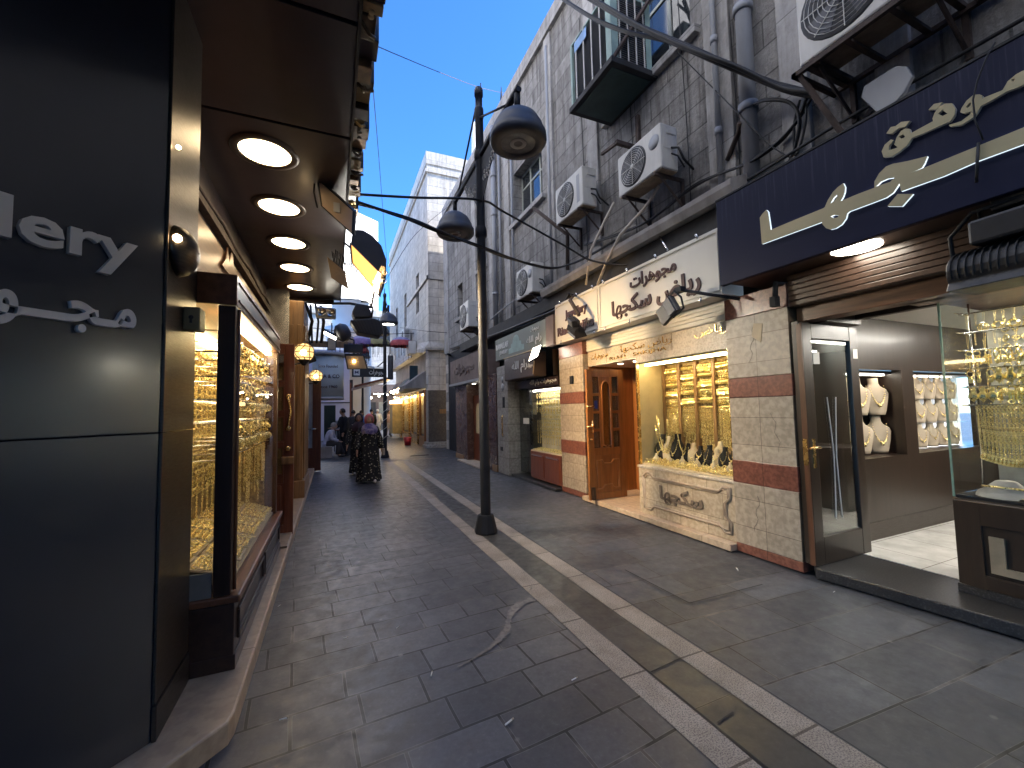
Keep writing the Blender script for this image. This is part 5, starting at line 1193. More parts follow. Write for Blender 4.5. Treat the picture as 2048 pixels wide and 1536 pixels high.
part('panel', MB().box(3.85,4.15,7.75,9.35,2.32,2.86).prism([(3.85,7.75,2.32),(3.85,7.75,2.86)]+[(4.15-.3*math.cos(a), 7.75-.3*math.sin(a)*1.2, 2.86) for a in [math.pi/2*i/6 for i in range(1, 7)]][:0]+[(4.15,7.75,2.86),(4.15,7.75,2.32)], (0,-.02,0)), M['brownsign'], t, .02)
part('curved_end', MB().lathe([(.3,2.32),(.3,2.86)], (4.15,7.75,0), (0,0,1), 10, True, math.pi/2, 0, (0,-1,0)), M['brownsign'], t)
part('trim', MB().tube([(3.845,7.76,2.36),(3.845,7.7,2.6),(3.845,7.76,2.84)], .012).box(3.84,3.85,7.75,9.35,2.86,2.885), M['cream'], t)
text('lettering', 'رام الله', (3.85,8.85,2.45), .8, .28, (0,-1,0), (0,0,1), M['whitepaint'], t, .012, .0)
text('lettering', 'مجوهرات', (3.85,8.02,2.5), .24, .12, (0,-1,0), (0,0,1), M['whitepaint'], t, .012, -.005)
t, c, mid, top = flood_quad('floodlight', 'square floodlight glowing white against the brown curved sign', ((1066,697),(1082,690),(1075,712),(1058,722)), 7.6, (.06,.06,0), M['ledw'], M['black'], group='floodlights at the centre shop')
part('bracket', MB().tube([mid+Vector((.05,.05,0)), mid+Vector((.2,.1,.12)), mid+Vector((.35,.1,.1))], .015), M['iron'], t)
ns = thing('narrow_shop', 'narrow dark shop with a lit glass corner case over a maroon cabinet', 'shop', (4.3,8.4,0))
part('cabinet', MB().box(4.2,4.5,7.3,8.7,.08,.68), M['wood_red'], ns, .006)
part('cabinet_doors', MB().box(4.185,4.2,7.36,7.96,.14,.62).box(4.185,4.2,8.04,8.64,.14,.62), M['wood_red'], ns, .012)
part('cabinet_pull', MB().box(4.17,4.185,7.4,7.9,.59,.605).box(4.17,4.185,8.1,8.6,.59,.605), M['silver'], ns)
part('case_glass', MB().box(4.21,4.216,7.3,8.7,.7,2.06).box(4.22,4.5,8.69,8.697,.7,2.06), M['glass'], ns)
part('case_back', MB().box(4.5,4.515,7.3,8.7,.7,2.08), M['casecream'], ns)
dense('jewellery_rows', [(4.48,y_,z_) for z_ in [1.0+.09*i for i in range(12)] for y_ in [7.36+.075*j for j in range(18)]], ns, .032)
part('case_light', MB().box(4.25,4.3,7.4,8.6,2.03,2.055), M['ledw'], ns)
part('case_top', MB().box(4.2,4.5,7.3,8.75,2.062,2.1), M['wood_dk'], ns)
shf = MB()
for z in (1.85,1.7,1.55,1.4): shf.box(4.24,4.45,7.33,8.66,z,z+.006)
part('shelf', shf, M['glass'], ns); part('case_deck', MB().box(4.21,4.5,7.3,8.7,.681,.699), M['cream'], ns)
mb = MB()
part('upper_board', MB().box(4.18,4.24,7.3,9.5,2.12,2.3), M['wood_dk'], ns)
text('lettering', 'مجوهرات رام الله', (4.18,8.62,2.14), 1.25, .15, (0,-1,0), (0,0,1), M['whitepaint'], ns, .01, .0)
part('doorway', MB().box(4.5,4.51,8.75,9.5,.02,2.1), M['wood_dk'], ns)
part('door_glass', MB().box(4.3,4.306,8.75,9.48,.1,2.1), M['glass2'], ns)
part('doorstep', MB().box(4.05,4.6,7.29,9.5,.001,.05), M['step'], ns, .006)
part('notice', MB().box(4.285,4.299,8.95,9.25,1.28,1.42), M['whitepaint'], ns)
for i in range(6): bust((4.42,8.85+.1*i,1.5), 'dim beige bust behind the dark doorway glass of the narrow shop', 'busts in the narrow shop doorway', M['tan'], 't', 2, 0, .8)
for i in range(30):
    z = (1.86,1.71,1.56)[i % 3]; tray_y = 7.4+.13*(i//3)
    piece('gold_earring', EAR[i % 3], (4.34,tray_y,z+.115), 'gold jewel standing on a glass shelf of the narrow shop corner case', 'jewel', 'gold jewels in the narrow shop case', 0, 1.8)
for i in range(12): piece('gold_chain', CHL, (4.36,7.4+.11*i,1.38), 'gold chain hanging under the shelves of the narrow shop corner case', 'chain', 'gold chains in the narrow shop case', 0, .8)
for i in range(5): tray((4.34,7.45+.27*i,.72), 'small tray of rings on the deck of the narrow shop corner case', 'ring trays in the narrow shop case', 0, R(-8), 0, i % 2)
t = thing('marble_pier', 'thin grey marble pier with a brass pull and small plates beside the narrow shop', 'pier', (4.05,9.9,0))
part('shaft', MB().box(4.0,4.52,9.52,10.25,.0,2.75), M['greystone'], t, .006)
part('door_pull', MB().tube([(3.97,9.8,.95),(3.95,9.8,1.0),(3.95,9.8,1.45),(3.97,9.8,1.5)], .018), M['brass'], t)
part('plate', MB().box(3.985,4.0,9.72,9.84,1.68,1.95), M['iron'], t)
part('roundel', MB().lathe([(0,.01),(.09,.01),(.1,0)], (4.0,9.85,2.2), (-1,0,0), 16).lathe([(0,.01),(.07,.01),(.08,0)], (4.0,9.85,2.4), (-1,0,0), 16), M['pipegrey'], t)
part('socket', MB().box(3.985,4.0,9.9,10.05,.58,.68), M['black'], t)
# brown signed shop behind the lamp post
t = thing('shop_sign', 'weathered brown shop sign board with faint relief letters beyond the lamp post', 'sign', (3.85,12.8,2.5))
part('panel', MB().box(3.85,4.4,11.0,14.4,2.55,3.35), M['greyboard'], t, .01)
text('lettering', 'مجوهرات', (3.85,13.9,2.75), 2.2, .42, (0,-1,0), (0,0,1), M['greyboard'], t, .02, .02)
part('lower_edge', MB().box(3.8,4.4,11.0,14.42,2.47,2.545), M['pipegrey'], t)
bs_ = thing('brown_shop', 'shop with maroon marble piers and an arched glazed door behind the lamp post', 'shop', (4.2,12,0))
M['brownmarble'] = mat('brown_marble', (.09,.05,.04), .25, var=.3, sc=3)
part('pier', MB().box(3.98,4.5,12.9,14.2,.0,2.5), M['brownmarble'], bs_, .006)
part('pier', MB().box(3.98,4.5,10.27,11.0,0,2.6), M['brownmarble'], bs_, .006)
part('pier_foot', MB().box(3.96,4.5,13.3,14.22,.001,.16), M['wood_gold'], bs_)
part('pier_foot', MB().box(3.96,4.5,10.26,10.6,.001,.18), M['wood_gold'], bs_)
part('door', MB().box(4.2,4.25,11.9,12.9,.05,2.1), M['wood_red'], bs_)
part('door_light', MB().prism([(4.19,12.6,.9),(4.19,12.2,.9),(4.19,12.2,1.6)]+[(4.19,12.4-.2*math.cos(a),1.6+.25*math.sin(a)) for a in [math.pi*i/6 for i in range(1, 6)]]+[(4.19,12.6,1.6)], (.01,0,0)), M['creamlit'], bs_)
part('lit_glass', MB().box(4.18,4.2,11.1,11.85,.4,2.2), mat('window_glow_cream', (.6,.5,.35), .3), bs_)  # opaque panel; window light is put into the cream colour
part('spotlight', MB().lathe([(0,-.004),(.05,-.004),(.06,0)], (4.1,12.5,2.46), (0,0,1), 12).box(4.1,4.16,11.1,11.8,2.35,2.38), M['downcool'], bs_)
part('doorstep', MB().box(3.75,4.4,11.0,13.3,.001,.04), M['trav2'], bs_)
# ================================================================== FAR RIGHT: white stone building past the side lane
wb = thing('white_building', 'tall pale limestone building with a marble corner pier past the side lane', 'building', (4.0,22,0))
part('side_wall', MB().box(3.95,12,18.45,18.9,4.6,13.0), M['white_x'], wb)
part('street_wall', wall_with_holes(18.9,32,4.6,12.9,3.95,.4,[(20.6,21.4,6.6,8.6),(24.4,25.2,6.6,8.6),(28,28.8,6.6,8.6)]), M['white_y'], wb)
part('mass', MB().box(4.36,12,18.91,32,0,12.8), M['concrete'], wb)
part('cornice', MB().box(3.85,12,18.36,32,12.6,12.75).box(3.9,12,18.4,32,13.0,13.6), M['white_x'], wb, .01)
part('string_course', MB().box(3.88,12,18.38,18.46,7.6,7.75).box(3.86,3.96,18.38,24,7.6,7.75), M['white_x'], wb)
for i, y in enumerate((20.6,24.4,28.0)):
    part('arched_window', MB().prism([(4.05,y,6.6),(4.05,y,8.2)]+[(4.05,y+.4-.4*math.cos(a),8.2+.38*math.sin(a)) for a in [math.pi*k/8 for k in range(1, 8)]]+[(4.05,y+.8,8.2),(4.05,y+.8,6.6)], (.02,0,0)), M['pane'], wb)
part('shop_canopy', MB().prism([(3.7,18.3,4.2),(3.75,18.2,4.35),(5.4,18.2,4.35),(5.4,18.46,4.35),(4.0,18.46,4.6),(3.6,19.0,4.6),(3.5,19.0,4.3)], (0,0,.14)), M['white_x'], wb, .02)
part('pier', MB().box(3.9,5.15,18.4,18.95,.26,2.55), M['greystone'], wb, .01)
part('pier_upper', MB().box(3.92,5.12,18.42,18.95,2.56,4.4), M['white_x'], wb)
part('pier_step', MB().box(3.75,5.3,18.15,19,.0,.13).box(3.82,5.22,18.28,19,.131,.25), M['greystone'], wb, .008)
part('plaque', MB().box(4.4,4.75,18.37,18.4,1.5,1.7), M['wood_gold'], wb, .01)
part('meter_box', MB().box(3.88,3.92,18.5,18.75,2.85,3.2), M['acwhite'], wb)
part('lit_window', MB().box(5.16,5.9,18.6,18.65,.35,2.2), mat('gold_display_glow', (.6,.42,.16), .5), wb)  # opaque panel; glow of the lit display put into its gold colour
part('window_lamp', MB().box(5.18,5.85,18.42,18.5,2.1,2.15), M['led'], wb)
part('window_sill', MB().box(5.15,6.2,18.3,18.9,.0,.3), M['greystone'], wb)
# gold shopfronts along its street side
gf = mat('gold_front_lining', (.62,.44,.17), .5, var=.35, sc=7)
for i, (y0, y1, dark) in enumerate(((19.1,20.4,1),(20.9,22.6,0),(23.4,25.6,0),(26.4,29.5,0))):
    t = thing('gold_shopfront', ['wood framed shop window with pale gowns just past the marble corner pier', 'lit gold shop window second past the corner pier', 'lit gold shop window with bulbs on its canopy, third past the corner pier', 'farthest lit gold shop window on the right side of the lane'][i], 'shopfront', (3.9,(y0+y1)/2,0), 'gold shopfronts past the corner pier')
    part('frame', MB().box(3.86,3.96,y0,y0+.12,0,2.6).box(3.86,3.96,y1-.12,y1,0,2.6).box(3.86,3.96,y0+.12,y1-.12,2.45,2.6).box(3.86,3.96,y0+.12,y1-.12,0,.45), M['wood_or' if dark else 'brass'], t, .006)
    part('display_back', MB().box(4.3,4.33,y0+.1,y1-.1,.45,2.45), gf, t)
    part('glass', MB().box(3.92,3.926,y0+.12,y1-.12,.45,2.45), M['glass'], t)
    part('lamp', MB().box(3.98,4.03,y0+.15,y1-.15,2.38,2.42), M['led'], t)
    mb = MB()
    for k in range(40):
        mb.ball((4.15+random.uniform(-.1,.1), random.uniform(y0+.2,y1-.2), random.uniform(.55,2.2)), random.uniform(.02,.06), .03, random.uniform(.04,.12), 6, 4)
    part('jewellery', mb, M['gold'], t)
    part('awning', MB().prism([(3.95,y0-.1,3.5),(3.0+.2*i,y0-.1,2.8),(3.0+.2*i,y0-.1,2.65),(3.95,y0-.1,2.68)], (0,y1-y0+.2,0)), [M['concrete'],M['concrete'],mat('dark_teal_awning', (.01,.035,.05), .6),M['greyboard']][i], t)
single('street_case', MB().box(3.3,3.85,25.8,27.0,.3,2.1), mat('lit_gold_case', (.6,.42,.16), .4), 'free standing gold case with a lit top farther down the right side', 'display case', bevel=.02)  # solid box; lit look of the case put into its gold colour
single('case_lamp', MB().box(3.28,3.87,25.78,27.02,2.12,2.3), M['signlit'], 'glowing lamp box on the far free standing gold case', 'lamp')
bl = thing('bulb_row', 'row of warm bulbs along the far right awning', 'lights', (3.2,24.5,2.6))
part('wire', MB().tube([(3.35,22.5+k*.5,2.84+.05*(k % 3)) for k in range(10)], .01, 5), M['cable'], bl)
for k in range(9): part('bulb', MB().ball((3.35,22.6+k*.5,2.75+.05*(k % 3)), .07, n=8, k=6), M['bulb'], bl)
teal = single('teal_board', MB().box(3.5,3.9,20.8,20.9,2.75,3.9), bpy.data.materials['dark_teal_awning'], 'dark teal board hanging above the second gold shopfront', 'board')
single('air_conditioner', MB().box(3.55,3.9,21.2,22.1,4.55,5.2), M['acwhite'], 'small plain white box unit lower on the pale building', 'air conditioner', bevel=.02)
def small_ac(loc, label):
    x, y, z = loc
    t = thing('air_conditioner', label, 'air conditioner', loc, 'air conditioners on the pale building')
    part('casing', MB().box(x,x+.35,y,y+.85,z,z+.75), M['acwhite'], t, .015)
    lv = MB()
    for k in range(9): lv.box(x+.06,x+.3,y-.01,y,z+.08+k*.07,z+.11+k*.07)
    lv.lathe([(0,.005),(.3,.005),(.3,0)], (x,y+.5,z+.38), (-1,0,0), 18)
    part('grille', lv, M['acdark'], t)
    part('bracket', MB().box(x,x+.5,y-.03,y+.88,z-.06,z-.01), M['rust'], t)
small_ac((3.5,22.6,5.35), 'louvred white air conditioner on the pale building beside its arched window')
single('red_bucket', MB().lathe([(0,0),(.15,0),(.19,.38),(.17,.38),(.14,.03),(0,.03)], (3.35,20.6,0), (0,0,1), 18).tube([(3.17,20.6,.36),(3.2,20.6,.22),(3.35,20.42,.2),(3.5,20.6,.22),(3.53,20.6,.36)], .01), mat('red_plastic', (.5,.03,.03), .4), 'red plastic bucket on the ground before the far gold shops', 'bucket')
single('hanging_bracket', MB().tube([(5.0,18.3,4.0),(4.4,16.5,3.9),(4.2,16.0,3.85)], .04).tube([(4.9,18.3,3.9),(4.88,18.3,3.2)], .04), M['iron'], 'dark wrought bracket across the mouth of the side lane', 'bracket')
single('manhole_cover', MB().box(2.6,3.3,15.5,15.62,.0,.006), M['soot_shade'], 'dark drain grate line across the lane end', 'grate')

# ================================================================== FAR LEFT and lane end
lb = thing('blue_white_building', 'pale blue-white rendered wall on the left beyond the open red door', 'building', (-.5,27,0))
part('wall', MB().box(-14,.95,27,27.4,0,5.4), M['blue_plaster'], lb)
part('band', MB().box(-14,.96,26.95,27,2.2,2.26), M['lampgrey'], lb)
part('side', MB().box(.75,.95,27.4,40,0,5.4), M['plaster'], lb)
rd = thing('round_corner_building', 'white rounded corner building with a dark doorway and glowing lettering', 'building', (1.5,32,0))
part('drum', MB().lathe([(1.5,0),(1.5,4.6),(1.75,4.65),(1.8,4.95),(1.55,5.0),(1.55,7.2),(1.8,7.3),(1.8,7.7),(0,7.7)], (1.1,32.5,0), (0,0,1), 32), M['plaster'], rd)
part('doorway', MB().box(.75,1.3,30.98,31.2,0,3.9), M['black'], rd)
part('shutters', MB().box(.85,1.0,30.93,30.98,.1,3.7).box(1.1,1.2,30.93,30.98,.1,3.7), M['wood_red'], rd)
text('lettering', 'NABEEL', (.15,30.95,5.05), 1.9, .62, (1,0,0), (0,0,1), M['signlit'], rd, .05, .03)
part('upper_drum', MB().lathe([(1.2,7.7),(1.2,9.6),(1.4,9.7),(0,9.8)], (1.1,32.5,0), (0,0,1), 28), M['plaster'], rd)
t = thing('round_sign', 'pale blue curved sign box with engraved dark lines of lettering', 'sign', (-.15,16,2.2))
part('box', MB().lathe([(.0,2.2),(.52,2.2),(.52,3.66),(.0,3.66)], (-.15,16.3,0), (0,0,1), 28), mat('pale_blue_sign', (.42,.5,.55), .5, var=.05), t)
part('rim', MB().lathe([(.5,3.662),(.6,3.67),(.6,3.78),(0,3.82)], (-.15,16.3,0), (0,0,1), 28).lathe([(.5,2.1),(.54,2.12),(.54,2.198),(0,2.198)], (-.15,16.3,0), (0,0,1), 28), M['pipegrey'], t)
for body, z, h, w in (('Since Founded', 3.22, .1, .62), ('TAHA & CO', 2.85, .13, .74), ('since 1960', 2.5, .1, .6)):
    text('lettering', body.replace('T','',1) if body[0] == 'T' else body, (-.15-w/2,15.775,z), w, h, (1,0,0), (0,0,1), M['maroon'], t, .006, .01)
t = thing('hanging_sign', 'black hanging sign with white Arabic lettering and a white square logo', 'sign', (1.3,18,3.1))
part('board', MB().box(.72,2.05,18,18.06,3.08,3.45), M['black'], t)
text('lettering', 'مجوهرات', (1.38,18,3.13), .62, .27, (1,0,0), (0,0,1), M['whitepaint'], t, .01, .012)
part('logo', MB().box(.78,1.02,17.985,17.999,3.14,3.4), M['whitepaint'], t)
part('logo_mark', MB().prism([(.83,17.98,3.2),(.83,17.98,3.34),(.97,17.98,3.2),(.97,17.98,3.34)][0:1]+[(.83,17.98,3.34),(.9,17.98,3.29),(.97,17.98,3.34),(.97,17.98,3.2),(.9,17.98,3.25)], (0,.004,0)), mat('logo_blue', (.03,.04,.12), .5), t)
part('arm', MB().tube([(1.74,15.8,3.5),(1.7,18,3.5)], .02).tube([(.9,18.03,3.5),(2.0,18.03,3.5)], .015), M['iron'], t)
single('wooden_awning', MB().prism([(.9,20,2.75),(2.6,20,3.2),(2.6,20,3.3),(.9,20,2.85)], (0,3,0)), M['wood_red'], 'sloping reddish awning across the lane behind the second lamp post', 'awning')
single('green_cabinet', MB().box(-.32,.12,18.9,19.3,.55,1.95).box(-.1,0,18.89,18.9,1.2,1.32), mat('dark_green_paint', (.012,.03,.025), .5), 'dark green service cabinet behind the seated man', 'cabinet', bevel=.01)
t = thing('cafe_table', 'thin table top by the standing man in black', 'table', (.2,18.0,0)); part('top', MB().box(-.1,.55,17.8,18.3,.93,.96), M['wood_red'], t); part('leg', MB().tube([(.2,18,0),(.2,18,.93)], .03), M['iron'], t)
t = thing('chair', 'empty pale chair behind the thin table', 'chair', (.25,19.5,0)); part('backrest', MB().box(.05,.4,19.5,19.53,.5,1.3), M['pipegrey'], t, .01); part('seat', MB().box(.05,.4,19.1,19.5,.45,.5), M['pipegrey'], t)
for k in range(2): part('leg', MB().tube([(.08+k*.3,19.15,0),(.08+k*.3,19.15,.45)], .015), M['iron'], t)
single('low_ledge', MB().box(-.75,.0,16.5,17.3,.0,.42), M['concrete'], 'low concrete ledge the seated man sits on', 'ledge', bevel=.01)
# end of the lane
fe = thing('far_building', 'pale far building with rows of windows closing the lane', 'building', (6,50,0))
part('wall', MB().box(-3,22,50,50.5,0,13.4), M['far'], fe)
for k in range(9):
    part('window', MB().box(.2+k*1.7,1.1+k*1.7,49.93,50,9.3,11.6), M['pane'], fe)
part('cornice', MB().box(-3,22,49.7,50,12.6,12.9), M['far'], fe)
wt_ = thing('white_tower_block', 'tall blank white building at the far left end of the lane', 'building', (2,58,0))
part('wall', MB().prism([(5.6,58,0),(-14,44.4,0),(-19,52,0),(.6,65.6,0)], (0,0,27.6)), M['plaster'], wt_)
part('rooftop', MB().box(2.0,2.4,57.2,57.6,27.6,28.4), M['concrete'], wt_)
fs = thing('far_shops', 'dim crowded shops under awnings at the end of the lane', 'shop row', (4,44,0))
part('shopfront', MB().box(-2,12,44,44.3,0,3.6), M['greyboard'], fs)
for k in range(6): part('display', MB().box(1.0+k*1.1,1.8+k*1.1,43.9,44,.5+.2*(k % 2),2.6), [M['acdark'],M['cream'],M['black'],M['curtain']][k % 4], fs)
part('awning', MB().prism([(-2,44,4.4),(-2,42.2,3.5),(-2,42.2,3.35),(-2,44,3.4)], (14,0,0)), M['rust'], fs)
for k in range(7): part('lamp', MB().ball((1.2+k*.75,42.6,3.0+.15*(k % 3)), .1, n=8, k=6), M['ledw'], fs)
part('tube_lamp', MB().box(2.0,2.9,41,41.06,3.1,3.16).box(3.4,4.3,39,39.06,3.2,3.26), M['ledw'], fs)
mb = MB()
for k in range(14): mb.box(1.0+k*.35,1.25+k*.35,40+random.uniform(-2,2),40.3+random.uniform(0,2),0,random.uniform(.3,1.0))
single('street_stalls', mb, M['acdark'], 'clutter of low dark stalls at the end of the lane', 'stalls')['kind'] = 'stuff'

# ------------------------------------------------------------------ hanging umbrellas
def umbrella(loc, r, mts, label):
    t = thing('hanging_umbrella', label, 'umbrella', loc, 'umbrellas hung across the lane'); c = Vector(loc); n = 8
    for ring, (t0, t1) in enumerate(((0,.62),(.62,1.0))):
        mb = MB(); vs = []
        for i in range(5):
            q = (t0+(t1-t0)*i/4)*math.pi*.5
            for j in range(n*4):
                sc = 1-.05*abs(math.cos(j*math.pi/4+math.pi/4))*math.sin(q)
                a = 2*math.pi*j/(n*4); vs.append(c+Vector((r*math.sin(q)*math.cos(a)*sc, r*math.sin(q)*math.sin(a)*sc, r*.75*math.cos(q)-(0.04*abs(math.sin(j*math.pi/4)) if q > 1.5 else 0))))
        m_ = n*4; mb.add(vs, [(i*m_+j, i*m_+(j+1) % m_, (i+1)*m_+(j+1) % m_, (i+1)*m_+j) for i in range(4) for j in range(m_)], True)
        part('canopy' if ring == 0 else 'border', mb, mts[ring], t)
    fr = MB()
    for j in range(16): a = 2*math.pi*j/16; p = c+Vector((r*math.cos(a)*.97, r*math.sin(a)*.97, 0)); fr.tube([p, p-Vector((0,0,.45+.12*(j % 3)))], .012, 4)
    part('fringe', fr, M['black'], t)
    part('shaft', MB().tube([c+Vector((0,0,r*.7)), c-Vector((0,0,.5))], .012, 5), M['iron'], t)
ug = mat('grey_umbrella_cloth', (.16,.15,.15), .8); ul = mat('lilac_umbrella_cloth', (.3,.27,.42), .8); ur = mat('red_umbrella_border', (.42,.08,.08), .8); ut = mat('tan_umbrella_border', (.3,.2,.12), .8); uy = mat('olive_umbrella_border', (.3,.27,.12), .8); up_u = mat('purple_umbrella_border', (.22,.15,.32), .8)
for (u, v, w, mts, lab) in ((690,688,.62,(ug,ut),'grey hanging umbrella with a tan border, leftmost of the row'), (722,690,.62,(ul,up_u),'lilac hanging umbrella beside the big black floodlight'), (722,704,.4,(ur,ur),'small red hanging umbrella below the lilac one'), (757,690,.6,(ug,uy),'dark grey hanging umbrella with an olive border behind the second lamp post'), (803,692,.62,(ul,ur),'lilac hanging umbrella with a red border, rightmost of the row')):
    umbrella(PY(u, v, 22.), w, mts, lab)
single('umbrella_cable', MB().tube([(-1.0,22,5.75),(1.0,22,5.6),(2.5,22,5.62),(3.95,22,5.75)], .015), M['cable'], 'cable carrying the hanging umbrellas across the lane', 'cable')

# ================================================================== STREET LAMPS
def street_lamp(x, y, label, hgt=6.22, zarm=5.2, d0=1.3, lit=False):
    t = thing('street_lamp', label, 'street lamp', (x,y,0), 'double headed street lamps')
    part('base', MB().lathe([(0,0),(.15,0),(.155,.02),(.11,.22),(.1,.24),(.0,.24)], (x,y,0), (0,0,1), 10, False), M['iron'], t)
    part('pole', MB().lathe([(.068,.2),(.066,2.5),(.06,2.56),(.06,hgt-.45),(.066,hgt-.42),(.066,hgt-.3),(.06,hgt-.28),(0,hgt-.28)], (x,y,0), (0,0,1), 18).lathe([(.07,4.05),(.082,4.08),(.082,4.16),(.07,4.2)], (x,y,0), (0,0,1), 18).lathe([(.07,hgt-1.05),(.08,hgt-1.02),(.08,hgt-.95),(.07,hgt-.92)], (x,y,0), (0,0,1), 18), M['iron'], t)
    part('cap', MB().lathe([(.05,hgt-.28),(.05,hgt-.1),(.062,hgt-.1),(.062,hgt-.01),(.05,hgt+.02),(0,hgt+.02)], (x,y,0), (0,0,1), 18), M['lampgrey'], t)
    za = zarm
    part('arm', MB().tube([(x+.0,y-d0-.05,za+.03),(x,y-.3,za+.02),(x,y+d0+.05,za-.02)], .035, 10).tube([(x,y-d0,za),(x,y-d0,za-.18)], .035, 10).tube([(x,y+d0,za),(x,y+d0,za-.18)], .035, 10).tube([(x,y,za+.95),(x,y+d0*.85,za+.02)], .014, 6).tube([(x,y,za+.6),(x,y-d0*.85,za+.03)], .014, 6), M['iron'], t)
    pl = MB()
    for s in (-1, 1): pl.prism([(x-.006,y+s*.08,za-.04),(x-.006,y+s*.75,za-.04),(x-.006,y+s*.62,za-.22),(x-.006,y+s*.4,za-.36),(x-.006,y+s*.14,za-.62),(x-.006,y+s*.08,za-.7)], (.012,0,0))
    part('ornament_plate', pl, M['iron'], t)
    sc = MB()
    for s in (-1, 1):
        for k in range(6):
            yy, zz = y+s*(.18+.09*k), za-.12-.03*((k*2) % 5)-.25*(1-k/6)
            sc.torus((x-.007,yy,zz), (1,0,0), .035, .008, 10, 4); sc.torus((x-.007,yy+s*.03,zz+.07), (1,.0,0), .022, .007, 8, 4)
    part('scroll_pattern', sc, M['acwhite'], t)
    for s in (-1, 1):
        c = (x,y+s*d0,za-.2)
        hd = part('lamp_head', MB().lathe([(0,.02),(.05,.02),(.06,0),(.14,-.03),(.225,-.1),(.28,-.2),(.298,-.28),(.318,-.29),(.32,-.36),(.3,-.39),(.2,-.4),(.19,-.37)], c, (0,0,1), 30), M['lampgrey'], t)
        part('lens', MB().lathe([(0,-.375),(.195,-.385)], c, (0,0,1), 24), M['ledw'] if lit and s < 0 else mat('lamp_lens', (.16,.16,.165), .15, var=.3, sc=9, coat=1) if 'lamp_lens' not in bpy.data.materials else bpy.data.materials['lamp_lens'], hd)
        part('reflector', MB().lathe([(.05,-.386),(.09,-.389),(.095,-.387)], c, (0,0,1), 18), M['pipegrey'], hd)
    return t
LX, LY = 1.9, 5.37
lamp = street_lamp(LX, LY, 'nearest street lamp, dark pole with two grey dome heads beside the pale paving strips')
street_lamp(1.74, 15.6, 'second street lamp down the lane, wrapped with a spiral cord, behind the two women', 5.95, 5.2, 1.1, True)
street_lamp(1.6, 25.5, 'third street lamp, small and far away behind the hanging black sign', 5.95, 5.2)
mb = MB(); mb.tube([(1.74+.075*math.cos(q*.6), 15.6+.075*math.sin(q*.6), .5+q*.03) for q in range(80)], .01, 5)
single('spiral_cord', mb, M['acwhite'], 'pale cord wound around the second street lamp pole', 'cord')
single('lamp_speaker', MB().lathe([(0,-.45),(.09,-.45),(.1,-.4),(.1,.4),(.09,.45),(0,.45)], PY(781,735,15.9), (0,0,1), 16), M['lampgrey'], 'grey cylinder unit hung beside the second street lamp pole', 'speaker')

# ================================================================== CABLES
def cable(label, pts, r, n=7, name='overhead_cable', mt=None, mult=1, jit=.02):
    P = []
    for q in pts:
        u, v, k, d = q; P.append(PX(u, v, d) if k == 'X' else PY(u, v, d))
    # smooth (Catmull-Rom)
    S = []
    for i in range(len(P)-1):
        a, b, c, d = P[max(0, i-1)], P[i], P[i+1], P[min(len(P)-1, i+2)]
        for k in range(8):
            s = k/8; S.append(.5*((2*b)+(c-a)*s+(2*a-5*b+4*c-d)*s*s+(3*b-a-3*c+d)*s**3))
    S.append(P[-1]); mb = MB()
    for k in range(mult):
        o = Vector((random.uniform(-jit,jit), random.uniform(-jit,jit), random.uniform(-jit,jit))) if k else Vector()
        f = random.uniform(0, 6)
        mb.tube([p+o*(1+.6*math.sin(i*.35+f)) for i, p in enumerate(S)], r, n)
    return single(name, mb, mt or M['cable'], label, 'cable')
cable('thick bundle of black cables sagging from top centre to the wall above the navy sign', [(1165,-10,'X',3.3),(1260,45,'X',3.5),(1400,110,'X',3.85),(1500,152,'X',4.15),(1570,180,'X',4.3),(1625,192,'X',4.38)], .026, mult=5, jit=.04)
cable('single thick black cable below the big bundle at top centre', [(1120,-6,'X',3.3),(1180,32,'X',3.4),(1250,62,'X',3.55),(1350,85,'X',3.8),(1450,128,'X',4.1),(1600,185,'X',4.38)], .024, mult=2, jit=.016)
cable('looping black cables running down the wall from the bundle towards the ledge', [(1625,192,'X',4.38),(1600,235,'X',4.4),(1560,285,'X',4.4),(1500,325,'X',4.33),(1430,352,'X',4.4),(1380,380,'X',4.42),(1300,440,'X',4.42),(1235,470,'X',4.42),(1170,490,'X',4.4)], .014, mult=3, jit=.03)
cable('knot of black cable loops hanging on the wall left of the steel rack', [(1505,210,'X',4.35),(1535,198,'X',4.3),(1580,205,'X',4.35),(1600,240,'X',4.38),(1592,290,'X',4.4),(1580,320,'X',4.42)], .014, mult=2, jit=.02)
cable('second loop of the cable knot left of the steel rack', [(1610,195,'X',4.38),(1612,235,'X',4.38),(1604,280,'X',4.4),(1590,310,'X',4.42),(1588,250,'X',4.4),(1600,200,'X',4.38)], .012)
cable('long black cable along the top edge of the navy sign', [(1434,398,'X',4.3),(1560,320,'X',4.3),(1690,240,'X',4.3),(1850,150,'X',4.3),(2060,30,'X',4.3)], .016)
cable('black cable crossing the lane to the lamp post, then down to the ivory sign', [(706,388,'Y',5.0),(830,395,'Y',5.2),(960,400,'Y',5.3),(1010,425,'X',2.4),(1130,492,'X',3.4),(1180,520,'X',3.8),(1240,530,'X',4.1),(1300,525,'X',4.3)], .016)
cable('double black cable crossing the lane below the other, tied to the lamp post', [(706,400,'Y',5.0),(760,418,'Y',5.1),(830,440,'Y',5.15),(900,470,'Y',5.25),(962,492,'Y',5.3),(1020,515,'X',2.6),(1060,527,'X',3.2),(1110,535,'X',3.9),(1160,520,'X',4.2),(1230,480,'X',4.4)], .014, mult=3, jit=.018)
cable('thin wire high across the sky between the roofs', [(735,84,'Y',6.5),(800,112,'Y',8),(880,145,'Y',9.5),(960,175,'Y',11),(1016,188,'Y',12.5)], .008)
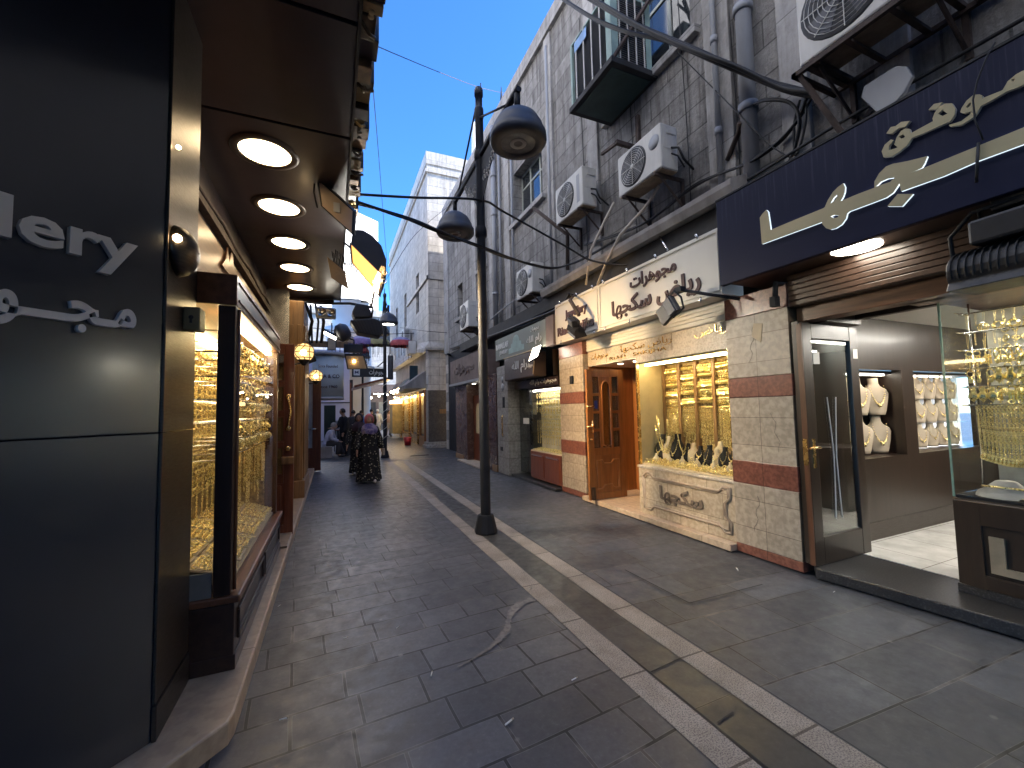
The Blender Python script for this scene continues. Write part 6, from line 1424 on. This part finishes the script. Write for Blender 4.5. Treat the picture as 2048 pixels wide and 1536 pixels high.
cable('thin wire hanging down the sky beside the left roof edge', [(738,92,'Y',6.5),(748,200,'Y',9),(758,320,'Y',12),(768,450,'Y',16),(780,600,'Y',22)], .008)
cable('thin diagonal wire from the left roofs to the pale building', [(772,560,'Y',12),(830,470,'Y',14),(900,410,'Y',16)], .008)
cable('thin dark wire sloping across the wall from the air cooler to the navy sign', [(1330,80,'X',4.42),(1400,150,'X',4.42),(1480,230,'X',4.3),(1540,290,'X',4.35),(1590,320,'X',4.3)], .007)
cable('thin wires over the side lane on the pale building', [(800,655,'X',3.8),(850,662,'Y',18.2),(930,668,'Y',17)], .012)
cable('dark pipes and wires low on the far wall behind the lamp post', [(905,700,'X',4.3),(960,680,'X',4.2),(1040,655,'X',4.1),(1110,625,'X',4.1),(1145,590,'X',4.1)], .03, mult=3, jit=.06)
cable('pale thin pipe sloping on the far wall above the sage sign', [(980,640,'X',4.3),(1030,600,'X',4.35),(1075,585,'X',4.4)], .02, mt=M['pipegrey'])
for i, y in enumerate((3.35,4.1,5.2,6.6)):
    mb = MB(); mb.tube([(WX-.015,y+.03*math.sin(z),z) for z in [4.3+.3*k for k in range(18)]], .007, 5)
    single('wall_wire', mb, M['cable'], ['thin black wire down the wall beside the fat drain pipe','thin black wire down the rough wall above the nearest air conditioner','thin black wire down the wall beside the empty bracket','thin black wire down the wall above the ringed-fan air conditioner'][i], 'wire')

# ================================================================== PEOPLE
def rot2(p, a): return Vector((p[0]*math.cos(a)-p[1]*math.sin(a), p[0]*math.sin(a)+p[1]*math.cos(a), p[2]))
def make_body(name, J, mt, head_c, head_dir, head_r=.1, fingers=True):
    """one continuous skinned figure; J: joint -> (pos, radius, parent); front is -Y"""
    names = list(J); idx = {n: i for i, n in enumerate(names)}
    vs = [Vector(J[n][0]) for n in names]; rad = [J[n][1] for n in names]; ed = [(idx[J[n][2]], idx[n]) for n in names if J[n][2]]
    if fingers:
        for s in ('l', 'r'):
            w = Vector(J['wrist_'+s][0]); e = Vector(J['elbow_'+s][0]); d = (w-e).normalized(); side = Vector((0,1,0)) if abs(d.y) < .7 else Vector((1,0,0)); side = (side-d*side.dot(d)).normalized()
            palm = len(vs); vs.append(w+d*.05); rad.append(.03); ed.append((idx['wrist_'+s], palm))
            for k, (off, ln) in enumerate(((-.03,.065),(-.01,.078),(.01,.072),(.03,.055))):
                a = len(vs); vs.append(w+d*.095+side*off); rad.append(.0095); ed.append((palm, a))
                vs.append(w+d*(.095+ln*.6)+side*off*1.1); rad.append(.0085); ed.append((a, a+1))
                vs.append(w+d*(.09+ln)+side*off+d.cross(side)*.02); rad.append(.007); ed.append((a+1, a+2))
            a = len(vs); vs.append(w+d*.04-side*.045); rad.append(.011); ed.append((palm, a)); vs.append(w+d*.085-side*.06); rad.append(.009); ed.append((a, a+1))
    me = bpy.data.meshes.new(name+'_skeleton'); me.from_pydata(vs, ed, [])
    o = bpy.data.objects.new(name, me); col.objects.link(o)
    thin = {'pelvis':.7,'waist':.72,'chest':.68,'collar':.75,'shoulder_l':.72,'shoulder_r':.72,'hip_l':.7,'hip_r':.7,'knee_l':.78,'knee_r':.78,'elbow_l':.85,'elbow_r':.85}
    rad = [r_*(thin.get(names[i], 1) if i < len(names) else 1) for i, r_ in enumerate(rad)]
    sk = o.modifiers.new('skin', 'SKIN'); sk.use_smooth_shade = True; o.modifiers.new('sub', 'SUBSURF').levels = 1
    for i, sv in enumerate(me.skin_vertices[0].data): sv.radius = (rad[i], rad[i]); sv.use_root = (i == 0)
    dg = bpy.context.evaluated_depsgraph_get(); m2 = bpy.data.meshes.new_from_object(o.evaluated_get(dg)); bpy.data.objects.remove(o)
    hb = MB(); n, k = 24, 18; c = Vector(head_c); yaw = math.atan2(head_dir[0], -head_dir[1]); vv = []
    for i in range(k+1):
        t = math.pi*i/k
        for j in range(n):
            p = 2*math.pi*j/n; x, y, z = math.sin(t)*math.cos(p), math.sin(t)*math.sin(p), math.cos(t)
            sx, sy, sz = .76, .92, 1.14
            if z < -.2: sx *= 1-.28*(-z-.2); sy *= 1-.12*(-z-.2)
            q = Vector((x*sx, y*sy, z*sz)); f = max(0, -y)
            if f > .5:
                q.y -= .2*math.exp(-((x/.16)**2+((z+.12)/.2)**2))              # nose
                q.y += .09*math.exp(-(((abs(x)-.3)/.14)**2+((z-.08)/.1)**2))   # eye sockets
                q.y -= .05*math.exp(-((x/.25)**2+((z+.48)/.09)**2))            # lips
                q.y -= .05*math.exp(-((x/.25)**2+((z+.8)/.15)**2))             # chin
            if abs(x) > .9 and abs(z) < .25: q.x *= 1.12                       # ears
            vv.append(c+rot2(q*head_r, yaw))
    hb.add(vv, [(i*n+j, (i+1)*n+j, (i+1)*n+(j+1) % n, i*n+(j+1) % n) for i in range(k) for j in range(n)], True)
    bm = bmesh.new(); bm.from_mesh(m2); hm = hb.mesh('head'); bm.from_mesh(hm); bpy.data.meshes.remove(hm)
    me = bpy.data.meshes.new(name); bm.to_mesh(me); bm.free(); bpy.data.meshes.remove(m2)
    me.polygons.foreach_set('use_smooth', [True]*len(me.polygons))
    me.materials.clear(); me.materials.append(mt); return me
def eyes(c, hd, r=.1):
    mb = MB(); yaw = math.atan2(hd[0], -hd[1])
    for s in (-1, 1): mb.ball(Vector(c)+rot2(Vector((s*.3,-.84,.08))*r, yaw), .011,.007,.006, 8, 6); mb.tube([Vector(c)+rot2(Vector((s*.18,-.9,.24))*r, yaw), Vector(c)+rot2(Vector((s*.32,-.9,.29))*r, yaw), Vector(c)+rot2(Vector((s*.48,-.78,.22))*r, yaw)], .0028, 5)
    return mb
def lips(c, hd, r=.1):
    yaw = math.atan2(hd[0], -hd[1]); return MB().tube([Vector(c)+rot2(Vector((x,-.985+abs(x)*.3,-.48))*r, yaw) for x in (-.24,-.1,0,.1,.24)], [.003,.006,.006,.006,.003], 6)
SK = [mat('skin_tan', (.55,.33,.23), .5, var=.08, sc=8, bmp=.05), mat('skin_brown', (.4,.23,.15), .5, var=.08, sc=8, bmp=.05)]
def garment(rings, n=40, folds=9, amp=.02, seed=0):
    """cloth tube from (z, cx, cy, rx, ry) rings, folds deepen towards the hem"""
    mb = MB(); vs = []; N_ = len(rings)
    for i, (z, cx, cy, rx, ry) in enumerate(rings):
        k = (1-i/(N_-1))
        for j in range(n):
            a = 2*math.pi*j/n; f = 1+amp*k*(math.sin(a*folds+seed+.6*i*.2)+.5*math.sin(a*(folds*1.7)+seed*2+i*.3))/max(rx, .05)
            vs.append((cx+rx*math.cos(a)*f, cy+ry*math.sin(a)*f, z+.012*k*math.sin(a*3+seed)))
    return mb.add(vs, [(i*n+j, i*n+(j+1) % n, (i+1)*n+(j+1) % n, (i+1)*n+j) for i in range(N_-1) for j in range(n)], True)
def standing(h, lean=0., arms=((.26,.02),(.26,.02)), stride=.16, armswing=.1):
    k = h/1.65
    J = {'pelvis':((0,0,.9*k),.13*k,None),'waist':((0,0,1.03*k),.12*k,'pelvis'),'chest':((0,-lean*.5,1.2*k),.14*k,'waist'),'collar':((0,-lean,1.34*k),.09*k,'chest'),'neck':((0,-lean*1.2,1.43*k),.05*k,'collar'),'skull':((0,-lean*1.5,1.52*k),.06*k,'neck')}
    for s, q, i in (('l',-1,0),('r',1,1)):
        sw = armswing*q
        J['shoulder_'+s] = ((q*.17*k,-lean,1.32*k),.062*k,'collar'); J['elbow_'+s] = ((q*arms[i][0]*k*.9,-lean+sw*.4,1.05*k),.045*k,'shoulder_'+s); J['wrist_'+s] = ((q*arms[i][0]*k,-lean+sw-.08,.82*k),.03*k,'elbow_'+s)
        st = stride*q
        J['hip_'+s] = ((q*.09*k,0,.86*k),.1*k,'pelvis'); J['knee_'+s] = ((q*.1*k,-st*.7-.02,.47*k),.065*k,'hip_'+s); J['ankle_'+s] = ((q*.09*k,-st*.6+(.06 if st < 0 else 0),.08*k),.042*k,'knee_'+s); J['toe_'+s] = ((q*.1*k,-st*.6-.14,.035*k),.035*k,'ankle_'+s)
    return J
def floral():
    mt, nt, bs = nodes('black_floral_cloth'); v = coords(nt)
    vo = N(nt, 'ShaderNodeTexVoronoi'); vo.inputs['Scale'].default_value = 17; nt.links.new(v, vo.inputs['Vector']); n = noise(nt, v, 40, 3)
    ad = N(nt, 'ShaderNodeMath', operation='MULTIPLY_ADD'); nt.links.new(n, ad.inputs[0]); ad.inputs[1].default_value = .35; nt.links.new(vo.outputs['Distance'], ad.inputs[2])
    nt.links.new(ramp(nt, ad.outputs[0], [(.36, (.42,.37,.28)), (.45, (.07,.08,.055)), (.52, (.01,.01,.011))]), bs.inputs['Base Color']); bs.inputs['Roughness'].default_value = .85; return mt
FLO = floral()
def scarf_mat(name, c1, c2):
    mt, nt, bs = nodes(name); nt.links.new(ramp(nt, noise(nt, coords(nt), 9, 3, .7), [(.42, c1), (.58, c2)]), bs.inputs['Base Color']); bs.inputs['Roughness'].default_value = .85; return mt
def hood(c, hd, r, back=.0):
    """headscarf shell open at the face, joined to folds round the neck"""
    yaw = math.atan2(hd[0], -hd[1]); n, k = 72, 56; mb = MB(); vs = []
    for i in range(k+1):
        t = math.pi*i/k*.86
        for j in range(n):
            p = 2*math.pi*j/n; q = Vector((math.sin(t)*math.cos(p)*.93, math.sin(t)*math.sin(p)*1.06+.06, math.cos(t)*1.22+.06)); vs.append(Vector(c)+rot2(q*r, yaw))
    fs = []
    for i in range(k):
        for j in range(n):
            t = math.pi*(i+.5)/k*.86; p = 2*math.pi*(j+.5)/n; x, y, z = math.sin(t)*math.cos(p), math.sin(t)*math.sin(p), math.cos(t)
            if y < -.2 and (x/.62)**2+((z+.12)/.72)**2 < 1: continue
            fs.append((i*n+j, (i+1)*n+j, (i+1)*n+(j+1) % n, i*n+(j+1) % n))
    mb.add(vs, fs, True); return mb
def person(loc, rz, label, h, J, skin, head_dir=(0,-1), build=None, group=None):
    k = h/1.65; sk = J['skull'][0]; hc = (sk[0]+head_dir[0]*.02, sk[1]-.02, sk[2]+.02*k)
    me = make_body('person', J, skin, hc, head_dir, .1*k**.5)
    o = bpy.data.objects.new('person', me); o.location = loc; o.rotation_euler = (0,0,rz); link(o); tag(o, label, 'person', group)
    part('eyes', eyes(hc, head_dir, .1*k**.5), M['black'], o, 0, True); part('mouth', lips(hc, head_dir, .1*k**.5), mat('lips', (.3,.1,.08), .5) if 'lips' not in bpy.data.materials else bpy.data.materials['lips'], o, 0, True)
    build(o, J, hc, k); return o
def sleeve(J, s, r0, r1, k):
    a, b, c = (Vector(J[n+s][0]) for n in ('shoulder_', 'elbow_', 'wrist_')); col_ = Vector(J['collar'][0])
    return MB().tube([col_.lerp(a, .55), a, a.lerp(b, .5), b, b.lerp(c, .5), c], [.07*k, r0*k, r0*.95*k, r0*.92*k, (r0+r1)/2*k, r1*k], 14)
def abaya(o, J, hc, k, mt, scarf, seed, sz=1., stride=.1):
    w = Vector(J['collar'][0])
    R_ = [(.05*k,0,-.02,.27,.25),(.3*k,0,0,.245,.22),(.6*k,0,.01,.225,.19),(.85*k,0,0,.215,.175),(1.02*k,0,w.y*.3,.19,.15),(1.2*k,0,w.y*.7,.2,.145),(1.32*k,0,w.y,.185,.115),(1.4*k,0,w.y,.1,.085)]
    d = garment([(z,cx,cy,rx*sz,ry*sz) for z,cx,cy,rx,ry in R_], 44, 8, .022, seed)
    for s in ('l', 'r'):
        sl = sleeve(J, s, .075, .062, k); d.add(sl.v, sl.f, True)
    part('dress', d, mt, o, 0, True)
    sc = hood(hc, (0,-1), .122*k**.5)
    part('headscarf', sc, scarf[0], o, 0, True)
    n2 = garment([(1.2*k,0,w.y-.09,.15,.1),(1.27*k,0,w.y-.05,.185,.155),(1.34*k,0,w.y-.03,.18,.155),(1.40*k,0,w.y-.03,.14,.14),(hc[2]-.075,0,hc[1]+.0,.085,.1)], 36, 6, .018, seed+1)
    part('scarf_drape', n2, scarf[1], o, 0, True)
    sh = MB()
    for s in ('l', 'r'): t_ = Vector(J['toe_'+s][0]); a_ = Vector(J['ankle_'+s][0]); sh.ball((t_.x,(t_.y+a_.y)/2-.02,.045), .05,.13,.05, 12, 8)
    part('shoes', sh, mat('pale_shoes', (.5,.47,.43), .6) if 'pale_shoes' not in bpy.data.materials else bpy.data.materials['pale_shoes'], o, 0, True)
pink = mat('coral_scarf', (.62,.17,.16), .85, var=.2, sc=12); purple = scarf_mat('purple_patterned_scarf', (.1,.08,.24), (.36,.3,.42))
J1 = standing(1.56, .02, ((.3,.02),(.3,.02)), .13, .07)
person((.79,10.4,0), R(4), 'woman in a black floral dress with a coral and purple headscarf walking towards the camera', 1.56, J1, SK[0], (.1,-1), lambda o, J, hc, k: abaya(o, J, hc, k, FLO, (pink, purple), 1))
dkscarf = mat('dark_scarf', (.03,.022,.028), .85)
J2 = standing(1.58, .02, ((.3,.02),(.3,.02)), -.12, .05)
person((.66,11.9,0), R(-6), 'woman in a dark floral dress and dark headscarf half hidden behind the first woman', 1.58, J2, SK[0], (-.15,-1), lambda o, J, hc, k: abaya(o, J, hc, k, FLO, (dkscarf, mat('plum_cloth', (.04,.02,.03), .8)), 4, .95))
single('phone_bag', MB().box(1.09,1.14,10.28,10.36,.62,.78), M['tan'], 'small beige purse held by the woman in front', 'purse', bevel=.01)
# man in a long black thobe, looking down, bag in hand
def thobe(mt, hairm, beard=True):
    def f(o, J, hc, k):
        w = Vector(J['collar'][0])
        d = garment([(.06*k,0,0,.2,.2),(.4*k,0,0,.2,.19),(.8*k,0,0,.2,.185),(1.02*k,0,w.y*.3,.185,.155),(1.2*k,0,w.y*.7,.205,.155),(1.32*k,0,w.y,.185,.13),(1.39*k,0,w.y,.1,.095),(1.42*k,0,w.y,.075,.075)], 40, 6, .018, 2)
        for s in ('l', 'r'): sl = sleeve(J, s, .07, .05, k); d.add(sl.v, sl.f, True)
        part('robe', d, mt, o, 0, True)
        hb = hood((hc[0],hc[1]+.01,hc[2]+.012), (0,-1), .104); hb.f = [f_ for f_ in hb.f if all(hb.v[i][2] > hc[2]-.03 for i in f_)]; hb.sm = [True]*len(hb.f)
        part('hair', hb, hairm, o, 0, True)
        sh = MB()
        for s in ('l', 'r'): t_ = Vector(J['toe_'+s][0]); sh.ball((t_.x,t_.y+.03,.035), .045,.13,.04, 10, 6)
        part('shoes', sh, M['black'], o, 0, True)
    return f
bk = mat('black_cloth', (.008,.008,.011), .85); hair = mat('black_hair', (.015,.012,.012), .7)
J3 = standing(1.78, .07, ((.22,.02),(.22,.02)), .02, -.05)
J3['wrist_l'] = ((-.2,-.42,1.08),.03,'elbow_l'); J3['elbow_l'] = ((-.24,-.16,1.12),.045,'shoulder_l')
person((.45,17.1,0), R(-62), 'man in a long black robe standing sideways and looking down, holding a bag', 1.74, J3, SK[1], (0,-1), thobe(bk, hair))
t = thing('hand_bag', 'small black bag hanging from the robed man\'s hand', 'bag', (.22,17.0,.72)); part('body', MB().ball((.22,17.0,.72), .06,.12,.2, 14, 10), M['black'], t); part('strap', MB().tube([(.22,16.95,.86),(.24,17.0,1.02),(.22,17.05,.86)], .01, 5), M['black'], t)
# seated man
def dressed(shirt, pants, hairm, shoe=None):
    def f(o, J, hc, k):
        w = Vector(J['collar'][0]); p = Vector(J['pelvis'][0]); n = 24
        rings = []
        for q, rx, ry in ((0,.18,.145),(.3,.175,.14),(.6,.2,.15),(.85,.195,.135),(.96,.12,.1),(1.0,.075,.075)):
            c = p.lerp(w+Vector((0,0,.06)), q); rings.append((c.z,c.x,c.y,rx,ry))
        d = garment(rings, n, 5, .01, 3)
        for s in ('l', 'r'): sl = sleeve(J, s, .066, .055, k); d.add(sl.v, sl.f, True)
        part('shirt', d, shirt, o, 0, True)
        tr = MB()
        for s in ('l', 'r'):
            h_, kn, an = (Vector(J[q+s][0]) for q in ('hip_', 'knee_', 'ankle_')); tr.tube([h_+Vector((0,0,.04)), h_.lerp(kn, .5), kn, kn.lerp(an, .5), an+Vector((0,0,.02))], [.125*k,.108*k,.092*k,.08*k,.074*k], 14)
        part('trousers', tr, pants, o, 0, True)
        hb = hood((hc[0],hc[1]+.012,hc[2]+.012), (0,-1), .105); hb.f = [f_ for f_ in hb.f if all(hb.v[i][2] > hc[2]-.02 for i in f_)]; hb.sm = [True]*len(hb.f)
        part('hair', hb, hairm, o, 0, True)
        sh = MB()
        for s in ('l', 'r'): t_ = Vector(J['toe_'+s][0]); sh.ball((t_.x,t_.y+.04,t_.z+.01), .045,.13,.045, 10, 6)
        part('shoes', sh, M['black'], o, 0, True)
    return f
J4 = {'pelvis':((0,0,.5),.13,None),'waist':((0,-.05,.65),.12,'pelvis'),'chest':((0,-.12,.82),.13,'waist'),'collar':((0,-.18,.95),.09,'chest'),'neck':((0,-.21,1.03),.05,'collar'),'skull':((0,-.25,1.12),.06,'neck')}
for s, q in (('l',-1),('r',1)):
    J4.update({'shoulder_'+s:((q*.17,-.17,.93),.06,'collar'),'elbow_'+s:((q*.24,-.24,.68),.045,'shoulder_'+s),'wrist_'+s:((q*.14,-.42,.6),.03,'elbow_'+s),'hip_'+s:((q*.09,-.04,.48),.1,'pelvis'),'knee_'+s:((q*.12,-.42,.54+.03*q),.07,'hip_'+s),'ankle_'+s:((q*.12,-.5-.08*q,.09),.045,'knee_'+s),'toe_'+s:((q*.12,-.66-.08*q,.04),.035,'ankle_'+s)})
greyhair = mat('grey_hair', (.35,.33,.31), .8)
person((-.2,16.95,0), R(80), 'older man with grey hair sitting on the low ledge, pale shirt and dark trousers', 1.7, J4, SK[0], (0,-1), dressed(mat('pale_lilac_shirt', (.5,.5,.62), .8), mat('dark_grey_trousers', (.05,.045,.05), .8), greyhair))
far_p = [((.85,20.2,0), R(150), 'man in a dark top and grey trousers seen from behind the robed man', mat('dark_top', (.025,.02,.024), .8), mat('grey_trousers', (.15,.15,.15), .8), hair, 1.72),
 ((1.45,24.5,0), R(120), 'person in a bright blue shirt far down the lane', mat('blue_shirt', (.06,.16,.5), .8), bk, hair, 1.72),
 ((2.1,25.5,0), R(200), 'tall person in black far down the lane beside the blue shirt', bk, bk, hair, 1.8),
 ((2.75,29.0,0), R(170), 'person dressed in white far down the lane', mat('white_cloth', (.7,.7,.68), .8), mat('white_trousers', (.6,.6,.58), .8), mat('white_cap', (.7,.7,.68), .8), 1.8),
 ((3.35,28.2,0), R(30), 'person in pale clothes by the far gold shops on the right', mat('peach_cloth', (.5,.36,.3), .8), mat('pale_trousers', (.5,.47,.45), .8), hair, 1.7)]
for loc, rz, lab, sh, tr, hr, h in far_p:
    person(loc, rz, lab, h, standing(h, .02, ((.26,.02),(.26,.02)), .08, .05), SK[1], (0,-1), dressed(sh, tr, hr))

# ================================================================== LITTER
butts = [(1017,1447,.4),(558,1200+13,1.0),(566,1440,0),(1475,1140,.9),(1668,1185,.2),(795,1256,.7),(690,1277,.3),(1060,1178,.6),(863,1350,1.2),(1148,1360,.2)]
for i, (u, v, a) in enumerate(butts):
    p = G(u, v); s = [.8,.5,.6,1.0,.5,.45,.45,.45,.6,.6][i]; d = Vector((math.cos(a), math.sin(a), 0))*.03*s
    t = thing('cigarette_butt', ['crumpled white cigarette end on the dark paving near the front centre', 'tiny white stub near the left kerb', 'pale flattened stub beside the front corner of the kerb', 'torn white paper scrap on the right-hand paving', 'white stub on the paving before the black granite step', 'tiny stub on the mid left paving', 'tiny pale stub on the left paving', 'tiny pale stub beside the mortar repair', 'pale scrap between slabs at the front left', 'pale chip of litter on the right-hand slabs'][i], 'litter', (p.x,p.y,.0))
    part('paper', MB().tube([p-d+Vector((0,0,.006)), p+d+Vector((0,0,.006))], .0055*s, 7), M['whitepaint'], t)
    part('filter', MB().tube([p+d+Vector((0,0,.006)), p+d*1.6+Vector((0,0,.006))], .0056*s, 7), M['tan'], t)

# unseen blocks added behind and beside the camera to shade the lane
t = thing('rear_shade_block', 'stone building behind the viewpoint, across the lane', 'building', (6,-14,0))
part('wall', MB().box(-14,14,-19,-16.1,0,13), M['leftwall'], t)
t = thing('left_shade_block', 'stone building block on the left farther down', 'building', (-8,20,0))
part('wall', MB().box(-16,-3.2,14.3,26,0,13), M['leftwall'], t)
